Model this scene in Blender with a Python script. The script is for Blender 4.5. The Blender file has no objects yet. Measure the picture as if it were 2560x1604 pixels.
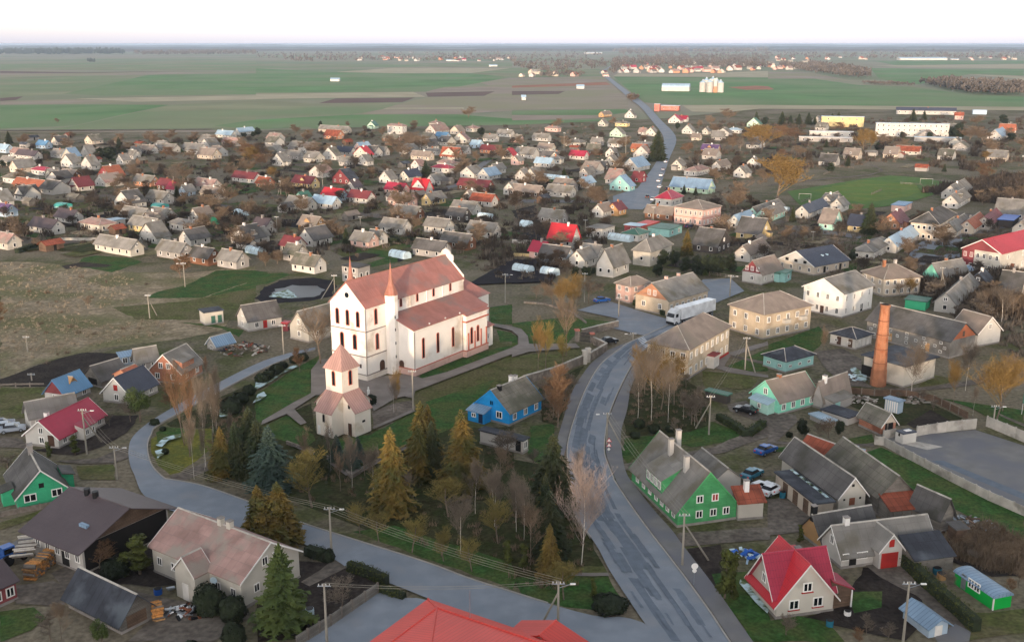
import bpy, bmesh, math, random
from mathutils import Vector, Matrix, noise
R = math.radians
rnd = random.Random(7)
C = bpy.context.scene.collection
# ---------------------------------------------------------------- camera
F, CX, CY, HY, CAMH = 2600., 1280., 802., 109., 65.
PITCH = math.atan((CY-HY)/F)
cam = bpy.data.cameras.new('camera'); camo = bpy.data.objects.new('camera', cam); C.objects.link(camo)
cam.sensor_fit = 'HORIZONTAL'; cam.angle = 2*math.atan(1280/F); cam.clip_start = 1; cam.clip_end = 200000
camo.location = (0, 0, CAMH); camo.rotation_euler = (R(90)-PITCH, 0, 0)
sc = bpy.context.scene; sc.camera = camo
# ---------------------------------------------------------------- light
SUN_EL, SUN_AZ = R(4.2), math.atan2(-.20, -.98)      # low evening sun behind the camera, a little to its left
world = bpy.data.worlds.new('World'); sc.world = world; world.use_nodes = True
wn = world.node_tree.nodes; bg = wn['Background']
sky = wn.new('ShaderNodeTexSky'); sky.sky_type = 'NISHITA'; sky.sun_disc = False
sky.sun_elevation = SUN_EL; sky.sun_rotation = SUN_AZ; sky.altitude = 100
sky.air_density = 1.0; sky.dust_density = 1.6; sky.ozone_density = 1.5
_wt = world.node_tree; _tc = wn.new('ShaderNodeTexCoord'); _sx = wn.new('ShaderNodeSeparateXYZ'); _wt.links.new(_tc.outputs['Generated'], _sx.inputs[0])
_hs = wn.new('ShaderNodeHueSaturation'); _hs.inputs['Saturation'].default_value = .22; _wt.links.new(sky.outputs[0], _hs.inputs['Color'])
_rp = wn.new('ShaderNodeValToRGB'); _wt.links.new(_sx.outputs['Z'], _rp.inputs[0]); _e = _rp.color_ramp.elements     # pale evening sky: lilac at the horizon all round, white above
_e[0].position = 0.; _e[0].color = (2.2, 2.3, 2.9, 1); _e[1].position = .6; _e[1].color = (.98, 1, 1.05, 1)
for _p, _c in ((.010, (1.75, 1.75, 1.95, 1)), (.022, (1.55, 1.48, 1.5, 1)), (.05, (1.3, 1.25, 1.26, 1)), (.12, (1.1, 1.07, 1.08, 1))): _n0 = _e.new(_p); _n0.color = _c
_mx = wn.new('ShaderNodeMix'); _mx.data_type = 'RGBA'; _mx.blend_type = 'MULTIPLY'; _mx.inputs[0].default_value = 1
_wt.links.new(_hs.outputs[0], _mx.inputs[6]); _wt.links.new(_rp.outputs[0], _mx.inputs[7]); _wt.links.new(_mx.outputs[2], bg.inputs[0]); bg.inputs[1].default_value = .15
sl = bpy.data.lights.new('sun', 'SUN'); so = bpy.data.objects.new('sun', sl); C.objects.link(so)
sl.energy = 1.05; sl.angle = R(1.2); sl.color = (1, .74, .5)
_d = Vector((math.sin(SUN_AZ)*math.cos(SUN_EL), math.cos(SUN_AZ)*math.cos(SUN_EL), math.sin(SUN_EL)))
so.rotation_euler = _d.to_track_quat('Z', 'Y').to_euler(); so.location = _d*500
vs = sc.view_settings; vs.view_transform = 'Standard'; vs.look = 'None'; vs.gamma = 1; vs.exposure = 2.02
sc.cycles.use_denoising = True; sc.cycles.max_bounces = 5; sc.cycles.volume_bounces = 1
sc.cycles.use_adaptive_sampling = True; sc.cycles.adaptive_threshold = .02
# ---------------------------------------------------------------- picture <-> ground
_f = Vector((0, math.cos(PITCH), -math.sin(PITCH))); _u = Vector((0, math.sin(PITCH), math.cos(PITCH)))
def S(t, x, y):                                  # tile coordinates of a study crop -> photograph pixels
    if t == 'f': return x*2560/2413, y*2560/2413
    if t == 's': return x, y
    r, c = divmod(t, 10)
    k = 640/2413 if r < 3 else 640/2395
    return c*640+x*k, r*400+y*k
def PS(x, y, z=0.):                              # photograph pixel -> point of the plane at height z
    d = _f*F+Vector((x-CX, 0, 0))-_u*(y-CY)
    k = (z-CAMH)/d.z if d.z < -1e-4 else 60000/d.y
    return Vector((0, 0, CAMH))+d*k
def P(t, x, y, z=0.): return PS(*S(t, x, y), z)
def Q(v):
    v = Vector(v)-Vector((0, 0, CAMH)); w = v.dot(_f)
    return CX+F*v.x/w, CY-F*v.dot(_u)/w
def hat(b, ytop):                                # height of the upright at b whose top shows at photograph row ytop
    lo, hi = 0, 120
    for _ in range(40):
        m = (lo+hi)/2
        if Q(b+Vector((0, 0, m)))[1] > ytop: lo = m
        else: hi = m
    return lo
# ---------------------------------------------------------------- materials
def lin(h):
    if isinstance(h, (tuple, list)): return tuple(h[:3])
    h = h.lstrip('#'); v = [int(h[i:i+2], 16)/255 for i in (0, 2, 4)]
    return tuple(c/12.92 if c <= .04045 else ((c+.055)/1.055)**2.4 for c in v)
MATS = {}
def _n(nt, kind, **kw):
    n = nt.nodes.new(kind)
    for k, v in kw.items():
        if hasattr(n, k): setattr(n, k, v)
    return n
def _set(n, **kw):
    for k, v in kw.items(): n.inputs[k.replace('_', ' ')].default_value = v
def mix(nt, fac, a, b, mode='MIX'):
    m = nt.nodes.new('ShaderNodeMix'); m.data_type = 'RGBA'; m.blend_type = mode
    for sock, v in ((0, fac), (6, a), (7, b)):
        if isinstance(v, bpy.types.NodeSocket): nt.links.new(v, m.inputs[sock])
        elif sock == 0: m.inputs[0].default_value = v
        else: m.inputs[sock].default_value = (*v, 1)
    return m.outputs[2]
def noisef(nt, vec, scale, lo=.35, hi=.65, detail=4):
    n = _n(nt, 'ShaderNodeTexNoise'); _set(n, Scale=scale, Detail=detail)
    if vec: nt.links.new(vec, n.inputs['Vector'])
    r = _n(nt, 'ShaderNodeMapRange'); _set(r, From_Min=lo, From_Max=hi)
    nt.links.new(n.outputs['Fac'], r.inputs['Value']); return r.outputs[0]
def mat(name, col, c2=None, rough=.85, var=.18, scale=.5, brick=None, c3=None, s3=.03, jit=.10, spec=.3, metal=0., bump=.0, stain=None, grit=0.):
    """col: base colour; brick=(width,row,mortar,mortar colour,tint) sheets/planks/bricks in metres on UV; c2/c3: patches by noise in world metres"""
    if name in MATS: return MATS[name]
    m = bpy.data.materials.new(name); m.use_nodes = True; nt = m.node_tree; b = nt.nodes['Principled BSDF']
    geo = _n(nt, 'ShaderNodeNewGeometry').outputs['Position']
    c = lin(col)
    dk = tuple(v*(1-var) for v in c); lt = tuple(min(1, v*(1+var)) for v in c)
    if brick:
        uv = _n(nt, 'ShaderNodeUVMap').outputs[0]
        bt = _n(nt, 'ShaderNodeTexBrick'); bt.offset = brick[5] if len(brick) > 5 else .5
        t = brick[4]; _set(bt, Color1=(*[min(1, v*(1+t)) for v in c], 1), Color2=(*[v*(1-t) for v in c], 1), Mortar=(*lin(brick[3]), 1), Scale=1., Mortar_Size=brick[2], Brick_Width=brick[0], Row_Height=brick[1], Mortar_Smooth=.3)
        nt.links.new(uv, bt.inputs['Vector']); o = bt.outputs[0]
        o = mix(nt, 1., o, mix(nt, noisef(nt, geo, scale), (1-var,)*3, (1+var,)*3), 'MULTIPLY')
        bmp = _n(nt, 'ShaderNodeBump'); _set(bmp, Strength=.6, Distance=.03); nt.links.new(bt.outputs['Fac'], bmp.inputs['Height']); bmp.invert = True
        nt.links.new(bmp.outputs[0], b.inputs['Normal'])
    else:
        o = mix(nt, noisef(nt, geo, scale), dk, lt)
    if c2: o = mix(nt, noisef(nt, geo, scale*.37, .42, .6, 5), o, lin(c2))
    if c3: o = mix(nt, noisef(nt, geo, s3, .45, .6, 6), o, lin(c3))
    if grit: o = mix(nt, 1., o, mix(nt, noisef(nt, geo, grit, .3, .7, 6), (.66,)*3, (1.34,)*3), 'MULTIPLY')
    if stain: o = mix(nt, noisef(nt, geo, stain[1], stain[2], stain[2]+.14, 6), o, lin(stain[0]))
    if jit:
        oi = _n(nt, 'ShaderNodeObjectInfo'); r = _n(nt, 'ShaderNodeMapRange'); _set(r, To_Min=1-jit, To_Max=1+jit)
        nt.links.new(oi.outputs['Random'], r.inputs['Value'])
        cb = _n(nt, 'ShaderNodeCombineXYZ')
        for i in range(3): nt.links.new(r.outputs[0], cb.inputs[i])
        o = mix(nt, 1., o, cb.outputs[0], 'MULTIPLY')
    if bump:
        n = _n(nt, 'ShaderNodeTexNoise'); _set(n, Scale=bump, Detail=4); nt.links.new(geo, n.inputs['Vector'])
        bmp = _n(nt, 'ShaderNodeBump'); _set(bmp, Strength=.7, Distance=.25); nt.links.new(n.outputs[0], bmp.inputs['Height']); nt.links.new(bmp.outputs[0], b.inputs['Normal'])
    nt.links.new(o, b.inputs['Base Color'])
    b.inputs['Roughness'].default_value = rough; b.inputs['Metallic'].default_value = metal; b.inputs['Specular IOR Level'].default_value = spec
    MATS[name] = m; return m
# roofs
mat('asbestos', '#7f7b75', rough=.95, var=.16, scale=.35, brick=(1.1, 1.5, .02, '#6f6a64', .07, 0.), stain=('#6b6558', .22, .52))
mat('asbestos_dark', '#5d5a58', rough=.95, var=.18, scale=.3, brick=(1.1, 1.5, .025, '#4a4746', .08, 0.), stain=('#47453f', .2, .5))
mat('asbestos_mossy', '#716c62', rough=.95, var=.2, scale=.35, brick=(1.1, 1.2, .03, '#55503f', .1, 0.), stain=('#5b5a4c', .25, .48))
mat('asbestos_brown', '#86796f', rough=.95, var=.15, scale=.4, brick=(1.1, 1.4, .02, '#7c6e64', .08, 0.), stain=('#7d7368', .2, .5))
mat('asbestos_pink', '#957870', rough=.95, var=.18, scale=.45, brick=(1.1, 1.4, .025, '#84706a', .12, 0.), stain=('#8d8278', .3, .48))
mat('red_metal', '#ba3038', rough=.45, var=.08, scale=.2, brick=(.35, .9, .02, '#8f2832', .04, 0.))
mat('scarlet_metal', '#d0483e', rough=.5, var=.07, scale=.15, brick=(.45, 60, .03, '#b03630', .04, 0.))
mat('crimson_metal', '#a03044', rough=.45, var=.1, scale=.2, brick=(.35, .9, .02, '#7f2038', .04, 0.))
mat('maroon_metal', '#74383a', rough=.55, var=.12, scale=.25, brick=(.35, 1, .02, '#5d2228', .05, 0.))
mat('church_roof', '#a26c61', rough=.6, var=.12, scale=.25, brick=(.6, 2., .03, '#8d5750', .07, .5), stain=('#86706a', .16, .5))
mat('church_spire', '#a2705f', rough=.55, var=.1, scale=.6, brick=(.5, 3., .03, '#96492f', .06, .5))
mat('tower_roof', '#a9857b', rough=.6, var=.1, scale=.4, brick=(.5, 40., .05, '#8f6f67', .06, 0.), jit=0)
mat('blue_metal', '#5d86a8', rough=.45, var=.1, scale=.3, brick=(.5, 50, .03, '#4c7090', .04, 0.))
mat('pale_metal', '#9db3c2', rough=.4, var=.1, scale=.3, brick=(.6, 50, .03, '#7d93a3', .05, 0.))
mat('steel_roof', '#7f97ad', rough=.4, var=.1, scale=.4, brick=(.55, 50, .05, '#62798f', .06, 0.))
mat('slate_metal', '#3f4350', rough=.5, var=.1, scale=.3, brick=(.35, .8, .02, '#30333f', .05, 0.))
mat('umber_metal', '#54484a', rough=.5, var=.08, scale=.3, brick=(.35, .8, .02, '#443a3c', .04, 0.))
mat('rust_roof', '#8c4a36', rough=.8, var=.25, scale=.5, brick=(.9, 1.6, .03, '#5f3427', .15, 0.))
mat('orange_tile', '#a4644a', rough=.7, var=.12, scale=.4, brick=(.3, .4, .02, '#94432a', .1))
mat('green_metal', '#47705f', rough=.5, var=.12, scale=.3, brick=(.5, 40, .03, '#2f604c', .05, 0.))
mat('tar_roof', '#3b3d44', rough=.8, var=.25, scale=.5, brick=(1., 40, .03, '#2b2c31', .1, 0.), stain=('#555a60', .3, .52))
mat('violet_roof', '#5c4668', rough=.6, var=.15, scale=.4)
# walls
W = dict(bright='#dcd7d0', white='#bfbab2', cream='#c0b6a4', pale='#b7b1a9', grey='#a09a94', beige='#c8b49a', yellow='#d2b266', ochre='#c08a3c', orange='#c8814e', pink='#dba894',
         mint='#9ed8c4', aqua='#86c4bc', green='#45b584', brick='#b0694a', darkred='#8f3236', brown='#7c5640', dark='#4a4440', azure='#1f93cf', sage='#a9bfa6', lightblue='#9fb6c8', palegreen='#b5d4b4', coral='#cf6a50', lilac='#b7acb8')
def desat(h, f=.72): c = lin(h); g = .3*c[0]+.55*c[1]+.15*c[2]; return tuple(g+(x-g)*f for x in c)
for k, v in W.items():
  v = desat(v) if k in ('yellow', 'ochre', 'orange', 'pink', 'coral', 'mint', 'aqua', 'darkred', 'beige', 'cream', 'palegreen', 'lightblue', 'lilac') else v
  mat('wall_'+k, v, rough=.9, var=.07, scale=.35, stain=(tuple(x*.72 for x in lin(v)), .3, .57))
mat('plank_green', '#3fae7e', rough=.7, var=.08, scale=.6, brick=(5, .2, .018, '#2f8560', .05))
mat('plank_forest', '#4f9e63', rough=.75, var=.14, scale=.6, brick=(5, .2, .018, '#377a49', .07))
mat('plank_azure', '#1c90d2', rough=.7, var=.08, scale=.6, brick=(5, .2, .018, '#136fa6', .05))
mat('plank_mint', '#8fdcc0', rough=.7, var=.06, scale=.6, brick=(5, .2, .018, '#74bda3', .04))
mat('plank_brown', '#6b5646', rough=.9, var=.2, scale=.6, brick=(5, .18, .02, '#40332a', .15))
mat('plank_grey', '#7c766e', rough=.9, var=.2, scale=.6, brick=(5, .18, .02, '#55504a', .15))
mat('brick_wall', '#b06a4c', rough=.9, var=.14, scale=.5, brick=(.26, .08, .01, '#b9a394', .15), stain=('#8d5a45', .3, .55))
mat('silicate', '#cbb89e', rough=.9, var=.1, scale=.5, brick=(.26, .09, .008, '#b8ab9a', .06), stain=('#ab9a84', .25, .55))
mat('block', '#8f8a83', rough=.95, var=.12, scale=.4, brick=(.5, .25, .02, '#77726c', .08), stain=('#6d6862', .2, .52))
mat('chimney_brick', '#a86b4b', rough=.9, var=.14, scale=.6, brick=(.25, .08, .01, '#9a7a62', .12), stain=('#8c4d2c', .5, .55))
mat('plinth', '#8d8680', rough=.95, var=.15, scale=.8)
mat('stone', '#8a7f74', rough=.95, var=.25, scale=1.5, c2='#6d655d', bump=1.5)
mat('concrete', '#b3aca2', rough=.95, var=.14, scale=.7, stain=('#8d877e', .4, .52))
mat('church_plaster', '#ebe3d9', rough=.9, var=.05, scale=.25, stain=('#bdad9c', .22, .55), jit=0)
mat('tower_plaster', '#ddd2c4', rough=.9, var=.05, scale=.3, stain=('#c2b098', .3, .55), jit=0)
mat('church_trim', '#b56a58', rough=.9, var=.1, jit=0)
mat('church_grey', '#8b7f78', rough=.9, var=.1, jit=0)
mat('white_trim', '#e4e0da', rough=.7, var=.04)
mat('glass', '#15181d', rough=.12, var=.1, spec=.5, jit=.3)
mat('door', '#4d3528', rough=.7); mat('red_door', '#a02822', rough=.7); mat('white_door', '#d5d0c8', rough=.7); mat('dark_gap', '#1d1a18', rough=.95)
mat('black_metal', '#1b1b1d', rough=.5); mat('metal', '#9aa0a6', rough=.4, metal=.6); mat('rust_metal', '#7b4a34', rough=.8)
mat('wood_pole', '#9b8f80', rough=.95, var=.15); mat('concrete_pole', '#948d81', rough=.95, var=.1); mat('wire', '#8c8678', rough=.6)
mat('wood_grey', '#7a7066', rough=.95, var=.2, scale=2.); mat('firewood', '#a07a52', rough=.95, var=.3, scale=3.); mat('log_end', '#c3874c', rough=.9, var=.3, scale=4)
mat('plastic_sheet', '#cfe0e6', rough=.3, var=.12, scale=.6); mat('tarp_blue', '#2a62b8', rough=.4, var=.15); mat('tarp_teal', '#49a79c', rough=.4, var=.15)
mat('snow', '#bcd2d6', rough=.9, var=.1, scale=1., stain=('#5f6a48', .7, .44)); mat('vivid_green', '#0fae46', rough=.5, var=.05); mat('car_white', '#d8dadc', rough=.25); 
for k, v in dict(blue='#27569c', black='#16181d', silver='#9aa2ac', red='#a52a30', navy='#202c4a', teal='#2c6b80').items(): mat('car_'+k, v, rough=.25, var=.03, spec=.5, jit=.05)
mat('tyre', '#17171a', rough=.9); mat('sign_red', '#c8352c', rough=.5); mat('sign_blue', '#2b60b0', rough=.5)
# ground
mat('ground', '#6b6352', grit=1.4, c2='#545636', c3='#7a705f', rough=1, var=.2, scale=.35, s3=.025, jit=0, spec=.1, bump=1.2)
mat('lawn', '#38562a', grit=2, c2='#4c5830', rough=1, var=.25, scale=.6, jit=.08, spec=.1, bump=2.5)
mat('lawn_dull', '#545832', grit=1.8, c2='#625d40', rough=1, var=.25, scale=.5, jit=.1, spec=.1, bump=2.)
mat('lawn_olive', '#6f6c2e', grit=1.8, c2='#5c6130', rough=1, var=.2, scale=.5, jit=.05, spec=.1, bump=2.)
mat('dry_grass', '#9a8b74', grit=1.2, c2='#857861', c3='#747050', s3=.06, rough=1, var=.22, scale=.5, jit=.1, spec=.1, bump=1.2)
mat('soil', '#332d2a', grit=1.6, c2='#403934', rough=1, var=.2, scale=.6, jit=.15, spec=.1, bump=2.)
mat('dark_plot', '#28262a', c2='#302c30', rough=1, var=.2, scale=.5, jit=.15, spec=.1)
mat('dirt', '#746b62', grit=1.3, c2='#625a52', rough=1, var=.15, scale=.5, jit=.06, spec=.1)
mat('undergrowth', '#403e28', grit=1.8, c2='#343b20', rough=1, var=.3, scale=.8, jit=.05, spec=.1, bump=2.)
mat('asphalt', '#878d95', c2='#7e858e', rough=.9, var=.09, scale=.4, jit=.02, stain=('#8a8c90', .15, .52))
mat('asphalt_patch', '#69727d', rough=.9, var=.1, scale=.8, jit=.12)
mat('asphalt_old', '#7a7876', c2='#6f6f74', rough=.95, var=.1, scale=.4, jit=.02)
mat('paving', '#847c76', c2='#787069', rough=.95, var=.08, scale=.7, jit=.04)
mat('turf', '#53703a', c2='#5c7340', rough=1, var=.1, scale=.3, jit=0, spec=.1); mat('turf_worn', '#66763a', c2='#5c7638', rough=1, var=.12, scale=.25, jit=0, spec=.1)
mat('kerb', '#a39d95', rough=.95, var=.1); mat('road_paint', '#c9ccd0', rough=.8, var=.15, scale=2)
mat('field_green', '#5f8252', c2='#748460', rough=1, var=.16, scale=.012, jit=0, spec=.1)  # distance haze partly put into these paler field and plain colours
mat('field_olive', '#838468', c2='#738560', rough=1, var=.16, scale=.01, jit=0, spec=.1)
mat('field_brown', '#94877a', c2='#8c886e', rough=1, var=.1, scale=.015, jit=0, spec=.1)
mat('field_straw', '#a69d84', rough=1, var=.1, scale=.02, jit=0, spec=.1)
mat('field_plough', '#6b5852', rough=1, var=.12, scale=.02, jit=0, spec=.1); mat('field_red', '#9a6a55', rough=1, var=.12, scale=.03, jit=0, spec=.1)
mat('plain', '#87866e', c2='#748264', c3='#92897a', rough=1, var=.15, scale=.004, s3=.0012, jit=0, spec=.1)
# plants
mat('bark', '#6f6255', rough=.95, var=.2, scale=2.); mat('birch_bark', '#c9c0b4', rough=.9, var=.15, scale=3.)
mat('twig_brown', '#736250', rough=.95, var=.2, scale=.5, jit=.15); mat('twig_dark', '#4c4238', rough=.95, var=.2, scale=.5, jit=.2); mat('twig_gold', '#7a6238', rough=.95, var=.2, scale=.5, jit=.12); mat('twig_grey', '#6c6155', rough=.95, var=.2, scale=.5, jit=.15)
mat('twig_rust', '#755a42', rough=.95, var=.2, scale=.5, jit=.12); mat('twig_pink', '#84766e', rough=.95, var=.15, scale=.5, jit=.1); mat('twig_willow', '#766a3a', rough=.95, var=.2, scale=.5, jit=.12)
mat('needle', '#303b24', c2='#40432a', rough=.9, var=.3, scale=.9, jit=.2); mat('needle_blue', '#405148', c2='#4c5a4a', rough=.9, var=.25, scale=.9, jit=.15)
mat('needle_sunlit', '#74602e', c2='#54532a', rough=.9, var=.3, scale=.9, jit=.15); mat('pine_needle', '#47552b', c2='#55602f', rough=.9, var=.25, scale=.9, jit=.12)  # the gold spruce needles carry low sunlight in their colour
mat('thuja', '#4a4f22', rough=.9, var=.3, scale=1.5, jit=.2); mat('evergreen', '#28301e', rough=.9, var=.3, scale=1.2, jit=.2); mat('box_leaf', '#3f4a22', rough=.9, var=.3, scale=1.5, jit=.15)
# ---------------------------------------------------------------- mesh helpers
def autouv(me):
    uvl = me.uv_layers.new(name='UVMap'); Zv = Vector((0, 0, 1))
    for p in me.polygons:
        n = p.normal; u = Zv.cross(n)
        if u.length < .05: u = Vector((1, 0, 0)); v = Vector((0, 1, 0))
        else: u.normalize(); v = n.cross(u)
        for li in p.loop_indices:
            co = me.vertices[me.loops[li].vertex_index].co
            uvl.data[li].uv = (co.dot(u), co.dot(v))
def link(name, me, parent=None, loc=None, rz=None, scale=None):
    o = bpy.data.objects.new(name, me); C.objects.link(o)
    if parent: o.parent = parent
    if loc is not None: o.location = loc
    if rz is not None: o.rotation_euler = (0, 0, rz)
    if scale is not None: o.scale = scale
    return o
class MB:
    def __init__(s): s.v = []; s.f = []
    def poly(s, pts):
        i = len(s.v); s.v += [tuple(p) for p in pts]; s.f.append(tuple(range(i, i+len(pts)))); return s
    def add(s, vs_, fs):
        i = len(s.v); s.v += [tuple(p) for p in vs_]; s.f += [tuple(i+k for k in f) for f in fs]; return s
    def box(s, x0, y0, z0, x1, y1, z1):
        return s.add([(x0, y0, z0), (x1, y0, z0), (x1, y1, z0), (x0, y1, z0), (x0, y0, z1), (x1, y0, z1), (x1, y1, z1), (x0, y1, z1)],
                     [(3, 2, 1, 0), (4, 5, 6, 7), (0, 1, 5, 4), (1, 2, 6, 5), (2, 3, 7, 6), (3, 0, 4, 7)])
    def prism(s, pts, z0, z1):                   # closed outline (counter-clockwise), upright
        n = len(pts)
        return s.add([(p[0], p[1], z0) for p in pts]+[(p[0], p[1], z1) for p in pts], [tuple(range(n-1, -1, -1)), tuple(range(n, 2*n))]+[(i, (i+1) % n, n+(i+1) % n, n+i) for i in range(n)])
    def ext(s, prof, ax, a, b):                  # profile (h, z) extruded along axis 'x' or 'y' from a to b
        n = len(prof)
        g = (lambda t, p: (t, p[0], p[1])) if ax == 'x' else (lambda t, p: (p[0], t, p[1]))
        vs_ = [g(a, p) for p in prof]+[g(b, p) for p in prof]
        fs = [tuple(range(n)), tuple(range(2*n-1, n-1, -1))]+[(i, n+i, n+(i+1) % n, (i+1) % n) for i in range(n)]
        return s.add(vs_, fs)
    def tube(s, a, b, r0, r1=None, n=6):
        a = Vector(a); b = Vector(b); r1 = r0 if r1 is None else r1
        d = (b-a).normalized(); q = d.to_track_quat('Z', 'Y'); ring = []
        for c, r in ((a, r0), (b, r1)):
            for k in range(n): ring.append(c+q @ Vector((r*math.cos(2*math.pi*k/n), r*math.sin(2*math.pi*k/n), 0)))
        return s.add(ring, [tuple(range(n-1, -1, -1)), tuple(range(n, 2*n))]+[(i, (i+1) % n, n+(i+1) % n, n+i) for i in range(n)])
    def mesh(s, name, m, fix=True):
        me = bpy.data.meshes.new(name); me.from_pydata(s.v, [], s.f)
        if fix and len(s.f) < 3000:
            b = bmesh.new(); b.from_mesh(me); bmesh.ops.recalc_face_normals(b, faces=b.faces); b.to_mesh(me); b.free()
        me.update(); autouv(me); me.materials.append(MATS[m] if isinstance(m, str) else m); return me
    def obj(s, name, m, parent=None, **kw): return link(name, s.mesh(name, m), parent, **kw)
def box(name, m, parent, *a): return MB().box(*a).obj(name, m, parent)
def empty(name, loc=(0, 0, 0), rz=0.):
    o = bpy.data.objects.new(name, None); o.empty_display_size = .5; C.objects.link(o); o.location = loc; o.rotation_euler = (0, 0, rz); return o
THINGS = []
def tag(o, label, cat, group=None, auto=False, loc=None):
    """auto: the label is completed later from what stands near"""
    o['label'] = label; o['category'] = cat
    if group: o['group'] = group
    if auto: THINGS.append((o, label, loc))
    return o
def kind(o, k): o['kind'] = k; return o
def ctree(o, parent=None):
    c = o.copy(); C.objects.link(c)
    if parent: c.parent = parent
    for ch in list(o.children): ctree(ch, c)
    return c
_zl = [0.]
def smooth(pts, n=6, closed=False):
    pts = [Vector(p) for p in pts]; out = []; N = len(pts)
    for i in range(N if closed else N-1):
        g = (lambda k: pts[k % N]) if closed else (lambda k: pts[max(0, min(N-1, k))])
        p0, p1, p2, p3 = g(i-1), g(i), g(i+1), g(i+2)
        for k in range(n):
            t = k/n
            out.append(.5*((2*p1)+(p2-p0)*t+(2*p0-5*p1+4*p2-p3)*t*t+(3*p1-p0-3*p2+p3)*t**3))
    if not closed: out.append(pts[-1])
    return out
def sheet(name, m, t, px, z=None, sm=0, rough=0., parent=None, st=True):
    pts = [P(t, *p) if len(p) == 2 else P(*p) for p in px]
    if sm: pts = smooth(pts, sm, True)
    if rough:
        q = []
        for i, a in enumerate(pts):
            b = pts[(i+1) % len(pts)]; n = max(1, int((b-a).length/2.))
            for k in range(n):
                p = a.lerp(b, k/n); d = noise.noise_vector(p*.35); p = p+Vector((d.x, d.y, 0))*rough; q.append(p)
        pts = q
    if z is None: _zl[0] += .0012; z = _zl[0]
    me = bpy.data.meshes.new(name); me.from_pydata([(p.x, p.y, z) for p in pts], [], [tuple(range(len(pts)))])
    b = bmesh.new(); b.from_mesh(me)
    for f in b.faces:
        if f.normal.z < 0: f.normal_flip()
    bmesh.ops.triangulate(b, faces=b.faces); b.to_mesh(me); b.free()
    me.update(); autouv(me); me.materials.append(MATS[m]); o = link(name, me, parent)
    if st: kind(o, 'structure')
    return o
def ribbon(name, m, left, right, z, z1=None, parent=None):   # strip between two world polylines of the same length, with an optional thickness
    n = len(left); mb = MB(); vs_ = [(p.x, p.y, z) for p in left]+[(p.x, p.y, z) for p in right]
    mb.add(vs_, [(i, n+i, n+i+1, i+1) for i in range(n-1)])
    if z1 is not None:
        for side in (left, right):
            mb.add([(p.x, p.y, z) for p in side]+[(p.x, p.y, z1) for p in side], [(i, i+1, n+i+1, n+i) for i in range(n-1)])
    return kind(mb.obj(name, m, parent), 'structure')
def resample(pts, n):
    L = [0.]
    for a, b in zip(pts, pts[1:]): L.append(L[-1]+(b-a).length)
    out = []; j = 0
    for k in range(n):
        s = L[-1]*k/(n-1)
        while j < len(L)-2 and L[j+1] < s: j += 1
        f = (s-L[j])/max(1e-6, L[j+1]-L[j]); out.append(pts[j].lerp(pts[j+1], min(1, f)))
    return out
def offset(pts, d):                              # polyline moved sideways by d (left of travel positive)
    out = []
    for i, p in enumerate(pts):
        t = pts[min(len(pts)-1, i+1)]-pts[max(0, i-1)]; t.z = 0; t.normalize(); out.append(p+Vector((-t.y, t.x, 0))*d)
    return out
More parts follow.
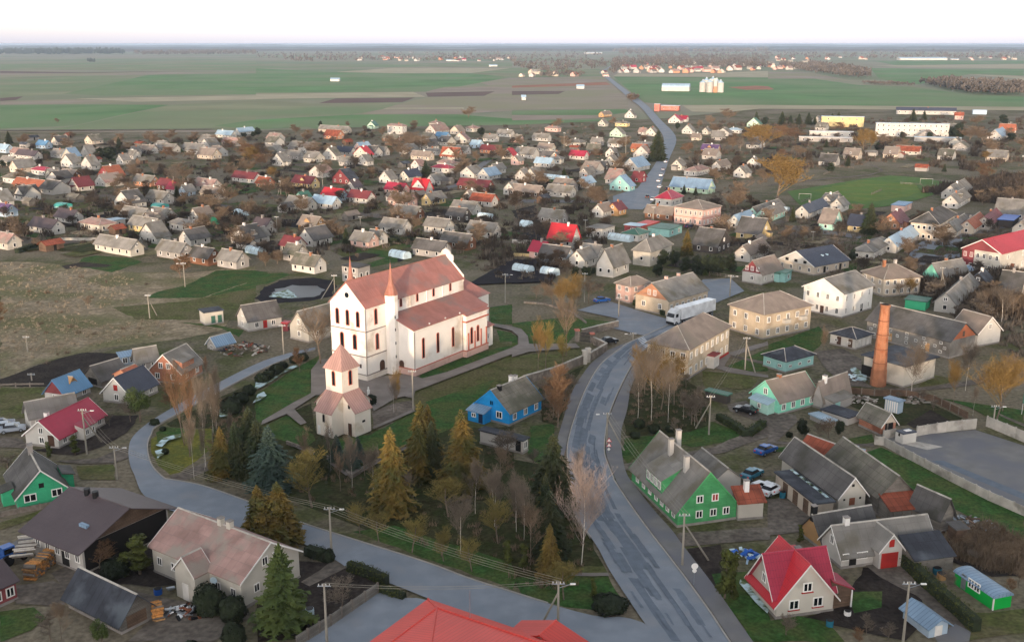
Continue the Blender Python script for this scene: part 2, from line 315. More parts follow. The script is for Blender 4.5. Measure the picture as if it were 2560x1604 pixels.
# ---------------------------------------------------------------- terrain
def disc(name, m, r, z, n=96):
    me = bpy.data.meshes.new(name); me.from_pydata([(r*math.cos(2*math.pi*k/n), r*math.sin(2*math.pi*k/n), z) for k in range(n)], [], [tuple(range(n))])
    me.update(); autouv(me); me.materials.append(MATS[m]); return kind(link(name, me), 'structure')
disc('ground', 'plain', 60000, -.6)
def far_sheet(name, m, t, px, z): return sheet(name, m, t, px, z=z)
FLD = [('olive', 0, [(0, 600), (2413, 575), (2413, 660), (0, 660)]), ('brown', 0, [(0, 662), (800, 680), (2700, 674), (800, 715), (0, 722)]),
 ('plough', 0, [(0, 668), (800, 682), (1900, 666), (800, 690), (0, 690)]),
 ('olive', 0, [(0, 724), (1400, 702), (600, 880), (0, 920)]), ('green', 0, [(1400, 704), (2413, 690), (2413, 885), (1000, 900), (600, 882)]),
 ('plough', 0, [(0, 922), (220, 905), (150, 940), (0, 950)]), ('straw', 0, [(700, 925), (2413, 897), (2413, 935), (1300, 955)]), ('brown', 0, [(0, 952), (700, 928), (1300, 958), (700, 978), (0, 983)]),
 ('green', 0, [(0, 987), (700, 982), (1600, 985), (1150, 1078), (700, 1178), (0, 1208)]), ('olive', 0, [(1160, 1082), (1610, 985), (2413, 940), (2413, 1150), (2300, 1215), (400, 1225), (700, 1182)]),
 ('olive', 1, [(0, 600), (1300, 605), (2413, 580), (2413, 632), (0, 640)]), ('green', 1, [(0, 643), (750, 680), (1300, 692), (2413, 692), (2800, 706), (2413, 722), (1650, 862), (0, 872)]),
 ('straw', 1, [(750, 678), (1300, 640), (2413, 642), (2700, 668), (2413, 688), (1300, 688)]), ('straw', 1, [(0, 884), (1480, 865), (1600, 910), (750, 920), (0, 932)]),
 ('plough', 1, [(590, 970), (750, 925), (1500, 917), (1380, 960)]), ('brown', 1, [(1600, 862), (1780, 818), (2413, 800), (2413, 852), (1640, 870)]), ('plough', 1, [(1600, 872), (2413, 856), (2413, 896), (1620, 910)]),
 ('brown', 1, [(1400, 962), (1610, 915), (2413, 900), (2413, 1040), (1900, 1070), (1000, 1070), (1200, 1020)]), ('straw', 1, [(1200, 1012), (1960, 1010), (1960, 1022), (1190, 1024)]),
 ('green', 1, [(-400, 1180), (0, 1125), (900, 1078), (1900, 1075), (2413, 1115), (2413, 1210), (600, 1215), (480, 1190), (0, 1215)]), ('olive', 1, [(0, 940), (590, 974), (1380, 966), (1190, 1026), (900, 1074), (0, 1100)]),
 ('brown', 2, [(-300, 775), (0, 733), (850, 722), (930, 772), (1085, 905), (1100, 1020), (0, 1032), (-200, 1020), (-90, 960), (-260, 900), (-120, 840)]), ('plough', 2, [(0, 856), (500, 856), (440, 884), (0, 894)]), ('red', 2, [(0, 806), (890, 772), (930, 798), (0, 826)]),
 ('green', 2, [(0, 1040), (1060, 1025), (1140, 1050), (900, 1080), (0, 1078)]), ('brown', 2, [(0, 1082), (900, 1084), (1140, 1054), (1200, 1100), (0, 1130)]), ('green', 2, [(0, 1132), (900, 1125), (1150, 1210), (0, 1215)]),
 ('green', 2, [(960, 722), (2413, 732), (2413, 985), (1560, 985), (1250, 962), (1140, 880)]), ('red', 2, [(2030, 820), (2300, 806), (2413, 812), (2413, 842), (2200, 845)]),
 ('straw', 2, [(1600, 988), (2413, 987), (2413, 1060), (1700, 1048)]), ('green', 3, [(0, 742), (430, 742), (850, 800), (1350, 817), (1900, 892), (2413, 907), (2413, 1003), (0, 985)]), ('red', 3, [(0, 812), (60, 840), (0, 846)]),
 ('green', 3, [(960, 642), (2413, 652), (2413, 712), (1900, 698), (1420, 795), (1050, 742)]), ('straw', 3, [(1880, 700), (2280, 712), (2413, 722), (2413, 775), (2180, 768), (2350, 738)]),
 ('brown', 3, [(0, 682), (400, 682), (850, 772), (430, 740), (0, 740)]), ('straw', 3, [(0, 988), (2413, 1006), (2413, 1040), (0, 1045)]), ('green', 3, [(1000, 575), (2413, 570), (2413, 600), (1200, 615)]),
 ('straw', 3, [(1000, 618), (2413, 605), (2413, 645), (1300, 632)]), ('olive', 2, [(-400, 690), (0, 640), (820, 650), (900, 715), (0, 728)]), ('straw', 2, [(1000, 690), (1500, 700), (2413, 670), (2413, 725), (950, 718)]),
 ('brown', 0, [(0, 1228), (2000, 1222), (2413, 1250), (2413, 1330), (0, 1330)]), ('brown', 1, [(0, 1222), (2413, 1212), (2413, 1330), (0, 1330)])]
for i, (k, t, px) in enumerate(FLD): sheet('field', 'field_'+k, t, px, z=-.55+.004*i)
# town ground reaching from under the camera to the fields
tg = [PS(*p) for p in [(-900, 330), (-200, 332), (120, 330), (560, 330), (900, 318), (1300, 312), (1660, 296), (1900, 272), (2560, 276), (3500, 280)]]
tg += [Vector((900, 20, 0)), Vector((900, -60, 0)), Vector((-900, -60, 0)), Vector((-900, 20, 0))]
me = bpy.data.meshes.new('town_ground'); me.from_pydata([(p.x, p.y, 0) for p in tg], [], [tuple(range(len(tg)))]); b_ = bmesh.new(); b_.from_mesh(me)
for f_ in b_.faces:
    if f_.normal.z < 0: f_.normal_flip()
bmesh.ops.triangulate(b_, faces=b_.faces); b_.to_mesh(me); b_.free(); me.update(); autouv(me); me.materials.append(MATS['ground']); kind(link('town_ground', me), 'structure')
# ---------------------------------------------------------------- roads
def line(*seg):                                  # [(tile, [(x,y),...]), ...] -> world polyline
    return [P(t, *p) for t, px in seg for p in px]
def road(name, m, left, right, z=.13, n=60):
    a = resample(smooth(left, 6), n); b = resample(smooth(right, 6), n)
    return ribbon(name, m, a, b, z), a, b
RZ = .2
mainL = line((32, [(1500, 1700), (1400, 1560), (1230, 1330), (1060, 1080), (900, 830), (790, 620)]), (22, [(575, 1800), (540, 1500), (520, 1250), (540, 1100), (600, 900), (680, 690), (780, 500), (870, 390), (1000, 290), (1100, 220), (1300, 130), (1500, 40)]))
mainR = line((32, [(2230, 1780), (2030, 1512), (1850, 1240), (1640, 950), (1450, 700), (1280, 480), (1100, 230), (950, 0)]), (22, [(960, 1500), (880, 1300), (870, 1180), (890, 1000), (920, 880), (1000, 680), (1090, 500), (1150, 400), (1230, 300), (1360, 230), (1600, 140)]))
main, mL, mR = road('road', 'asphalt', mainL, mainR, RZ, 110)
def kerb(pts, w=.18, z0=0., z1=.3, m='kerb'): return ribbon('kerb', m, offset(pts, w/2), offset(pts, -w/2), z1, z0)
kerb(mR); kerb(mL[22:])
# right and left footways
fwR = resample(smooth(line((32, [(2460, 1800), (2250, 1512), (1950, 1080), (1780, 850), (1600, 620), (1500, 480), (1330, 290), (1150, 60)]), (22, [(1075, 1440), (1035, 1250), (1030, 1050), (1085, 850), (1120, 650), (1200, 470), (1290, 360)])), 6), 90)
fwRi = resample(offset(mR[:96], -.25), 90)
ribbon('footway', 'asphalt_old', fwRi, fwR, .18)
fwL = resample(smooth(line((22, [(420, 1500), (415, 1250), (430, 1120), (480, 950), (540, 750), (600, 620), (700, 470), (760, 400), (900, 290)])), 6), 50)
fwLi = resample(offset(mL[46:98], .2), 50)
ribbon('footway', 'asphalt_old', fwL, fwLi, .18)
# tarmac patches on the main road: (fraction along, length, from side 0..1, width)
_pz = [RZ+.003]
def patch(a0, a1, s0, s1):
    _pz[0] += .0008
    n = len(mL)-1; mb = MB(); k0 = a0*n; k1 = a1*n; L_ = []; R_ = []
    for j in range(9):
        k = k0+(k1-k0)*j/8; i = min(n-1, int(k)); fr = k-i
        l = mL[i].lerp(mL[i+1], fr); r = mR[i].lerp(mR[i+1], fr); L_.append(l.lerp(r, s0+.018*noise.noise(l*.9+Vector((a0*50, 0, 0))))); R_.append(l.lerp(r, s1+.018*noise.noise(r*.9)))
    ribbon('tarmac_patch', 'asphalt_patch', L_, R_, _pz[0], parent=main)
for a in [(.03, .13, .2, .32), (.10, .19, .34, .48), (.02, .16, .55, .63), (.06, .12, .72, .82), (.15, .25, .40, .60), (.20, .27, .64, .72), (.245, .30, .30, .42), (.255, .33, .46, .60), (.28, .345, .66, .72),
          (.335, .40, .38, .56), (.34, .37, .62, .70), (.36, .40, .60, .66), (.40, .45, .36, .60), (.405, .43, .66, .78), (.43, .5, .12, .5), (.46, .49, .56, .74), (.5, .57, .08, .3), (.5, .6, .42, .54), (.53, .56, .1, .36),
          (.57, .62, .08, .34), (.585, .66, .44, .54), (.605, .63, .6, .74), (.63, .665, .07, .24), (.65, .72, .3, .5), (.68, .70, .06, .28), (.71, .735, .1, .3), (.72, .80, .28, .46), (.75, .77, .05, .26), (.79, .87, .1, .34), (.81, .83, .45, .62), (.87, .9, .06, .5), (.3, .33, .14, .26), (.385, .42, .16, .3)]:
    patch(*a)
for _i in range(60):
    a0 = rnd.uniform(.02, .95); s0 = rnd.uniform(.04, .8); patch(a0, a0+rnd.uniform(.015, .07), s0, s0+rnd.uniform(.025, .09))
# zebra crossing by the hipped brick house
for k in range(7):
    s = .08+k*.125; i = 97
    a, b = mL[i].lerp(mR[i], s), mL[i].lerp(mR[i], s+.06); d = (mL[i+1]-mL[i]).normalized()*2.6
    ribbon('zebra_stripe', 'road_paint', [a, a+d], [b, b+d], RZ+.04, parent=main)
# side street: from the junction under the camera, left past the wood store and round the bend to the fields
sideT = line((32, [(1500, 1580), (1300, 1380), (1050, 1290), (880, 1292), (700, 1262), (400, 1180), (0, 1055)]), (31, [(2000, 930), (1600, 780), (1000, 590), (420, 405), (200, 300)]), (30, [(2330, 210), (1900, 60)]), (20, [(1600, 1508), (1540, 1490), (1430, 1370), (1390, 1200), (1430, 1080), (1560, 955), (2413, 500)]), (21, [(300, 370), (560, 285)]))
sideB = line((32, [(1300, 1900), (900, 1700), (500, 1560), (0, 1400)]), (31, [(2200, 1330), (1700, 1150), (1400, 1030), (1230, 965), (870, 835), (720, 742), (300, 545)]), (30, [(2300, 480), (1580, 285), (1340, 140)]), (20, [(1270, 1470), (1230, 1380), (1212, 1230), (1265, 1090), (1480, 920), (1900, 680), (2413, 420)]), (21, [(300, 320), (560, 262)]))
side, sT, sB = road('road', 'asphalt', sideT, sideB, .19, 110)
kerb(sT[12:])
sheet('yard', 'asphalt', 31, [(1500, 1110), (1400, 1110), (1140, 1050), (700, 1370), (400, 1560), (380, 1700), (1300, 1800), (2200, 1700), (2100, 1250), (1700, 1150)], z=.181)
sheet('yard', 'dirt', 31, [(600, 850), (720, 750), (860, 820), (500, 1000), (420, 960)], z=.172)
sheet('verge_slab', 'paving', 32, [(880, 1285), (905, 1250), (1010, 1225), (1050, 1180), (1075, 1120), (1080, 1180), (1020, 1260)], z=.3)
# square with the lorry, and the streets that leave it
sheet('square', 'asphalt', 12, [(620, 1420), (900, 1330), (1180, 1420), (1450, 1500), (1800, 1130), (2060, 1120), (2190, 1240), (1900, 1360), (1880, 1700), (1500, 1720), (900, 1580), (1000, 1500)], z=.186)
sheet('road', 'asphalt', 13, [(1280, 870), (1440, 780), (1520, 690), (1900, 690), (1800, 800), (1815, 1000), (1480, 960), (1400, 940)], z=.172)
sheet('road', 'asphalt_old', 13, [(1500, 720), (2413, 540), (2413, 600), (1600, 790)], z=.176)
sheet('road', 'asphalt_old', 13, [(1000, 1060), (1500, 960), (1480, 1000), (1000, 1130)], z=.168)
upL = line((12, [(960, 460), (960, 330), (1130, 320), (1230, 200), (1370, 0)]), (2, [(1430, 1300), (1310, 1130), (1200, 1000), (1090, 915), (820, 682)]))
upR = line((12, [(1230, 470), (1340, 440), (1400, 250), (1480, 0)]), (2, [(1545, 1290), (1400, 1130), (1280, 1000), (1140, 895), (855, 680)]))
road('road', 'asphalt', upL, upR, .16, 60)
sheet('road', 'asphalt', 2, [(820, 684), (935, 618), (945, 622), (858, 682)], z=.165)
for i, (t, px) in enumerate([(12, [(0, 375), (1000, 380), (1000, 405), (0, 405)]), (11, [(1660, 330), (1900, 250), (2230, 0), (2160, 0), (1850, 230), (1600, 320)]), (11, [(0, 735), (2413, 768), (2413, 780), (0, 748)]), (12, [(0, 770), (330, 785), (330, 800), (0, 785)]),
        (10, [(520, 745), (2413, 738), (2413, 750), (520, 757)]), (10, [(0, 740), (300, 742), (300, 752), (0, 752)]), (10, [(620, 330), (1100, 330), (1100, 350), (620, 350)]), (10, [(1060, 745), (1180, 660), (1215, 660), (1110, 745)]), (11, [(460, 340), (640, 250), (680, 260), (520, 350)]), (11, [(0, 340), (860, 350), (860, 362), (0, 355)]),
        (11, [(2200, 365), (2413, 370), (2413, 385), (2200, 380)]), (0, [(0, 1228), (2000, 1216), (2000, 1222), (0, 1236)]), (13, [(520, 660), (920, 720), (900, 750), (520, 700)]), (13, [(0, 590), (240, 540), (240, 580), (60, 610)]), (12, [(1780, 650), (1960, 610), (2020, 620), (1800, 690)])]):
    sheet('lane', 'asphalt_old' if i in (0, 1, 12) else 'dirt', t, px, z=.118+.002*i)
# ---------------------------------------------------------------- plots, lawns, gardens
PL = [('undergrowth', 31, [(0, 60), (2413, 1000), (2413, -500), (0, -450)], 0), ('undergrowth', 32, [(0, 990), (860, 1240), (1020, 1100), (780, 640), (600, -100), (0, -200)], .5),
 ('lawn', 32, [(480, 880), (900, 880), (1040, 1120), (930, 1220), (500, 1180), (100, 1060), (0, 900)], .5), ('lawn', 31, [(900, 480), (2413, 1020), (2413, 780), (1300, 420)], .6),
 ('lawn_dull', 32, [(650, 800), (860, 800), (900, 860), (560, 865)], .3),
 ('lawn', 21, [(0, 700), (330, 480), (600, 330), (540, 480), (520, 690), (350, 790), (60, 960), (0, 960)], .3), ('lawn', 20, [(2250, 720), (2413, 600), (2413, 960), (2350, 950)], .3),
 ('lawn', 21, [(60, 1010), (290, 900), (330, 910), (440, 1010), (540, 1080), (560, 1130), (460, 1200), (150, 1100)], .3), ('lawn', 21, [(640, 1130), (1080, 1080), (1480, 860), (2100, 880), (1900, 1000), (1400, 1180), (1000, 1250), (700, 1220)], .4),
 ('lawn', 21, [(1530, 545), (1580, 490), (1950, 350), (2413, 230), (2413, 270), (1800, 500), (1560, 560)], .2), ('lawn_dull', 21, [(1500, 670), (2413, 330), (2413, 560), (2050, 830), (1850, 920), (1480, 860)], .3),
 ('lawn', 21, [(1600, 770), (2250, 560), (2100, 760), (1850, 930), (1650, 930)], .6), ('lawn_dull', 22, [(0, 360), (180, 320), (600, 270), (650, 330), (180, 560), (0, 650)], .3), ('lawn', 21, [(2270, 90), (2413, 120), (2413, 200), (2300, 210)], .2),
 ('lawn', 21, [(2200, 0), (2413, -40), (2413, 40), (2230, 40)], .1), ('lawn', 22, [(0, 30), (520, -30), (980, 20), (680, 100), (600, 130), (520, 230), (160, 240), (130, 150), (80, 95), (0, 75)], .3), ('lawn', 22, [(0, 130), (50, 160), (55, 240), (0, 250)], .1),
 ('dirt', 21, [(1090, 870), (1280, 790), (1480, 750), (1500, 830), (1110, 1000)], .2), ('undergrowth', 21, [(370, 850), (520, 780), (560, 1060), (480, 990)], .2), ('soil', 21, [(1100, 690), (1230, 690), (1180, 770), (1080, 800)], .2),
 ('lawn_olive', 20, [(1430, 1120), (1560, 1030), (1990, 1020), (1990, 1220), (1700, 1430), (1600, 1460), (1500, 1370), (1430, 1250)], .3), ('lawn', 20, [(1470, 1060), (1560, 1010), (1800, 1020), (1700, 1090), (1500, 1180)], .3),
 ('undergrowth', 20, [(1560, 980), (1800, 860), (2300, 620), (2413, 640), (2413, 1508), (1900, 1480), (2000, 1250), (2000, 1020), (1600, 1010)], .4), ('dirt', 20, [(1600, 1480), (1950, 1330), (2000, 1400), (1750, 1508), (1640, 1520)], .2),
 ('lawn_dull', 20, [(0, 640), (400, 640), (420, 760), (260, 920), (0, 940)], .6), ('soil', 20, [(0, 560), (420, 400), (760, 300), (1300, 320), (1250, 480), (800, 520), (420, 630), (0, 620)], .6), ('lawn', 20, [(1300, 360), (1420, 320), (1580, 300), (1520, 370), (1300, 380)], .3),
 ('dry_grass', 10, [(0, 960), (300, 960), (700, 1000), (1300, 1060), (1800, 1060), (2413, 1000), (2413, 1508), (0, 1508)], 1.), ('dry_grass', 20, [(0, -50), (2200, -50), (2100, 100), (1700, 180), (1000, 260), (400, 390), (0, 560)], 1.),
 ('lawn', 10, [(900, 900), (780, 920), (720, 1000), (1050, 1060), (1350, 960), (1200, 920)], .5), ('soil', 10, [(580, 1000), (780, 960), (1070, 990), (1000, 1010), (780, 1010), (620, 1030)], .3), ('lawn', 10, [(1750, 1180), (2050, 1040), (2413, 1040), (2520, 1060), (2480, 1120), (2413, 1125), (1900, 1300), (1400, 1300), (1480, 1240)], .6),
 ('lawn', 10, [(1750, 1390), (2000, 1270), (2413, 1130), (2413, 1240), (1900, 1360)], .6), ('lawn_dull', 10, [(1300, 1508), (1050, 1390), (1750, 1330), (2413, 1200), (2413, 1508)], .8), ('lawn', 20, [(1700, 20), (2000, 40), (2300, 100), (2250, 160), (2100, 80), (1800, 40)], .5),
 ('dark_plot', 11, [(0, 1300), (90, 1200), (250, 1130), (560, 1110), (700, 1140), (760, 1200), (700, 1290), (500, 1330), (100, 1350)], 1.6),
 ('lawn', 11, [(-120, 1120), (0, 1080), (250, 1060), (330, 1080), (100, 1170), (-60, 1190)], .4), ('dark_plot', 11, [(1980, 1190), (2413, 950), (2413, 1160), (2050, 1180)], .3), ('dark_plot', 12, [(0, 950), (260, 950), (420, 1060), (380, 1150), (0, 1170)], .3), ('dark_plot', 11, [(1180, 970), (1480, 850), (1500, 900), (1350, 960)], .3),
 ('dark_plot', 11, [(240, 560), (480, 560), (400, 640), (240, 620)], .3), ('dark_plot', 10, [(1950, 690), (2240, 600), (2330, 620), (2300, 720), (1950, 730)], .3), ('dark_plot', 10, [(560, 480), (1000, 480), (1000, 540), (400, 520)], .3), ('soil', 12, [(0, 640), (200, 560), (640, 620), (640, 760), (0, 760)], .6),
 ('soil', 12, [(0, 480), (230, 420), (240, 560), (60, 600)], .6), ('soil', 11, [(1550, 470), (1800, 460), (1800, 560), (1550, 560)], .4), ('lawn_dull', 11, [(700, 480), (1150, 380), (1250, 450), (800, 560)], .6), ('lawn_dull', 11, [(1450, 600), (1580, 600), (1560, 720), (1380, 700)], .4),
 ('lawn', 11, [(1000, 990), (1330, 890), (1330, 960), (1100, 1010)], .4), ('lawn_dull', 11, [(700, 850), (1200, 780), (1400, 820), (900, 960)], .6), ('lawn', 11, [(2200, 1390), (2413, 1360), (2413, 1508), (2210, 1508)], .2),
 ('lawn', 10, [(700, 690), (1060, 680), (1040, 720), (760, 720)], .3), ('lawn', 10, [(1140, 700), (1320, 680), (1320, 720), (1140, 730)], .2), ('lawn_dull', 10, [(120, 390), (1000, 360), (1000, 440), (200, 500), (0, 480)], .6), ('lawn_dull', 10, [(1640, 440), (1900, 400), (2400, 420), (1900, 440), (1700, 520)], .6),
 ('lawn', 12, [(330, 190), (430, 150), (660, 170), (620, 200), (380, 210)], .2), ('lawn', 22, [(1560, 980), (1900, 960), (2200, 1080), (2180, 1130), (1700, 1200), (1560, 1160)], .5), ('lawn', 22, [(1050, 1120), (1200, 1100), (1450, 1080), (1250, 1230), (1100, 1360), (1050, 1280)], .5),
 ('undergrowth', 22, [(1130, 520), (1640, 560), (1820, 700), (1850, 1000), (1500, 1100), (1060, 1090), (1060, 950)], .6), ('lawn', 22, [(180, 1000), (420, 980), (400, 1180), (330, 1400), (150, 1280)], .6), ('undergrowth', 22, [(240, 640), (680, 430), (560, 640), (430, 1000), (280, 960)], .5),
 ('lawn_dull', 22, [(1800, 480), (2050, 500), (2340, 540), (2250, 650), (1820, 640), (1780, 560)], .5), ('lawn', 22, [(2040, 430), (2413, 270), (2413, 480), (2100, 490)], .4), ('lawn', 23, [(0, 240), (480, 60), (560, 180), (420, 300), (0, 330)], .5), ('undergrowth', 23, [(500, 640), (1300, 680), (1850, 930), (1200, 1000), (760, 800)], .4),
 ('soil', 23, [(1300, 980), (1530, 850), (1780, 980), (1380, 1020)], .2), ('lawn', 23, [(1640, 740), (2413, 850), (2413, 1020), (2100, 930), (1900, 820)], .5), ('lawn_dull', 23, [(1560, 520), (1800, 560), (1650, 620), (1380, 660)], .4), ('lawn', 23, [(700, 1130), (980, 1080), (1010, 1150), (800, 1180)], .3),
 ('lawn', 23, [(800, 1290), (1080, 1200), (2413, 1800), (2413, 2100), (1200, 1508)], .6), ('lawn', 23, [(0, 1200), (350, 1190), (330, 1260), (0, 1240)], .3), ('soil', 33, [(900, 820), (1300, 820), (1480, 1280), (1300, 1500), (300, 1300), (700, 1180)], .6),
 ('lawn', 33, [(-100, 1330), (300, 1280), (560, 1330), (700, 1512), (-300, 1512)], .6), ('lawn', 33, [(700, 1050), (1080, 1040), (1080, 1200), (800, 1240)], .5), ('soil', 32, [(1620, 640), (1950, 600), (2050, 880), (1950, 1060), (1780, 840)], .5), ('lawn', 32, [(1880, 880), (2220, 860), (2413, 1300), (2413, 1512), (2250, 1480), (1960, 1080)], .5),
 ('soil', 33, [(1560, 560), (2100, 400), (2413, 600), (2413, 900), (2100, 900), (1650, 740)], .7), ('lawn_dull', 33, [(1900, 1250), (2413, 1200), (2413, 1420), (1850, 1508)], .5),
 ('lawn', 30, [(0, 1230), (330, 1180), (420, 1290), (300, 1400), (0, 1512)], .5), ('soil', 30, [(800, 640), (1480, 600), (1700, 980), (1400, 1000), (900, 960)], .5), ('soil', 20, [(280, 1230), (560, 1200), (950, 900), (1320, 900), (1200, 1060), (960, 1200), (700, 1280)], .5),
 ('lawn_dull', 20, [(720, 1380), (1060, 1360), (1080, 1508), (760, 1508)], .4), ('lawn_dull', 30, [(0, 400), (560, 230), (640, 250), (0, 470)], .3), ('soil', 31, [(400, 760), (700, 780), (1200, 960), (900, 1200), (380, 1500), (0, 1512), (0, 900)], .5)]
for k, t, px, rg in PL: sheet('lawn' if k.startswith('lawn') else 'plot', k, t, px, rough=rg)
# yards, dirt drives and paths
for i, (m, t, px) in enumerate([('dirt', 32, [(1540, 520), (1580, 620), (2413, 560), (2413, 440), (1560, 500)]), ('dirt', 33, [(0, 180), (180, 170), (420, 350), (330, 480), (0, 520)]), ('dirt', 33, [(900, 790), (1230, 780), (1420, 1000), (1650, 1140), (1860, 1400), (1800, 1440), (1380, 1080), (1040, 900)]), ('asphalt_old', 33, [(1560, 1470), (1760, 1350), (1900, 1420), (1880, 1512), (1600, 1540)]),
        ('dirt', 22, [(2020, 800), (2200, 760), (2413, 900), (2413, 1100), (2000, 1250), (1100, 1420), (930, 1400), (1000, 1370), (1900, 1200), (2320, 1010), (2320, 960), (2050, 860)]), ('paving', 22, [(1880, 390), (2000, 320), (2413, 200), (2413, 240), (2050, 350), (2000, 440), (2413, 520), (2413, 545), (2060, 500), (1880, 440)]),
        ('dirt', 23, [(0, 850), (260, 900), (280, 960), (100, 1130), (0, 1170)]), ('dirt', 23, [(0, 1140), (450, 1160), (1010, 1170), (1010, 1195), (400, 1185), (0, 1165)]), ('dirt', 23, [(430, 300), (700, 270), (880, 370), (900, 580), (1000, 640), (700, 620), (560, 480)]), ('dirt', 23, [(1100, 650), (1400, 640), (1800, 590), (2413, 480), (2413, 520), (1900, 620), (1300, 685)]),
        ('dirt', 23, [(2170, 880), (2413, 980), (2413, 1010), (2200, 910)]), ('dirt', 30, [(480, 880), (640, 800), (1100, 1000), (1500, 1100), (2395, 1250), (2000, 1512), (1200, 1512), (1400, 1300), (800, 1200)]), ('dirt', 30, [(0, 1000), (500, 950), (640, 1000), (600, 1180), (150, 1160)]), ('dirt', 20, [(520, 1330), (900, 1310), (1190, 1190), (1240, 1290), (1080, 1350), (740, 1360)]),
        ('dirt', 20, [(0, 1110), (200, 1120), (300, 1220), (0, 1200)]), ('asphalt_old', 30, [(0, 650), (330, 480), (330, 560), (0, 740)]), ('paving', 32, [(560, 870), (900, 870), (920, 900), (560, 902)]), ('dirt', 22, [(2050, 330), (2413, 400), (2413, 430), (2060, 350)])]):
    sheet('yard' if m != 'paving' else 'path', m, t, px, z=_zl[0]+.003+.0015*i, rough=.25)
# church precinct paths
sheet('path', 'paving', 21, [(50, 1000), (60, 960), (350, 790), (520, 700), (520, 480), (600, 380), (760, 380), (1000, 560), (1400, 520), (1570, 560), (1800, 500), (2413, 270), (2413, 330), (1500, 680), (1480, 750), (1400, 730), (1310, 750), (1110, 870), (1090, 800), (1000, 700), (560, 720), (360, 850), (480, 980), (420, 1000), (290, 895)], z=.31)
sheet('path', 'paving', 21, [(1100, 1020), (1480, 850), (1500, 870), (1110, 1040)], z=.318)
sheet('path', 'paving', 22, [(0, 70), (90, 95), (150, 160), (160, 235), (600, 230), (640, 270), (160, 310), (0, 360), (0, 270), (60, 240), (60, 165), (0, 110)], z=.322); sheet('path', 'paving', 21, [(2230, 40), (2413, 70), (2413, 110), (2230, 65)], z=.326)
sheet('path', 'paving', 21, [(290, 1170), (360, 1180), (760, 1330), (900, 1450), (850, 1480), (700, 1370)], z=.314); sheet('path', 'paving', 21, [(860, 1450), (1200, 1310), (1420, 1200), (1430, 1220), (900, 1490)], z=.316)
# sports pitch
pitch = sheet('sports_pitch', 'turf', 13, [(180, 300), (900, 180), (1150, 150), (1450, 170), (1780, 230), (1560, 330), (1400, 380), (1120, 440), (780, 470), (300, 430)], z=_zl[0]+.07)
sheet('worn_turf', 'turf_worn', 13, [(420, 290), (900, 190), (1400, 230), (1450, 300), (1300, 350), (900, 410), (700, 380)], z=_zl[0]+.08, rough=1.5)
sheet('running_path', 'dirt', 13, [(0, 240), (500, 180), (940, 140), (1060, 110), (1050, 90), (960, 50), (985, 48), (1080, 90), (1080, 112), (960, 148), (500, 190), (0, 250)], z=_zl[0]+.09)
sheet('tarmac_ground', 'asphalt_old', 23, [(1080, 1120), (1950, 1040), (2413, 1190), (2700, 1320), (2900, 2000), (2413, 1790), (1330, 1290)], z=_zl[0]+.06)
for t, px in [(23, [(1180, 1150), (1400, 1150), (1650, 1200), (1500, 1230)]), (23, [(1530, 1330), (1650, 1330), (2413, 1640), (2413, 1700)])]: sheet('tarmac_streak', 'concrete' if t == 23 and px[0][0] == 1180 else 'asphalt_patch', t, px, z=_zl[0]+.066)
# pond behind the church
mat('water', '#2c3238', rough=.35, var=.1, spec=.2, jit=0)
sheet('pond', 'water', 11, [(120, 1290), (200, 1220), (350, 1185), (600, 1190), (640, 1230), (560, 1290), (380, 1310)], z=_zl[0]+.05, rough=1.3)
sheet('ice', 'snow', 11, [(125, 1290), (190, 1245), (320, 1225), (390, 1300), (300, 1305)], z=_zl[0]+.06, rough=1.)

# kitchen-garden beds in rows between the houses
for i in range(270):
    w = i % 3; x, y = (rnd.uniform(40, 1500), rnd.uniform(360, 640)) if w else (rnd.uniform(1740, 2500), rnd.uniform(330, 700))
    if 1780 < x < 2440 and 425 < y < 540: continue
    p = PS(x, y); a = R(56)+rnd.choice((0, math.pi/2))+rnd.uniform(-.05, .05); X0 = Vector((math.cos(a), math.sin(a), 0)); Y0 = Vector((-X0.y, X0.x, 0)); l1, l2 = rnd.uniform(7, 22), rnd.uniform(5, 13)
    px = [Q(p+X0*l1*u+Y0*l2*v) for u, v in ((0, 0), (1, 0), (1, 1), (0, 1))]
    sheet('garden_bed', rnd.choice(['soil', 'lawn_dull', 'lawn', 'lawn', 'dirt', 'dry_grass', 'lawn_dull', 'soil', 'undergrowth', 'dry_grass']), 's', px, rough=.5)

for t_, px in [(11, [(1980, 1190), (2100, 1120), (2413, 945), (2480, 960), (2413, 1165), (2050, 1185)]), (12, [(0, 760), (240, 650), (640, 640), (640, 740), (330, 770)]), (12, [(-60, 945), (260, 945), (430, 1060), (380, 1155), (-60, 1172)])]: sheet('plot', 'dark_plot', t_, px, rough=.4)
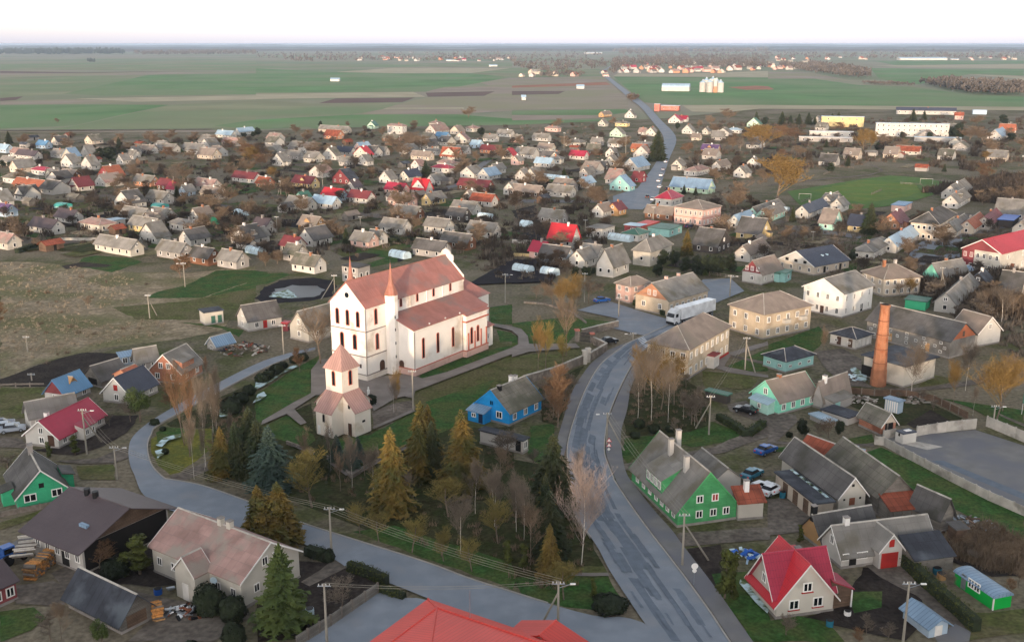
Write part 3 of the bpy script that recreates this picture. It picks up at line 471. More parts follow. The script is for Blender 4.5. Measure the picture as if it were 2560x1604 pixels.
# ---------------------------------------------------------------- windows shared by all buildings
WM = {}
def win_mesh(w, h, arch=False, frame='white_trim', mull=1):
    k = (round(w, 2), round(h, 2), arch, frame, mull)
    if k in WM: return WM[k]
    f = .13 if w > .94 else .09 if w > .7 else .07; fr = MB(); d = .10
    if arch:
        n = 8; out = [(-w/2, 0), (w/2, 0)]+[(w/2*math.cos(math.pi*i/n), h-w/2+w/2*math.sin(math.pi*i/n)) for i in range(n+1)]
        inn = [(x*(1-2*f/w), f+(z)*(1-2*f/h)) for x, z in out]; m = len(out)
        fr.add([(x, 0, z) for x, z in out]+[(x, 0, z) for x, z in inn]+[(x, -d, z) for x, z in out]+[(x, -d, z) for x, z in inn], [(2*m+i, 2*m+(i+1) % m, 3*m+(i+1) % m, 3*m+i) for i in range(m)]+[(i, (i+1) % m, 2*m+(i+1) % m, 2*m+i) for i in range(m)]+[(m+i, 3*m+i, 3*m+(i+1) % m, m+(i+1) % m) for i in range(m)])
        pa = MB().add([(x, -.035, z) for x, z in inn]+[(x, .0, z) for x, z in inn], [tuple(range(m)), tuple(range(2*m-1, m-1, -1))])
    else:
        fr.box(-w/2, -d, 0, -w/2+f, 0, h).box(w/2-f, -d, 0, w/2, 0, h).box(-w/2+f, -d, 0, w/2-f, 0, f).box(-w/2+f, -d, h-f, w/2-f, 0, h)
        for i in range(mull): x = -w/2+w*(i+1)/(mull+1); fr.box(x-f*.4, -d+.01, f, x+f*.4, 0, h-f)
        pa = MB().box(-w/2+f, -.035, f, w/2-f, 0, h-f)
    WM[k] = (fr.mesh('window', frame), pa.mesh('pane', 'glass')); return WM[k]
def window(root, x, y, z, rz, w=1.1, h=1.3, arch=False, frame='white_trim', mull=1):
    a, b = win_mesh(w, h, arch, frame, mull); o = link('window', a, root, (x, y, z), rz); link('pane', b, o); return o
def door(root, x, y, z, rz, w=1., h=2.1, m='door', arch=False):
    mb = MB()
    if arch:
        n = 8; out = [(-w/2, 0), (w/2, 0)]+[(w/2*math.cos(math.pi*i/n), h-w/2+w/2*math.sin(math.pi*i/n)) for i in range(n+1)]; k = len(out)
        mb.add([(a, -.06, c) for a, c in out]+[(a, .0, c) for a, c in out], [tuple(range(k)), tuple(range(2*k-1, k-1, -1))]+[(i, k+i, k+(i+1) % k, (i+1) % k) for i in range(k)])
    else: mb.box(-w/2, -.06, 0, w/2, 0, h)
    return link('door', mb.mesh('door', m), root, (x, y, z), rz)
FR, FL_, BR, BL = 0., -math.pi/2, math.pi, math.pi/2      # outward: -Y, -X, +Y, +X
# ---------------------------------------------------------------- church
CHN = PS(918.75, 954.5); CHA = R(56.3)
ch = tag(empty('church', (CHN.x, CHN.y, .25), CHA), 'large pale plastered church with pinkish red roofs and two thin spires', 'church')
cw, E_, RG, NL = 9.2, 15.2, 19.6, 32.5
cp, tr_, gy = 'church_plaster', 'church_trim', 'church_grey'
MB().ext([(0, 0), (cw, 0), (cw, E_), (cw/2, RG-.25), (0, E_)], 'x', 0, NL).obj('nave_wall', cp, ch)
o = .35; th = .18
prof = [(-o, E_-o*.9), (cw/2, RG+.05), (cw+o, E_-o*.9), (cw+o, E_-o*.9-th), (cw/2, RG-th), (-o, E_-o*.9-th)]
rf = MB().ext(prof, 'x', -.25, NL+.1).obj('roof', 'church_roof', ch)
MB().ext([(cw/2-.18, RG-.05), (cw/2+.18, RG-.05), (cw/2, RG+.16)], 'x', -.25, NL-.1).obj('ridge_cap', 'church_spire', rf)
# aisles
for s, y0, y1 in ((-1, 0, -6.), (1, cw, cw+6.)):
    lo, hi = min(y0, y1), max(y0, y1)
    pr = [(y0, 0), (y1, 0), (y1, 9.8), (y0, 12.0)]
    MB().ext(pr if s < 0 else pr[::-1], 'x', 7.6, NL-.02).obj('aisle_wall', cp, ch)
    yo = y1+s*.45; k = (12.05-9.85)/6.
    pr = [(y0+s*.02, 12.15), (yo, 9.85-k*.45+.05), (yo, 9.85-k*.45-.13), (y0+s*.02, 11.97)]
    MB().ext(pr, 'x', 6.9, NL+.3).obj('aisle_roof', 'church_roof', ch)
    # side chapel at the far end of the aisle
    c1 = y1+s*.95
    MB().box(23.9, min(y1-s*.4, c1), 0, 31.6, max(y1-s*.4, c1), 9.2).obj('chapel_wall', cp, ch)
    MB().ext([(y1-s*2., 10.6), (c1+s*.4, 9.25), (c1+s*.4, 9.08), (y1-s*2., 10.2)], 'x', 23.5, 32.0).obj('chapel_roof', 'church_roof', ch)
yA = -6.; yC = -6.95
# string courses and plinths
for z in (4.75, 9.9): MB().box(-.14, -.14, z, 6.6, 0., z+.18).box(-.14, 0, z, 0, cw+.14, z+.18).obj('string_course', gy, ch)
MB().box(-.2, -.2, 0, 6.2, 0, 1.05).box(-.2, 0, 0, 0, cw+.2, 1.05).obj('plinth', 'tower_plaster', ch); MB().box(-.24, -.24, 1.05, 6.2, 0, 1.17).box(-.24, 0, 1.05, 0, cw+.2, 1.17).obj('plinth_moulding', gy, ch)
MB().box(7.4, yA-.2, 0, 23.8, yA, 1.3).box(7.4, yA, 0, 7.6, 0, 1.3).obj('plinth', 'pink_plinth' if 'pink_plinth' in MATS else 'wall_pink', ch)
MB().box(7.35, yA-.24, 1.3, 23.8, yA, 1.44).box(7.35, yA, 1.3, 7.6, -.9, 1.44).obj('plinth_moulding', tr_, ch)
MB().box(23.7, yC-.2, 0, 31.8, yC, 1.3).box(23.7, yC, 0, 23.9, yA, 1.3).obj('plinth', 'wall_pink', ch); MB().box(23.66, yC-.24, 1.3, 31.84, yC, 1.5).box(23.66, yC, 1.3, 23.9, yA, 1.5).obj('plinth_moulding', tr_, ch)
MB().box(23.66, yC-.24, 7.6, 31.84, yC, 7.9).box(23.66, yC, 7.6, 23.9, yA, 7.9).obj('cornice', tr_, ch); MB().box(23.66, yC-.3, 8.9, 31.84, yC, 9.05).box(23.6, yC, 8.9, 23.9, yA, 9.05).obj('cornice', cp, ch)
for x in (24.6, 26.9, 29.2, 31.2): box('pilaster', tr_, ch, x-.16, yC-.16, 1.5, x+.16, yC, 5.2)
for x in (25.75, 28.05, 30.2): 
    if x < 30: window(ch, x, yC-.0, 2.6, FR, .95, 3.7, True, 'church_trim', 0)
# corner downpipes
for x, y in ((-.1, -.1), (7.5, yA-.08), (23.8, yA-.06)): MB().tube((x, y, 1.2), (x, y, (E_ if y > -1 else 9.6)-.5), .09).obj('downpipe', gy, ch)
# windows of the west front (three lights above, one below) and of its side
for y in (1.9, cw/2, cw-1.9): window(ch, 0, y, 10.7, FL_, 1.0, 3.3, True, 'church_trim', 0)
for y in (2.9, cw-2.9): window(ch, 0, y, 6.0, FL_, 1.1, 3.2, True, 'church_trim', 0)
mb = MB(); n = 14; vs2 = [(-.06, cw/2+.55*math.cos(2*math.pi*i/n), 16.9+.55*math.sin(2*math.pi*i/n)) for i in range(n)]
mb.add(vs2+[(0, b, c) for a, b, c in vs2], [tuple(range(n))]+[(i, n+i, n+(i+1) % n, (i+1) % n) for i in range(n)]).obj('oculus', 'glass', ch)
window(ch, 3.1, 0, 10.9, FR, .95, 3.3, True, 'church_trim', 0); window(ch, 3.3, 0, 5.7, FR, 1.05, 3.4, True, 'church_trim', 0)
door(ch, 4.6, 0, 0, FR, 1.5, 3.2, 'door', True); door(ch, 7.6, -2.6, 0, FL_, 1.2, 2.8, 'door', True); door(ch, 0, cw/2, 0, FL_, 1.8, 3.6, 'door', True)
for y in (1.6, 3.4): window(ch, 0, y, 2.4, FL_, .5, .8, False, 'church_grey', 0)
for x in (10.4, 15.2, 20.4): window(ch, x, yA, 3.1, FR, .85, 4.3, True, 'church_trim', 0)
for x in (10.9, 16.2, 21.7, 27.6): window(ch, x, 0, 12.9, FR, .75, 1.8, True, 'church_trim', 0)
for x in (14., 19.5, 25.): box('lesene', cp, ch, x-.2, -.1, 12.2, x+.2, 0, E_-.3)
# stair turrets
for y in (-.75, cw+.75):
    tx = 7.1; n = 8; rr = 1.35; a0 = math.pi/8
    ring = [(tx+rr*math.cos(a0+2*math.pi*i/n), y+rr*math.sin(a0+2*math.pi*i/n)) for i in range(n)]
    tu = MB().prism(ring, 0, 16.3).obj('turret', cp, ch)
    ring2 = [(tx+(rr+.12)*math.cos(a0+2*math.pi*i/n), y+(rr+.12)*math.sin(a0+2*math.pi*i/n)) for i in range(n)]
    MB().prism(ring2, 16.3, 16.5).obj('cornice', 'church_spire', tu)
    mb = MB(); mid = [(tx+(p[0]-tx)*.36, y+(p[1]-y)*.36, 18.6) for p in ring2]; v0 = [(p[0], p[1], 16.5) for p in ring2]; tip = (tx, y, 23.0)
    mb.add(v0+mid+[tip], [(i, (i+1) % n, n+(i+1) % n, n+i) for i in range(n)]+[(n+i, n+(i+1) % n, 2*n) for i in range(n)]+[tuple(range(n-1, -1, -1))])
    mb.obj('spire', 'church_spire', tu)
    MB().tube((tx, y, 22.9), (tx, y, 24.6), .05).box(tx-.04, y-.4, 24.0, tx+.04, y+.4, 24.12).obj('cross', 'black_metal', tu)
    for z in (3.4, 6.2, 9.0, 11.6): box('slit_window', 'glass', tu, tx-.55, y-rr*.95-.02, z, tx-.35, y-rr*.9, z+.6)
# curved east gable on the nave roof
mb = MB(); pr = [(-1.9, 0), (1.9, 0), (1.9, 1.1), (1.55, 1.45), (1.25, 1.5), (1.1, 1.9), (.75, 2.3), (.3, 2.55), (-.3, 2.55), (-.75, 2.3), (-1.1, 1.9), (-1.25, 1.5), (-1.55, 1.45), (-1.9, 1.1)]
mb.ext([(cw/2+a, 18.4+b) for a, b in pr], 'x', NL-.35, NL+.15); g = mb.obj('curved_gable', cp, ch)
MB().ext([(0-.15, E_-1), (cw+.15, E_-1), (cw+.15, E_+.4), (cw/2, RG+.35), (-.15, E_+.4)], 'x', NL-.2, NL+.05).obj('east_gable', cp, ch)
MB().tube((NL, cw/2, 20.9), (NL, cw/2, 22.1), .05).box(NL-.04, cw/2-.3, 21.5, NL+.04, cw/2+.3, 21.6).obj('cross', 'black_metal', g)
# chancel
MB().box(NL+.06, -1.4, 0, NL+7.6, cw+1.4, 10.2).obj('chancel_wall', cp, ch)
a, b, c, d = NL+.06, NL+8., -1.8, cw+1.8
MB().add([(a, c, 10.1), (b, c, 10.1), (b, d, 10.1), (a, d, 10.1), (a, cw/2, 16.2), (b-4.6, cw/2, 14.6)], [(0, 1, 5, 4), (1, 2, 5), (2, 3, 4, 5), (3, 0, 4), (3, 2, 1, 0)]).obj('chancel_roof', 'church_roof', ch)
MB().box(31.66, -5.9, 0, 35.2, -1.42, 4.6).obj('sacristy_wall', cp, ch); MB().ext([(-6.2, 4.6), (-1.42, 5.9), (-1.42, 5.75), (-6.2, 4.45)], 'x', 31.66, 35.5).obj('sacristy_roof', 'church_roof', ch)
window(ch, 33.4, -5.9, 1.8, FR, .6, 1.2)
for x, y in ((12.3, -6.35), (17.6, -6.35), (22.6, -6.35)): box('snow_guard', 'white_trim', ch, x-.12, y, 9.85, x+.12, y+.2, 10.1)
# ---------------------------------------------------------------- bell tower
TA = R(54); T0 = Vector((-28.9, 168.1, .1)); s_ = 3.9; w_ = 2.7
bt = tag(empty('bell_tower', T0, TA), 'square plastered bell tower with salmon pyramid roof on the lawn before the church', 'bell tower')
tp = 'tower_plaster'
hT = hat(Vector((T0.x, T0.y, 0)), 840+485/5.4); hE = 4.5; hTip = hat(PS(*Q(T0+Matrix.Rotation(TA, 3, 'Z') @ Vector((s_/2, s_/2, -.1)))), 840+105/5.4); hJ = hat(Vector((T0.x, T0.y, 0)), 840+772/5.4)
box('shaft', tp, bt, 0, 0, 0, s_, s_, hT)
ov = .35
MB().add([(-ov, -ov, hT), (s_+ov, -ov, hT), (s_+ov, s_+ov, hT), (-ov, s_+ov, hT), (s_/2, s_/2, hTip)], [(0, 1, 4), (1, 2, 4), (2, 3, 4), (3, 0, 4), (3, 2, 1, 0)]).obj('roof', 'tower_roof', bt)
for rz_, x, y in ((FR, s_/2, 0), (FL_, 0, s_/2), (BR, s_/2, s_), (BL, s_, s_/2)): window(bt, x, y, hJ+.9, rz_, .85, 2.7, True, 'church_trim', 0)
for (x0, x1, y0, y1, ax, inner, outer) in ((0, s_, -w_, 0, 'x', 0, -w_), (0, s_, s_, s_+w_, 'x', s_, s_+w_), (-w_, 0, 0, s_, 'y', 0, -w_), (s_, s_+w_, 0, s_, 'y', s_, s_+w_)):
    top = hJ-.25; pr = [(inner, 0), (outer, 0), (outer, hE), (inner, top)]
    MB().ext(pr, ax, .04, s_-.04).obj('arm_wall', tp, bt)
    sg = 1 if outer > inner else -1; k = (top-hE)/w_
    MB().ext([(inner, top+.12), (outer+sg*.3, hE-.3*k+.12), (outer+sg*.3, hE-.3*k), (inner, top)], ax, -.2, s_+.2).obj('arm_roof', 'tower_roof', bt)
window(bt, -w_, s_*.5, 2.5, FL_, .6, 1.5, True, 'church_grey', 0); door(bt, 0, -w_*.55, 0, FL_, .8, 2.2, 'door'); box('vent', 'dark_gap', bt, s_*.45, -w_-.03, 2.1, s_*.45+.7, -w_, 2.5)
for y in (.5, s_-1.0): box('plaque', 'white_trim', bt, -w_-.05, y, .2, -w_, y+.6, 1.7)
box('gable_louvre', 'dark_gap', bt, .01, -w_*.62, hE+.3, .035, -w_*.42, hE+1.0)
# ---------------------------------------------------------------- houses
ROOFW = dict(asbestos='grey', asbestos_dark='dark grey', asbestos_mossy='mossy grey', asbestos_brown='grey-brown', asbestos_pink='pinkish grey', red_metal='bright red', scarlet_metal='scarlet', crimson_metal='crimson', maroon_metal='dull red', blue_metal='blue',
             pale_metal='pale blue', steel_roof='blue-grey', slate_metal='slate black', umber_metal='dark brown', rust_roof='rusty', orange_tile='orange', green_metal='green', tar_roof='black', violet_roof='violet')
WALLW = dict(silicate='beige brick', brick_wall='red brick', block='grey block', plank_green='mint green plank', plank_forest='green plank', plank_azure='bright blue plank', plank_mint='pale mint plank', plank_brown='brown plank', plank_grey='grey plank', vivid_green='vivid green')
def wallmat(w): return w if w in MATS else 'wall_'+w
def wallword(w): return WALLW.get(w, {'darkred': 'dark red', 'lightblue': 'pale blue', 'palegreen': 'pale green', 'dark': 'dark'}.get(w, w))
def rect(N, Lp, Rp):
    """near, left and right base corners on the ground -> angle of the right wall and the two wall lengths, squared"""
    a = Rp-N; b = Lp-N; qL, qR = Vector(Q(Lp)), Vector(Q(Rp)); a1 = math.atan2(a.y, a.x); a2 = math.atan2(b.y, b.x)-math.pi/2; best = None
    lo, hi = min(a1, a2)-.1, max(a1, a2)+.1
    for i in range(25):
        ang = lo+(hi-lo)*i/24; X = Vector((math.cos(ang), math.sin(ang), 0)); Y = Vector((-X.y, X.x, 0)); u = max(1.5, a.dot(X)); v = max(1.5, b.dot(Y))
        for ku in (.8, .87, .94, 1, 1.07, 1.15, 1.25):
            eu = (Vector(Q(N+X*u*ku))-qR).length
            for kv in (.8, .87, .94, 1, 1.07, 1.15, 1.25):
                er = eu**2+(Vector(Q(N+Y*v*kv))-qL).length**2
                if best is None or er < best[0]: best = (er, ang, u*ku, v*kv)
    return best[1:]
def roofpart(root, kindr, x0, x1, y0, y1, e, rise, m, o=.4, th=.14, ridge=True, trim=None, oy=None):
    """kindr: R ridge along x, L ridge along y, h hip, p pyramid, f flat, sR/sL lean-to, b barrel along y"""
    mb = MB(); xm, ym = (x0+x1)/2, (y0+y1)/2; caps = []
    if kindr in ('R', 'L'):
        a0, a1, b0, b1 = (x0, x1, y0, y1) if kindr == 'R' else (y0, y1, x0, x1); ax = 'x' if kindr == 'R' else 'y'
        hm_ = (b0+b1)/2; k = rise/((b1-b0)/2); ze = e-o*k; zr = e+rise
        mb.ext([(b0-o, ze+th), (hm_, zr+th), (b1+o, ze+th), (b1+o, ze), (hm_, zr), (b0-o, ze)], ax, a0-o*.9, a1+o*.9)
        caps.append(((hm_, zr+th), ax, a0-o*.9, a1+o*.9)); r = mb.obj('roof', m, root)
        if trim:
            for a in (a0-o*.9-.04, a1+o*.9):
                t2 = MB(); t2.ext([(b0-o, ze-.06), (b0-o, ze+th+.04), (hm_, zr+th+.04), (b1+o, ze+th+.04), (b1+o, ze-.06), (hm_, zr-.06)], ax, a, a+.04).obj('bargeboard', trim, r)
    elif kindr in ('h', 'p'):
        X0, X1, Y0, Y1 = x0-o, x1+o, y0-o, y1+o; lx, ly = X1-X0, Y1-Y0; z0, z1 = e-.05, e+rise
        if abs(lx-ly) < 1 or kindr == 'p': r0 = r1 = (xm, ym)
        elif lx > ly: r0, r1 = (X0+ly*.48, ym), (X1-ly*.48, ym)
        else: r0, r1 = (xm, Y0+lx*.48), (xm, Y1-lx*.48)
        v = [(X0, Y0, z0), (X1, Y0, z0), (X1, Y1, z0), (X0, Y1, z0), (X0, Y0, z0+th), (X1, Y0, z0+th), (X1, Y1, z0+th), (X0, Y1, z0+th), (*r0, z1), (*r1, z1)]
        fs = [(3, 2, 1, 0), (0, 1, 5, 4), (1, 2, 6, 5), (2, 3, 7, 6), (3, 0, 4, 7)]
        if r0 == r1: v = v[:9]; fs += [(4, 5, 8), (5, 6, 8), (6, 7, 8), (7, 4, 8)]
        elif lx > ly: fs += [(4, 5, 9, 8), (5, 6, 9), (6, 7, 8, 9), (7, 4, 8)]
        else: fs += [(4, 5, 8), (5, 6, 9, 8), (6, 7, 9), (7, 4, 8, 9)]
        r = mb.add(v, fs).obj('roof', m, root)
        if ridge:
            for c, rr in ((4, r0), (5, r0 if (r0 == r1 or ly >= lx) else r1), (7, r0 if lx >= ly or r0 == r1 else r1)):
                MB().tube(v[c], (rr[0], rr[1], z1), .09, n=4).obj('hip_cap', 'concrete', r)
    elif kindr == 'f': r = mb.box(x0-o*.6, y0-o*.6, e, x1+o*.6, y1+o*.6, e+.22).obj('roof', m, root)
    elif kindr == 'b':
        n = 8; w = x1-x0+.3; pr = [(xm-w/2*math.cos(math.pi*i/n), e+rise*math.sin(math.pi*i/n)) for i in range(n+1)]
        r = mb.ext(pr+[(xm+w/2, e-.06), (xm-w/2, e-.06)], 'y', y0-.15, y1+.15).obj('roof', m, root)
    else:                                        # lean-to, high side away from the named wall
        if kindr == 'sR': r = mb.ext([(y0-o, e-o*rise/(y1-y0)), (y1, e+rise), (y1, e+rise+th), (y0-o, e-o*rise/(y1-y0)+th)], 'x', x0-o*.8, x1+o*.8).obj('roof', m, root)
        elif kindr == 'sl': r = mb.ext([(x1+o, e-o*rise/(x1-x0)), (x0, e+rise), (x0, e+rise+th), (x1+o, e-o*rise/(x1-x0)+th)], 'y', y0-o*.8, y1+o*.8).obj('roof', m, root)
        else: r = mb.ext([(x0-o, e-o*rise/(x1-x0)), (x1, e+rise), (x1, e+rise+th), (x0-o, e-o*rise/(x1-x0)+th)], 'y', y0-o*.8, y1+o*.8).obj('roof', m, root)
    if ridge and caps:
        (h, z), ax, a, b = caps[0]; MB().ext([(h-.14, z-.06), (h+.14, z-.06), (h+.05, z+.09), (h-.05, z+.09)], ax, a, b).obj('ridge_cap', 'concrete' if not m.endswith('metal') else m, r)
    return r
def wallpart(root, kindr, x0, x1, y0, y1, e, rise, m, name='wall', z0=0.):
    mb = MB(); xm, ym = (x0+x1)/2, (y0+y1)/2
    if kindr == 'R': mb.ext([(y0, z0), (y1, z0), (y1, e), (ym, e+rise), (y0, e)], 'x', x0, x1)
    elif kindr == 'L': mb.ext([(x0, z0), (x1, z0), (x1, e), (xm, e+rise), (x0, e)], 'y', y0, y1)
    elif kindr == 'sR': mb.ext([(y0, z0), (y1, z0), (y1, e+rise), (y0, e)], 'x', x0, x1)
    elif kindr == 'sL': mb.ext([(x0, z0), (x1, z0), (x1, e+rise), (x0, e)], 'y', y0, y1)
    elif kindr == 'sl': mb.ext([(x0, z0), (x1, z0), (x1, e), (x0, e+rise)], 'y', y0, y1)
    elif kindr == 'b':
        n = 8; w = x1-x0-.06; mb.ext([(x0, z0), (x1, z0)]+[(xm+w/2*math.cos(math.pi*i/n), e+(rise-.1)*math.sin(math.pi*i/n)) for i in range(n+1)], 'y', y0, y1)
    else: mb.box(x0, y0, z0, x1, y1, e)
    return mb.obj(name, m, root)
def fwin(root, face, u, z, LX, LY, w, h, **kw):
    if face == 'R': return window(root, u*LX, 0, z, FR, w, h, **kw)
    if face == 'L': return window(root, 0, (1-u)*LY, z, FL_, w, h, **kw)
def openings(root, spec, LX, LY, e, rise, ww, wh, far):
    for tok in spec.split():
        if tok[0] == 'd':                        # door: dR.3 / dL.6:red
            p = tok[2:].split(':'); u = float(p[0]); m = p[1] if len(p) > 1 else 'door'; big = m.endswith('!'); m = m.rstrip('!')
            mm = {'red': 'red_door', 'white': 'white_door', 'dark': 'dark_gap', 'door': 'door', 'green': 'green_metal', 'wood': 'plank_brown', 'ochre': 'wall_ochre'}[m]; w, h = (2.6, 2.4) if big else (1., 2.1)
            door(root, u*LX if tok[1] == 'R' else 0, 0 if tok[1] == 'R' else (1-u)*LY, .05, FR if tok[1] == 'R' else FL_, w, min(h, e-.1), mm)
        elif tok[0] == 'g':                      # gable windows: gL1 gR2
            n = int(tok[2:] or 1); W_ = LY if tok[1] == 'L' else LX
            for i in range(n):
                u = .5+(i-(n-1)/2)*1.7/W_; fwin(root, tok[1], u, e+.15*rise, LX, LY, min(ww, .95), min(wh, rise*.42))
        else:                                    # R4 or L3x2
            p = tok[1:].split('x'); n = int(p[0]); rows = int(p[1]) if len(p) > 1 else 1
            for r in range(rows):
                fh_ = e/rows; z = r*fh_+max(.75, (fh_-wh)*.52)
                for i in range(n):
                    fwin(root, tok[0], (i+.5)/n, min(z, e-wh-.15), LX, LY, ww, wh, mull=0 if far else 1)
def build(pos, ang, LX, LY, e, rise, roof, wall, rk, win='', gab=None, chim=(), over=.42, trim=None, plinth=True, desc=None, name='house', cat='house', group='town houses', far=False, ww=1.05, wh=1.25, roof2=None, label=None, ridge=True):
    root = empty(name, (pos.x, pos.y, .0), ang); wm = wallmat(wall)
    for a_, b_ in ((.35, LX-.35), (0, LX)): pass
    if rk == 'x':
        k1 = rise; wallpart(root, 'L', 0, LX, 0, LY, e, k1, wm); wallpart(root, 'R', .03, LX-.03, .03, LY-.03, e, k1, wm, 'cross_wall')
        r = roofpart(root, 'L', 0, LX, 0, LY, e, k1, roof, over, trim=trim, ridge=ridge); roofpart(root, 'R', -over*.9, LX+over*.9, .08, LY-.08, e+.01, k1-.02, roof2 or roof, 0., trim=trim, ridge=ridge)
    else:
        wallpart(root, rk, 0, LX, 0, LY, e, rise, wm); r = roofpart(root, rk, 0, LX, 0, LY, e, rise, roof, over, trim=trim, ridge=ridge)
    if gab:
        gm = wallmat(gab)
        if rk == 'R': MB().ext([(.0, e), (LY, e), (LY/2, e+rise)], 'x', -.04, -.003).obj('gable', gm, root)
        elif rk == 'L': MB().ext([(.0, e), (LX, e), (LX/2, e+rise)], 'y', -.04, -.003).obj('gable', gm, root)
    if plinth and not far: MB().box(-.07, -.07, -.05, LX+.07, LY+.07, .35).obj('plinth', 'plinth', root)
    openings(root, win, LX, LY, e, rise, ww, wh, far)
    for c in chim:                               # (u along ridge, offset across -1..1, height, material)
        u, v = c[0], c[1]; hh = c[2] if len(c) > 2 else 1.3; cm = c[3] if len(c) > 3 else 'white_trim'
        if rk == 'L' or (rk in 'hp' and LY > LX): x, y = LX/2*(1+v), u*LY
        else: x, y = u*LX, LY/2*(1+v)
        zt = e+rise*(1-abs(v)); s = .33; co = box('chimney', cm, r, x-s, y-s, zt-.7, x+s, y+s, zt+hh); box('chimney_cap', 'plinth', r, x-s-.07, y-s-.07, zt+hh, x+s+.07, y+s+.07, zt+hh+.1)
    rt = {'R': 'gabled', 'L': 'gabled', 'x': 'cross-gabled', 'h': 'hipped', 'p': 'hipped', 'f': 'flat', 'sR': 'lean-to', 'sL': 'lean-to', 'sl': 'lean-to', 'b': 'curved'}[rk]
    d = desc or f"{'small ' if LX*LY < 45 else 'long ' if max(LX, LY) > 17 else ''}{wallword(wall)} {name.replace('_', ' ')} with {ROOFW.get(roof, '')} {rt} roof"
    tag(root, label or d, cat, group, auto=label is None, loc=pos); root['_d'] = (LX, LY)
    return root, LX, LY, e, rise, r
def H(t, N, L, Rr, e, roof, wall, rk, rise=None, **kw):
    """near house from its three visible base corners in a study crop; e > 15 is the crop row of the eave above N"""
    g = lambda p: P(t, *p) if len(p) == 2 else P(*p)
    N_, L_, R_ = g(N), g(L), g(Rr); ang, LX, LY = rect(N_, L_, R_)
    if abs(e) > 15: e = hat(N_, S(t, 0, e)[1])
    if rise is None: rise = .5*(LY if rk in 'R' else LX if rk == 'L' else min(LX, LY))*(.75 if rk in 'RLx' else .55)
    return build(N_, ang, LX, LY, e, rise, roof, wall, rk, **kw)
AS, AD, AM, AB, AP = 'asbestos', 'asbestos_dark', 'asbestos_mossy', 'asbestos_brown', 'asbestos_pink'
def FH(t, xl, xn, xr, y, rk, roof, wall, e=2.6, th=56, rise=None, win=None, **kw):
    """farther house from the picture columns of its corners and the row of its base"""
    if xr-xn < 12: th = 74
    if xn-xl < 12: th = 20
    big = 150 if (th == 74 and xr-xn >= 12) or th == 76 else 30
    N_ = P(t, xn, y); a = R(th); X = Vector((math.cos(a), math.sin(a), 0)); Y = Vector((-X.y, X.x, 0))
    def fit(D, tx):
        t0 = S(t, tx, y)[0]; return min((abs(Q(N_+D*k*.2)[0]-t0), k*.2) for k in range(20, big*5))[1]
    LX = max(5, min(max(28, big*.4), fit(X, xr))) if xr-xn >= 12 else 7.5; LY = max(5, min(big, fit(Y, xl))) if xn-xl >= 12 else 7.5
    LX = min(LX, 11 if big == 30 else 24) if rk in 'Lb' else LX; LY = min(LY, 11) if rk == 'R' and big == 30 else LY
    if rise is None: rise = (.5*(LX if rk == 'L' else LY)*.95 if rk in 'RLx' else .28*min(LX, LY) if rk in 'hp' else .3)
    rise = max(.3 if rk not in 'RLxhp' else 1.6, min(4.4, rise))
    if win is None:
        if rk == 'f' or rk[0] == 's': win = f'R{max(1, int(LX/4))}'
        else:
            win = f'R{max(1, min(5, int(LX/3)))} L{max(1, min(5, int(LY/3)))}'+(' gL1' if rk in 'Rx' else ' gR1' if rk == 'L' else '')
    kw.setdefault('over', .55); kw.setdefault('chim', [(rnd.uniform(.3, .7), rnd.uniform(-.1, .1), 1., rnd.choice(['white_trim', 'plinth', 'chimney_brick']))] if (rk in 'RLxhp' and e > 2.5) else ())
    res = build(N_, a, LX, LY, e, rise, roof, wall, rk, win=win, far=True, **kw); q = rnd.random()
    if rk in ('R', 'L') and min(LX, LY) > 5.5 and q < .6:
        if q < .2: u = rnd.uniform(.2, .6)*LX; annex(res[0], u, u+2.4, -1.5, 0, 2.2, .4, 'sR', roof, wall, name='porch_wall', rname='porch_roof')
        elif q < .4: u = rnd.uniform(.1, .5)*LY; annex(res[0], -2., 0, u, u+3., 2.2, .5, 'sL', rnd.choice([roof, AS]), rnd.choice([wall, 'grey']), name='porch_wall', rname='porch_roof')
        elif rk == 'R': annex(res[0], LX*.35, LX*.35+2.4, .6, LY*.5, e+1.3, .9, 'L', roof, wall, z0=e-.2, name='dormer_wall', rname='dormer_roof')
        else: annex(res[0], .6, LX*.5, LY*.4, LY*.4+2.4, e+1.3, .9, 'R', roof, wall, z0=e-.2, name='dormer_wall', rname='dormer_roof')
    return res
def annex(root, x0, x1, y0, y1, e, rise, rk, roof, wall, z0=0, over=.3, name='annex_wall', rname='annex_roof', trim=None):
    w = wallpart(root, rk, x0, x1, y0, y1, e, rise, wallmat(wall), name, z0); r = roofpart(root, rk, x0, x1, y0, y1, e, rise, roof, over, trim=trim); r.name = rname; return w, r
# ================================================================ the near houses
AS, AD, AM, AB, AP = 'asbestos', 'asbestos_dark', 'asbestos_mossy', 'asbestos_brown', 'asbestos_pink'
# mint green plank house, far left
r, LX, LY, e, ri, rf = H(30, (175, 285), (60, 60), (662, 212), 160, AD, 'plank_green', 'L', 3.4, label='mint green plank house with dark roof at the left edge', trim='white_trim', chim=[(.75, .0, 1.2, 'plinth'), (.9, .05, 1.1, 'plinth')])
window(r, LX*.25, 0, 1.0, FR, 1.7, 1.2); window(r, LX*.78, 0, 1.0, FR, 1.5, 1.2); box('attic_opening', 'dark_gap', r, LX*.5-.4, -.05, e+.7, LX*.5+.3, 0, e+1.4); annex(r, -1.6, 0, 2.6, 5, 2.2, .4, 'sL', AD, 'plank_green'); annex(r, LX, LX+1.6, 4., 7.5, 2.3, .4, 'sl', AD, 'plank_green')
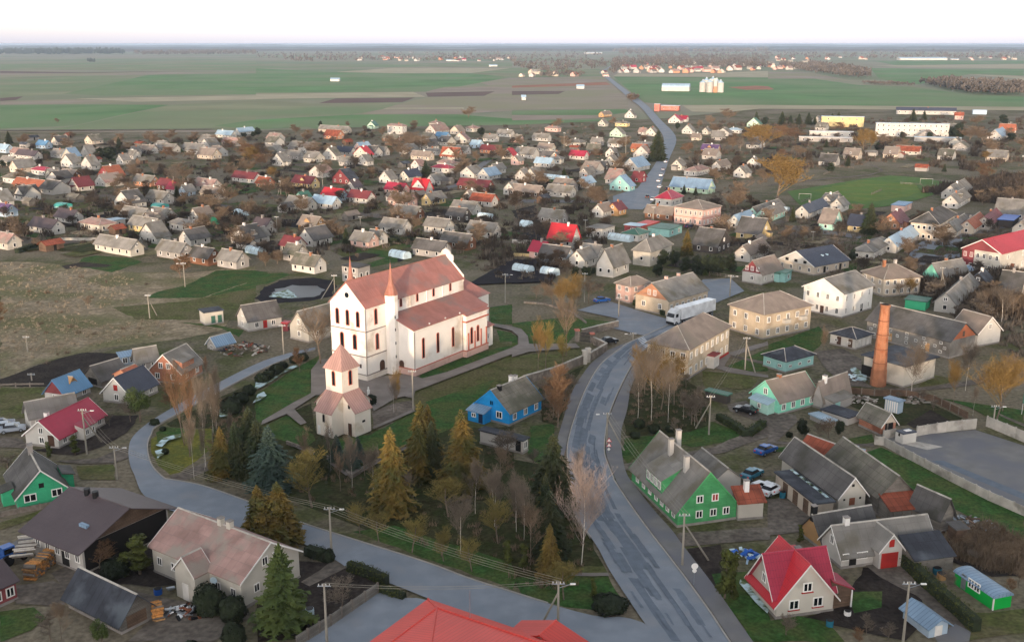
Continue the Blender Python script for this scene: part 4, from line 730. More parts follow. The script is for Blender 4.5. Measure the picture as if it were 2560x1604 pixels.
# brown metal-roofed building
r, LX, LY, e, ri, rf = H(30, (790, 885), (360, 655), (1560, 455), 4.0, 'umber_metal', 'pale', 'L', 2.7, over=1.3, label='long pale house under a wide dark brown metal roof by the bend', win='L5', ww=1.0, gab='plank_brown')  # gable coloured dark for the shade of the open barn end
for y in (.55, .72): 
    co = MB(); x, yy = LX/2-.1, LY*y; co.tube((x, yy, e+ri-.6), (x, yy, e+ri+.9), .42, n=10).obj('ventilation_pipe', 'black_metal', rf)
box('skylight', 'steel_roof', rf, LX*.16, LY*.17, e+ri*.36, LX*.16+.5, LY*.17+1.5, e+ri*.36+.45); door(r, 0, LY*.35, .05, FL_, 1.4, 2.2, 'dark_gap'); box('painted_bay_shade', 'dark_gap', r, .3, -.06, 0, LX-.3, -.01, e-.05)  # last box: dark sheet painted in for the shade of the open bay
# white farmhouse with pinkish sheet roof
r, LX, LY, e, ri, rf = H(30, (2270, 1215), (1420, 870), (2830, 985), 945, AP, 'cream', 'L', 3.1, label='long cream house with pinkish sheet roof and satellite dish, lower left', win='L6 R2 gR2', trim='white_trim', chim=[(.42, .0, .9, 'wall_cream'), (.52, .0, .9, 'wall_cream')], wh=1.1, ww=.9)
annex(r, -2.2, .2, LY*.34, LY*.34+3.6, e*1.0, 1.9, 'R', AP, 'cream', trim='white_trim'); door(r, -2.2, LY*.34+1.8, 0, FL_, 1.1, 2.2, 'white_door')
d_ = MB(); n_ = 14; d_.add([(0, .45*math.cos(2*math.pi*i/n_), .45*math.sin(2*math.pi*i/n_)) for i in range(n_)]+[(.14, 0, 0)], [(i, (i+1) % n_, n_) for i in range(n_)]); d_.obj('satellite_dish', 'plastic_sheet', r, loc=(-.5, LY*.26, e*.75), rz=.5); MB().tube((-.36, LY*.26, e*.75), (0, LY*.26, e*.6), .04).obj('dish_arm', 'metal', r)
# dark plank barn, bottom left
r, LX, LY, e, ri, rf = H(30, (1140, 1440), (650, 1190), (1425, 1290), 1.9, 'tar_roof', 'plank_grey', 'L', 2.3, over=.7, label='dark plank barn with blue-black roof at the bottom left', name='barn', cat='barn', win='dR.5:wood!')
H(30, (-320, 1330), (-560, 1190), (160, 1110), 2.6, 'umber_metal', 'darkred', 'R', 1.6, label='dark red brick shed cut by the left edge', name='shed', cat='shed', win='R4')
# crimson roof house on the bend
r, LX, LY, e, ri, rf = H(20, (560, 1212), (250, 1185), (998, 985), 1110, 'crimson_metal', 'white', 'R', 2.6, label='white house with long crimson metal roof inside the bend', win='L1 R4 gL1', trim='white_trim', chim=[(.3, .5, 1.5)], wh=1.2)
door(r, 0, LY*.22, .2, FL_, 1.2, 2., 'door'); annex(r, LX*.36, LX*.62, -1.6, .1, 2.3, .5, 'sR', 'crimson_metal', 'white')
for x in (.43, .55): window(r, LX*x, -1.6, .8, FR, .9, 1.)
H(20, (300, 1050), (262, 975), (740, 925), 2.6, AS, 'white', 'R', 2.2, label='low white outbuilding with grey roof behind the crimson roof house', name='outbuilding', cat='outbuilding', win='R3')
r, LX, LY, e, ri, rf = H(20, (620, 790), (432, 768), (855, 690), 705, 'blue_metal', 'white', 'R', 2.6, gab='darkred', label='small white house with blue metal roof and dull red gable', win='R2 dR.35:ochre dR.75:dark L1'); annex(r, LX*.42, LX*.42+1.4, 1.2, 2.6, e+1.5, .8, 'L', 'wall_ochre', 'ochre', z0=e+.5, name='dormer_wall', rname='dormer_roof')
H(20, (960, 640), (815, 570), (1192, 525), 565, AD, 'plank_grey', 'R', 2.4, label='weathered grey plank barn behind the blue roof house', name='barn', cat='barn', win='dL.5:dark!')
H(20, (1150, 445), (1118, 425), (1285, 430), 2.2, 'steel_roof', 'lightblue', 'sR', .5, label='low blue-grey lean-to shed behind the grey plank barn', name='shed', cat='shed', win='R2')
H(20, (1310, 505), (1260, 470), (1500, 480), 2.6, AS, 'grey', 'R', 2.2, label='grey shed beside the orange brick house', name='shed', cat='shed', win='R2 dR.8:dark')
r, LX, LY, e, ri, rf = H(20, (1712, 605), (1425, 562), (1905, 490), 495, AS, 'brick_wall', 'R', 3.4, label='orange brick house with grey gabled roof and dormer above the bend', win='L2 gL2 R2', trim='white_trim'); annex(r, LX*.15, LX*.7, .3, LY*.45, e+1.7, .9, 'sR', AS, 'brick_wall', z0=e-.2, name='dormer_wall', rname='dormer_roof')
r, LX, LY, e, ri, rf = H(20, (1235, 800), (980, 795), (1500, 690), 705, 'slate_metal', 'white', 'R', 3.0, label='white gabled house with slate black roof beside the lane', win='L1 R2', trim='white_trim'); box('attic_window', 'red_door', r, -.06, LY*.44, e+.5, 0, LY*.58, e+1.6); annex(r, LX*.5, LX*.95, 3., LY+.4, e+2.2, 1., 'R', 'orange_tile', 'orange', name='wing_wall', rname='wing_roof')
H(20, (2040, 290), (1958, 262), (2205, 245), 240, 'steel_roof', 'pale', 'R', 1.6, label='small pale shed with blue-grey roof by the lane behind the church', name='shed', cat='shed', win='L1', trim='white_trim')
H(20, (2345, 112), (2238, 65), (21, 245, 72), 2.7, AD, 'white', 'R', 3., label='white house with dark grey roof and red door left of the church', win='R2 dR.5:red gL1 L1'); H(21, (300, 105), (255, 90), (322, 85), 1.9, 'red_metal', 'darkred', 'f', .2, label='small red garden shed beside the white house left of the church', name='shed', cat='shed', plinth=False)
H(21, (500, 215), (330, 165), (790, 120), 3.2, AS, 'cream', 'R', 3.6, label='cream gabled barn with grey roof directly left of the church front', name='barn', cat='barn', win='L1 gL1 R2')
r, LX, LY, e, ri, rf = H(20, (1935, 52), (1885, 18), (2112, 28), -66, 'tar_roof', 'cream', 'f', .2, label='small cream pump house with green doors in the dry meadow', name='pump_house', cat='shed', win='dR.45:green dR.8:green')
# bright blue plank house beside the main road
r, LX, LY, e, ri, rf = H(22, (-28, 998), (-375, 968), (292, 888), 868, AM, 'plank_azure', 'R', 3.3, label='bright blue plank house with mossy roof between church lawn and road', win='R3', trim='plank_azure', chim=[(.62, .06, 1.3, 'white_trim'), (.74, .06, 1.0, 'white_trim'), (.18, -.1, .8, 'black_metal')])
window(r, 0, LY*.28, 1.0, FL_, 1.3, 1.3); window(r, 0, LY*.5, e+.5, FL_, .8, .9, frame='plank_azure'); door(r, LX*.93, 0, 0, FR, .9, 2., 'plank_azure')
annex(r, -2., 0, LY*.52, LY*1.0, 2.0, .6, 'sL', 'steel_roof', 'plank_azure', name='porch_wall', rname='porch_roof'); door(r, -2., LY*.62, .1, FL_, .9, 1.9, 'car_navy'); window(r, -2., LY*.82, .9, FL_, 1., .8)
r, LX, LY, e, ri, rf = H(22, (100, 1262), (-300, 1160), (152, 1236), 2.3, 'tar_roof', 'pale', 'f', .2, label='low white shed with black roof below the blue house', name='shed', cat='shed', win='dL.9:dark R1')
# green two-storey plank house beside the road
r, LX, LY, e, ri, rf = H(32, (1545, 440), (1120, 20), (2098, 366), 285, AS, 'plank_forest', 'L', 5.2, label='large green plank house with grey roof beside the main road', trim='plank_forest', chim=[(.28, -.28, 2.2, 'wall_pale'), (.62, -.25, 2.6, 'wall_pale'), (.8, .32, 3.0, 'wall_pale')])
for x in (.36, .6, .82): window(r, LX*x, 0, 1.0, FR, 1.05, 1.15)
for x, m in ((.36, 0), (.62, 1)):
    w = window(r, LX*x, 0, e+.75, FR, 1.05, 1.15)
    if m: box('blind', 'red_door', w, -.42, -.05, .1, .42, -.036, 1.05)
for y in (.08, .2, .32, .44, .58, .72, .86): window(r, 0, LY*y, 1., FL_, 1.0, 1.3)
w, r2 = annex(r, .04, LX*.5, LY*.34, LY*.68, e+2.3, 2.2, 'sL', AS, 'plank_forest', z0=e-.3, name='dormer_wall', rname='dormer_roof')
for y in (.39, .47, .55, .63): window(r, .04, LY*y, e+.6, FL_, .95, 1.3)
annex(r, LX, LX+4.6, LY*.45, LY*.95, e+.2, 1.8, 'L', AS, 'pale', name='wing_wall', rname='wing_roof')
r, LX, LY, e, ri, rf = H(32, (2112, 376), (2060, 300), (2346, 342), 2.8, 'rust_roof', 'cream', 'sR', 1.3, label='small cream annex with rust red roof beside the green house', name='annex', cat='shed', win='', chim=[(.45, .3, 1.6, 'white_trim')], trim='white_trim')
# garages and barns behind it
r, LX, LY, e, ri, rf = H(33, (650, 330), (23, 130, 1440), (885, 275), 3.0, AD, 'cream', 'L', 2.6, label='long dark roofed barn with cream gable behind the garages', name='barn', cat='barn', trim='white_trim'); door(r, LX*.5, 0, 1.4, FR, .9, 1.1, 'rust_metal'); box('gable_hole', 'dark_gap', r, LX*.5-.2, -.05, e+1.2, LX*.5+.2, 0, e+1.6)
for x in (.2, .8): box('vent_hole', 'dark_gap', r, LX*x-.15, -.05, 2.2, LX*x+.15, 0, 2.5)
r, LX, LY, e, ri, rf = H(33, (430, 375), (70, 75), (600, 330), 2.5, 'tar_roof', 'beige', 'f', .2, label='row of flat roofed garages with beige fronts and wooden doors', name='garage_row', cat='garage', plinth=False)
for i in range(7): door(r, 0, LY*(.08+.13*i), .05, FL_, 1.5, 2.1, 'plank_brown' if i % 2 else 'wall_beige')
for i in range(5): box('snow_strip', 'snow', rf, LX-.5, LY*(.1+.17*i), 2.725, LX-.1, LY*(.1+.17*i)+2.6, 2.80)
r, LX, LY, e, ri, rf = H(33, (1015, 325), (23, 540, 1450), (1340, 245), 3.0, AM, 'plank_grey', 'L', 2.8, label='long weathered plank barn with rust red lean-to end', name='barn', cat='barn'); annex(r, .2, LX-.2, -3., .0, 2.1, 1.1, 'sR', 'rust_roof', 'plank_grey', name='lean_to_wall', rname='lean_to_roof')
for x in (.1, .35, .6, .85): box('rail_post', 'wood_grey', r, LX*x, -3.15, 0, LX*x+.12, -3.02, 2.0)
H(23, (520, 1450), (330, 1290), (690, 1330), 2.3, 'rust_roof', 'plank_brown', 'L', 2.0, label='brown plank shed with rusty roof behind the barns', name='shed', cat='shed')
H(33, (500, 655), (345, 470), (1015, 530), 560, AD, 'ochre', 'R', 2.6, label='ochre gabled outbuilding with dark roof behind the white long house', name='outbuilding', cat='outbuilding', win='R3', chim=[(.02, .1, 1.5, 'black_metal')])
r, LX, LY, e, ri, rf = H(33, (680, 828), (505, 650), (1540, 715), 700, AS, 'pale', 'R', 2.9, label='long white house with red garage door and dark lean-to roof', trim='white_trim', chim=[(.14, .05, 1.1, 'white_trim')], win='dR.12:dark gL1')
for x in (.04, .19, .24): window(r, LX*x, 0, 1.1, FR, .9, 1.0)
annex(r, LX*.34, LX*.58, -1.3, 2.4, 2.7, 2.0, 'L', AS, 'pale', trim='white_trim', name='garage_wall', rname='garage_roof'); door(r, LX*.45, -1.3, 0, FR, 2.4, 2.2, 'red_door'); box('loft_door', 'red_door', r, LX*.46-.35, -1.36, 3.0, LX*.46+.35, -1.3, 4.0)
annex(r, LX*.58+.3, LX*1.02, -3.6, .0, 2.1, 1.6, 'sR', 'tar_roof', 'plank_grey', name='lean_to_wall', rname='lean_to_roof', trim=None)
r, LX, LY, e, ri, rf = H(33, (72, 1296), (-160, 1015), (612, 1195), 1135, 'red_metal', 'cream', 'x', 4.4, label='cream cottage with steep bright red cross-gabled roof, lower right', trim='white_trim', roof2='crimson_metal', over=.6, chim=[(.7, .5, 1.6, 'white_trim')])
for x, w in ((.3, 1.3), (.72, 1.3)): window(r, LX*x, 0, .95, FR, w, 1.25); box('window_sill', 'red_door', r, LX*x-w/2-.1, -.16, .82, LX*x+w/2+.1, 0, .93)
window(r, LX*.52, 0, e+.8, FR, 1.2, 1.2); box('window_sill', 'red_door', r, LX*.52-.75, -.16, e+.66, LX*.52+.75, 0, e+.78); window(r, 0, LY*.3, 1., FL_, 1.1, 1.25); window(r, 0, LY*.65, 1., FL_, 1.1, 1.25); window(r, 0, LY*.5, e+.8, FL_, 1., 1.2)
annex(r, LX, LX+2.6, .5, LY*.6, 2.4, 1.2, 'sl', 'crimson_metal', 'plank_brown', name='porch_wall', rname='porch_roof'); box('porch_post', 'white_trim', r, LX+2.5, .2, 0, LX+2.65, .35, 2.3); box('dormer', 'red_metal', rf, LX*.6, LY*.8, e+2.4, LX*.6+1.2, LY*.8+1.2, e+3.4)
r, LX, LY, e, ri, rf = H(33, (2100, 1215), (1738, 965), (2268, 1182), 1098, 'steel_roof', 'vivid_green', 'b', .5, label='vivid green site cabin with curved metal roof, lower right', name='site_cabin', cat='cabin', plinth=False)
for y in (.42, .56): window(r, 0, LY*y, .95, FL_, 1.1, 1.2)
box('corner_trim', 'white_trim', r, -.04, -.04, 0, .1, .1, e); box('cabin_door', 'metal', r, -.05, LY*.7, .15, 0, LY*.7+.8, 2.1)
H(33, (1500, 1475), (1268, 1275), (1668, 1408), 1372, 'steel_roof', 'lightblue', 'L', .8, label='corrugated blue-grey metal garage at the lower right', name='garage', cat='garage', plinth=False, win='dR.5:white', ridge=False)
H(33, (1600, 495), (1340, 345), (1705, 425), 2.5, AD, 'plank_grey', 'L', 2.3, label='grey plank shed with dark roof behind the white long house', name='shed', cat='shed')
H(33, (1750, 590), (1680, 520), (1850, 560), 2., AD, 'plank_brown', 'f', .2, label='low brown plank hut in the thicket, right edge', name='hut', cat='shed', plinth=False)
# two-storey houses around the square
r, LX, LY, e, ri, rf = H(22, (1652, 562), (1275, 470), (2035, 318), 280, AB, 'silicate', 'h', 3.4, label='beige brick two-storey house with hipped roof behind the golden trees', win='R8x2 L4x2', name='house', wh=1.5, ww=1.1); box('basement_band', 'red_door', r, LX*.55, -.12, .0, LX*1.0, -.08, .6); annex(r, LX*.45, LX*.58, -1.6, -.0, 2.6, .2, 'f', 'wall_darkred', 'white', name='porch_wall', rname='porch_roof')
r, LX, LY, e, ri, rf = H('f', (1797, 800), (1719, 765), (1906, 768), 741, AB, 'silicate', 'h', 3.2, label='beige brick two-storey house with brown hipped roof beside the lorry', win='R5x2 L3x2', wh=1.4)
for x in (.45, .8): box('balcony', 'concrete', r, LX*x-1, -.9, 3.0, LX*x+1, 0, 3.9)
r, LX, LY, e, ri, rf = H(13, (690, 1490), (325, 1400), (968, 1392), 1258, AS, 'bright', 'R', 2.8, label='white two-storey gabled house with narrow dark windows', win='L4x2 R4x2 dR.65:dark dL.5:door', ww=.8, wh=1.35, trim='white_trim')
r, LX, LY, e, ri, rf = H(13, (428, 1090), (98, 985), (752, 1005), 1002, 'slate_metal', 'beige', 'R', 3.4, label='beige workshop with slate black roof and three dark gable openings', name='workshop', cat='workshop', win='L4 R4 dR.3:dark dR.75:dark', ww=.9, wh=1.2, gab='white', trim='white_trim')
for y in (.25, .5, .75): box('gable_opening', 'dark_gap', r, -.12, LY*y-.55, e+.25, -.03, LY*y+.55, e+1.05)
for x in (.45, .58): box('skylight', 'plastic_sheet', rf, LX*x, LY*.22, e+ri*.44, LX*x+.6, LY*.22+.9, e+ri*.44+.55)
r, LX, LY, e, ri, rf = H(13, (1080, 1290), (880, 1190), (1425, 1230), 1125, AB, 'beige', 'h', 3.0, label='beige two-storey house with brown hipped roof and roof lights', win='L3x2 R5x2', chim=[(.3, .05, 1.2, 'chimney_brick'), (.6, .05, 1.1, 'wall_pale')], wh=1.3)
r, LX, LY, e, ri, rf = H(13, (1610, 1182), (1488, 1125), (1880, 1115), 1098, AS, 'plank_mint', 'R', 3.2, label='mint plank house with grey roof below the red hall', win='L2 R3', chim=[(.5, .1, 1.1, 'chimney_brick')]); annex(r, LX, LX+3.6, .5, 4.6, 2.5, 1., 'R', 'steel_roof', 'white')
r, LX, LY, e, ri, rf = H(13, (2170, 1085), (1825, 1000), (2720, 930), 882, 'red_metal', 'cream', 'R', 3.2, label='large cream hall with bright red roof and red corner wall, right edge', name='hall', cat='building', win='L6x2 R4x2 dR.15:dark', trim='white_trim', ww=.9, wh=1.4, gab='darkred')
box('red_wall_panel', 'wall_darkred', r, -.05, LY*.68, 0, -.002, LY, e); MB().ext([(0, 0), (1.6, 2.6), (1.8, 2.6), (.2, 0)], 'y', -1.2, -.1).obj('outer_stair', 'rust_metal', r, loc=(LX*.14, 0, 0))
r, LX, LY, e, ri, rf = H(12, (1470, 1470), (1178, 1362), (1832, 1330), 1325, AS, 'silicate', 'R', 3.6, label='beige brick house with grey roof and twin chimneys beside the lorry', win='R7 dR.45:door gL2 L2', gab='orange', chim=[(.35, .04, .9, 'wall_pink'), (.66, .04, .9, 'wall_pink')], ww=1.1, wh=1.4)
r, LX, LY, e, ri, rf = H(12, (1115, 1355), (975, 1315), (1300, 1310), 1195, AB, 'pink', 'h', 2.0, label='pale pink two-storey wing left of the twin chimney house', win='L2x2 R2x2')
annex(r, LX*.4, LX*.75, -1.8, 0, 2.4, .5, 'sR', 'steel_roof', 'yellow', name='porch_wall', rname='porch_roof')
r, LX, LY, e, ri, rf = H(12, (1792, 632), (1528, 602), (1962, 592), 472, AB, 'pink', 'h', 2.6, label='pink two-storey house with brown hipped roof beside the upper road', win='L6x2 R5x2', ww=.8, wh=1.5); box('string_course', 'wall_coral', r, -.04, -.04, e*.47, LX, LY, e*.5)
r, LX, LY, e, ri, rf = H(12, (2350, 1180), (2168, 1142), (13, 130, 1120), 1075, AB, 'white', 'R', 3.4, label='white house with dark red boarded gable above the square', win='L1 R3 gL3', gab='darkred'); annex(r, LX*.6, LX*.85, -1.6, 0, 2.3, .3, 'f', 'green_metal', 'aqua')
# mint plank house and its neighbours around the brick chimney
r, LX, LY, e, ri, rf = H('f', (1834, 978), (1767, 957), (1922, 958), 946, AB, 'plank_mint', 'R', 3.0, label='mint plank house with brown roof and white porch near the chimney', win='R4 gL1', chim=[(.35, .05, .8, 'chimney_brick')], trim='plank_mint'); annex(r, -1.8, 0, 1., LY*.8, 2.1, .5, 'sL', 'pale_metal', 'mint', name='porch_wall', rname='porch_roof'); window(r, -1.8, LY*.45, .9, FL_, .8, .9)
r, LX, LY, e, ri, rf = H(23, (510, 842), (438, 795), (755, 745), 2.3, AB, 'grey', 'R', 2.8, label='grey annex house with lean-to front right of the mint house', win='R2', chim=[(.2, .05, 1., 'white_trim')]); annex(r, .3, LX*.75, -2., 0, 1.8, .5, 'sR', AS, 'grey'); box('green_shutter', 'wall_aqua', r, 1., -2.06, .6, 2.6, -2., 1.6)
H(23, (160, 500), (-50, 458), (425, 440), 2.5, 'tar_roof', 'aqua', 'h', 1.7, label='aqua flat-fronted house with dark hipped roof above the mint house', win='L2 R3', ww=.9, wh=.6)
H(23, (820, 280), (582, 215), (968, 228), 178, 'tar_roof', 'white', 'h', 1.6, label='small white garage block with black hipped roof near the chimney', name='garage', cat='garage', win='L2 dL.35:door dL.8:wood dR.25:white dR.5:white dR.78:white', ww=.8, wh=.5)
r, LX, LY, e, ri, rf = H(23, (1702, 362), (925, 150), (1935, 290), 195, AD, 'block', 'L', 3.2, label='long grey block barn with brick gable right of the chimney', name='barn', cat='barn', win='L9 L5x2 dL.3:ochre dL.75:ochre', ww=.7, wh=.6, gab='brick'); box('gable_door', 'plank_brown', r, LX*.5-.4, -.06, e+.3, LX*.5+.4, -.04, e+1.5)
H(23, (1965, 252), (1720, 160), (2178, 200), 3.2, AB, 'white', 'L', 3.2, label='white gabled barn behind the long grey block barn', name='barn', cat='barn', win='gR1', trim='white_trim')
r, LX, LY, e, ri, rf = H(23, (1270, 638), (898, 525), (1560, 545), 436, 'tar_roof', 'cream', 'f', .2, label='stained cream boiler house with black flat roof beside the chimney', name='boiler_house', cat='building', win='dL.1:dark!', over=.9)
r, LX, LY, e, ri, rf = H(23, (1062, 1092), (858, 985), (1190, 1052), 985, AM, 'brick_wall', 'L', 1.9, label='red brick garage with open dark doorway beside the fenced yard', name='garage', cat='garage', trim='white_trim', gab='beige'); box('doorway', 'dark_gap', r, LX*.25, -.05, 0, LX*.8, 0, 2.2); box('door_leaf', 'wood_grey', r, LX*.36, -.1, 0, LX*.45, -.05, 2.1); box('side_window', 'dark_gap', r, -.05, LY*.5, 1.4, 0, LY*.62, 2.2)
H(23, (750, 992), (505, 922), (862, 955), 925, 'tar_roof', 'pale', 'f', .2, label='low white shed with bluish black roof left of the brick garage', name='shed', cat='shed', plinth=False); H(23, (560, 1010), (395, 925), (640, 985), .9, 'pale_metal', 'grey', 'f', .15, label='low greenhouse frame covered with grey sheets before the white shed', name='cold_frame', cat='cold frame', plinth=False)
r, LX, LY, e, ri, rf = H(23, (1225, 888), (1095, 850), (1268, 872), 2.3, 'steel_roof', 'lightblue', 'f', .2, label='blue-white striped freight container beside the brick garage', name='container', cat='container', plinth=False)
for i in range(6): box('rib', 'white_trim', r, -.05, LY*(.08+.16*i), .1, 0, LY*(.08+.16*i)+.25, 2.2)
r, LX, LY, e, ri, rf = H(23, (1265, 1176), (1198, 1138), (1392, 1148), 1080, 'slate_metal', 'white', 'f', .1, label='white cube cabin at the corner of the fenced yard', name='cabin', cat='cabin', plinth=False, over=0); box('hatch', 'dark_gap', r, -.04, LY*.4, 1.3, 0, LY*.6, 1.8); box('roof_hatch', 'white_trim', rf, LX*.4, LY*.3, e+.22, LX*.8, LY*.7, e+.3)
H(22, (2020, 790), (1820, 740), (2060, 775), 1.6, 'green_metal', 'dark', 'f', .15, label='low green roofed shelter behind the white concrete pole', name='shelter', cat='shed', plinth=False)
# scarlet roof under the camera
K = P(31, 1610, 1105, 5.2); e1 = (P(31, 1000, 1512, 5.2)-K); e2 = (P(32, 420, 1512, 5.2)-K); e2.z = e1.z = 0
ang = math.atan2(e2.y, e2.x); X_ = Vector((math.cos(ang), math.sin(ang), 0)); Y_ = Vector((-X_.y, X_.x, 0)); w1 = 30.
r = tag(empty('roadside_building', K-X_*0+Vector((0, 0, -K.z)), ang), 'large scarlet metal roofed building cut by the bottom edge', 'building')
box('wall', 'wall_cream', r, .6, -w1+.6, 0, 37.4, -.6, 5.0)
MB().add([(0, 0, 5.2), (38, 0, 5.2), (38, -w1, 5.2), (0, -w1, 5.2), (3.4, -3., 6.6), (34.6, -3., 6.6), (34.6, -w1+3., 6.6), (3.4, -w1+3, 6.6), (11, -15, 8.2), (27, -15, 8.2)], [(3, 2, 1, 0), (0, 1, 5, 4), (1, 2, 6, 5), (2, 3, 7, 6), (3, 0, 4, 7), (4, 5, 9, 8), (5, 6, 9), (6, 7, 8, 9), (7, 4, 8)]).obj('roof', 'scarlet_metal', r)
MB().tube((7.3, -2.4, 6.2), (7.3, -2.4, 9.6), .04).obj('aerial', 'metal', r)
annex(r, 11., 19., -.8, 2.2, 4.6, 1.3, 'L', 'scarlet_metal', 'cream', name='entrance_wall', rname='entrance_roof')

for a_, b_ in (((0, 0, 5.2), (3.4, -3., 6.6)), ((3.4, -3., 6.6), (34.6, -3., 6.6)), ((3.4, -3., 6.6), (3.4, -w1+3, 6.6)), ((3.4, -3., 6.6), (11, -15, 8.2))): MB().tube(a_, b_, .13, n=5).obj('ridge_cap', 'scarlet_metal', r)
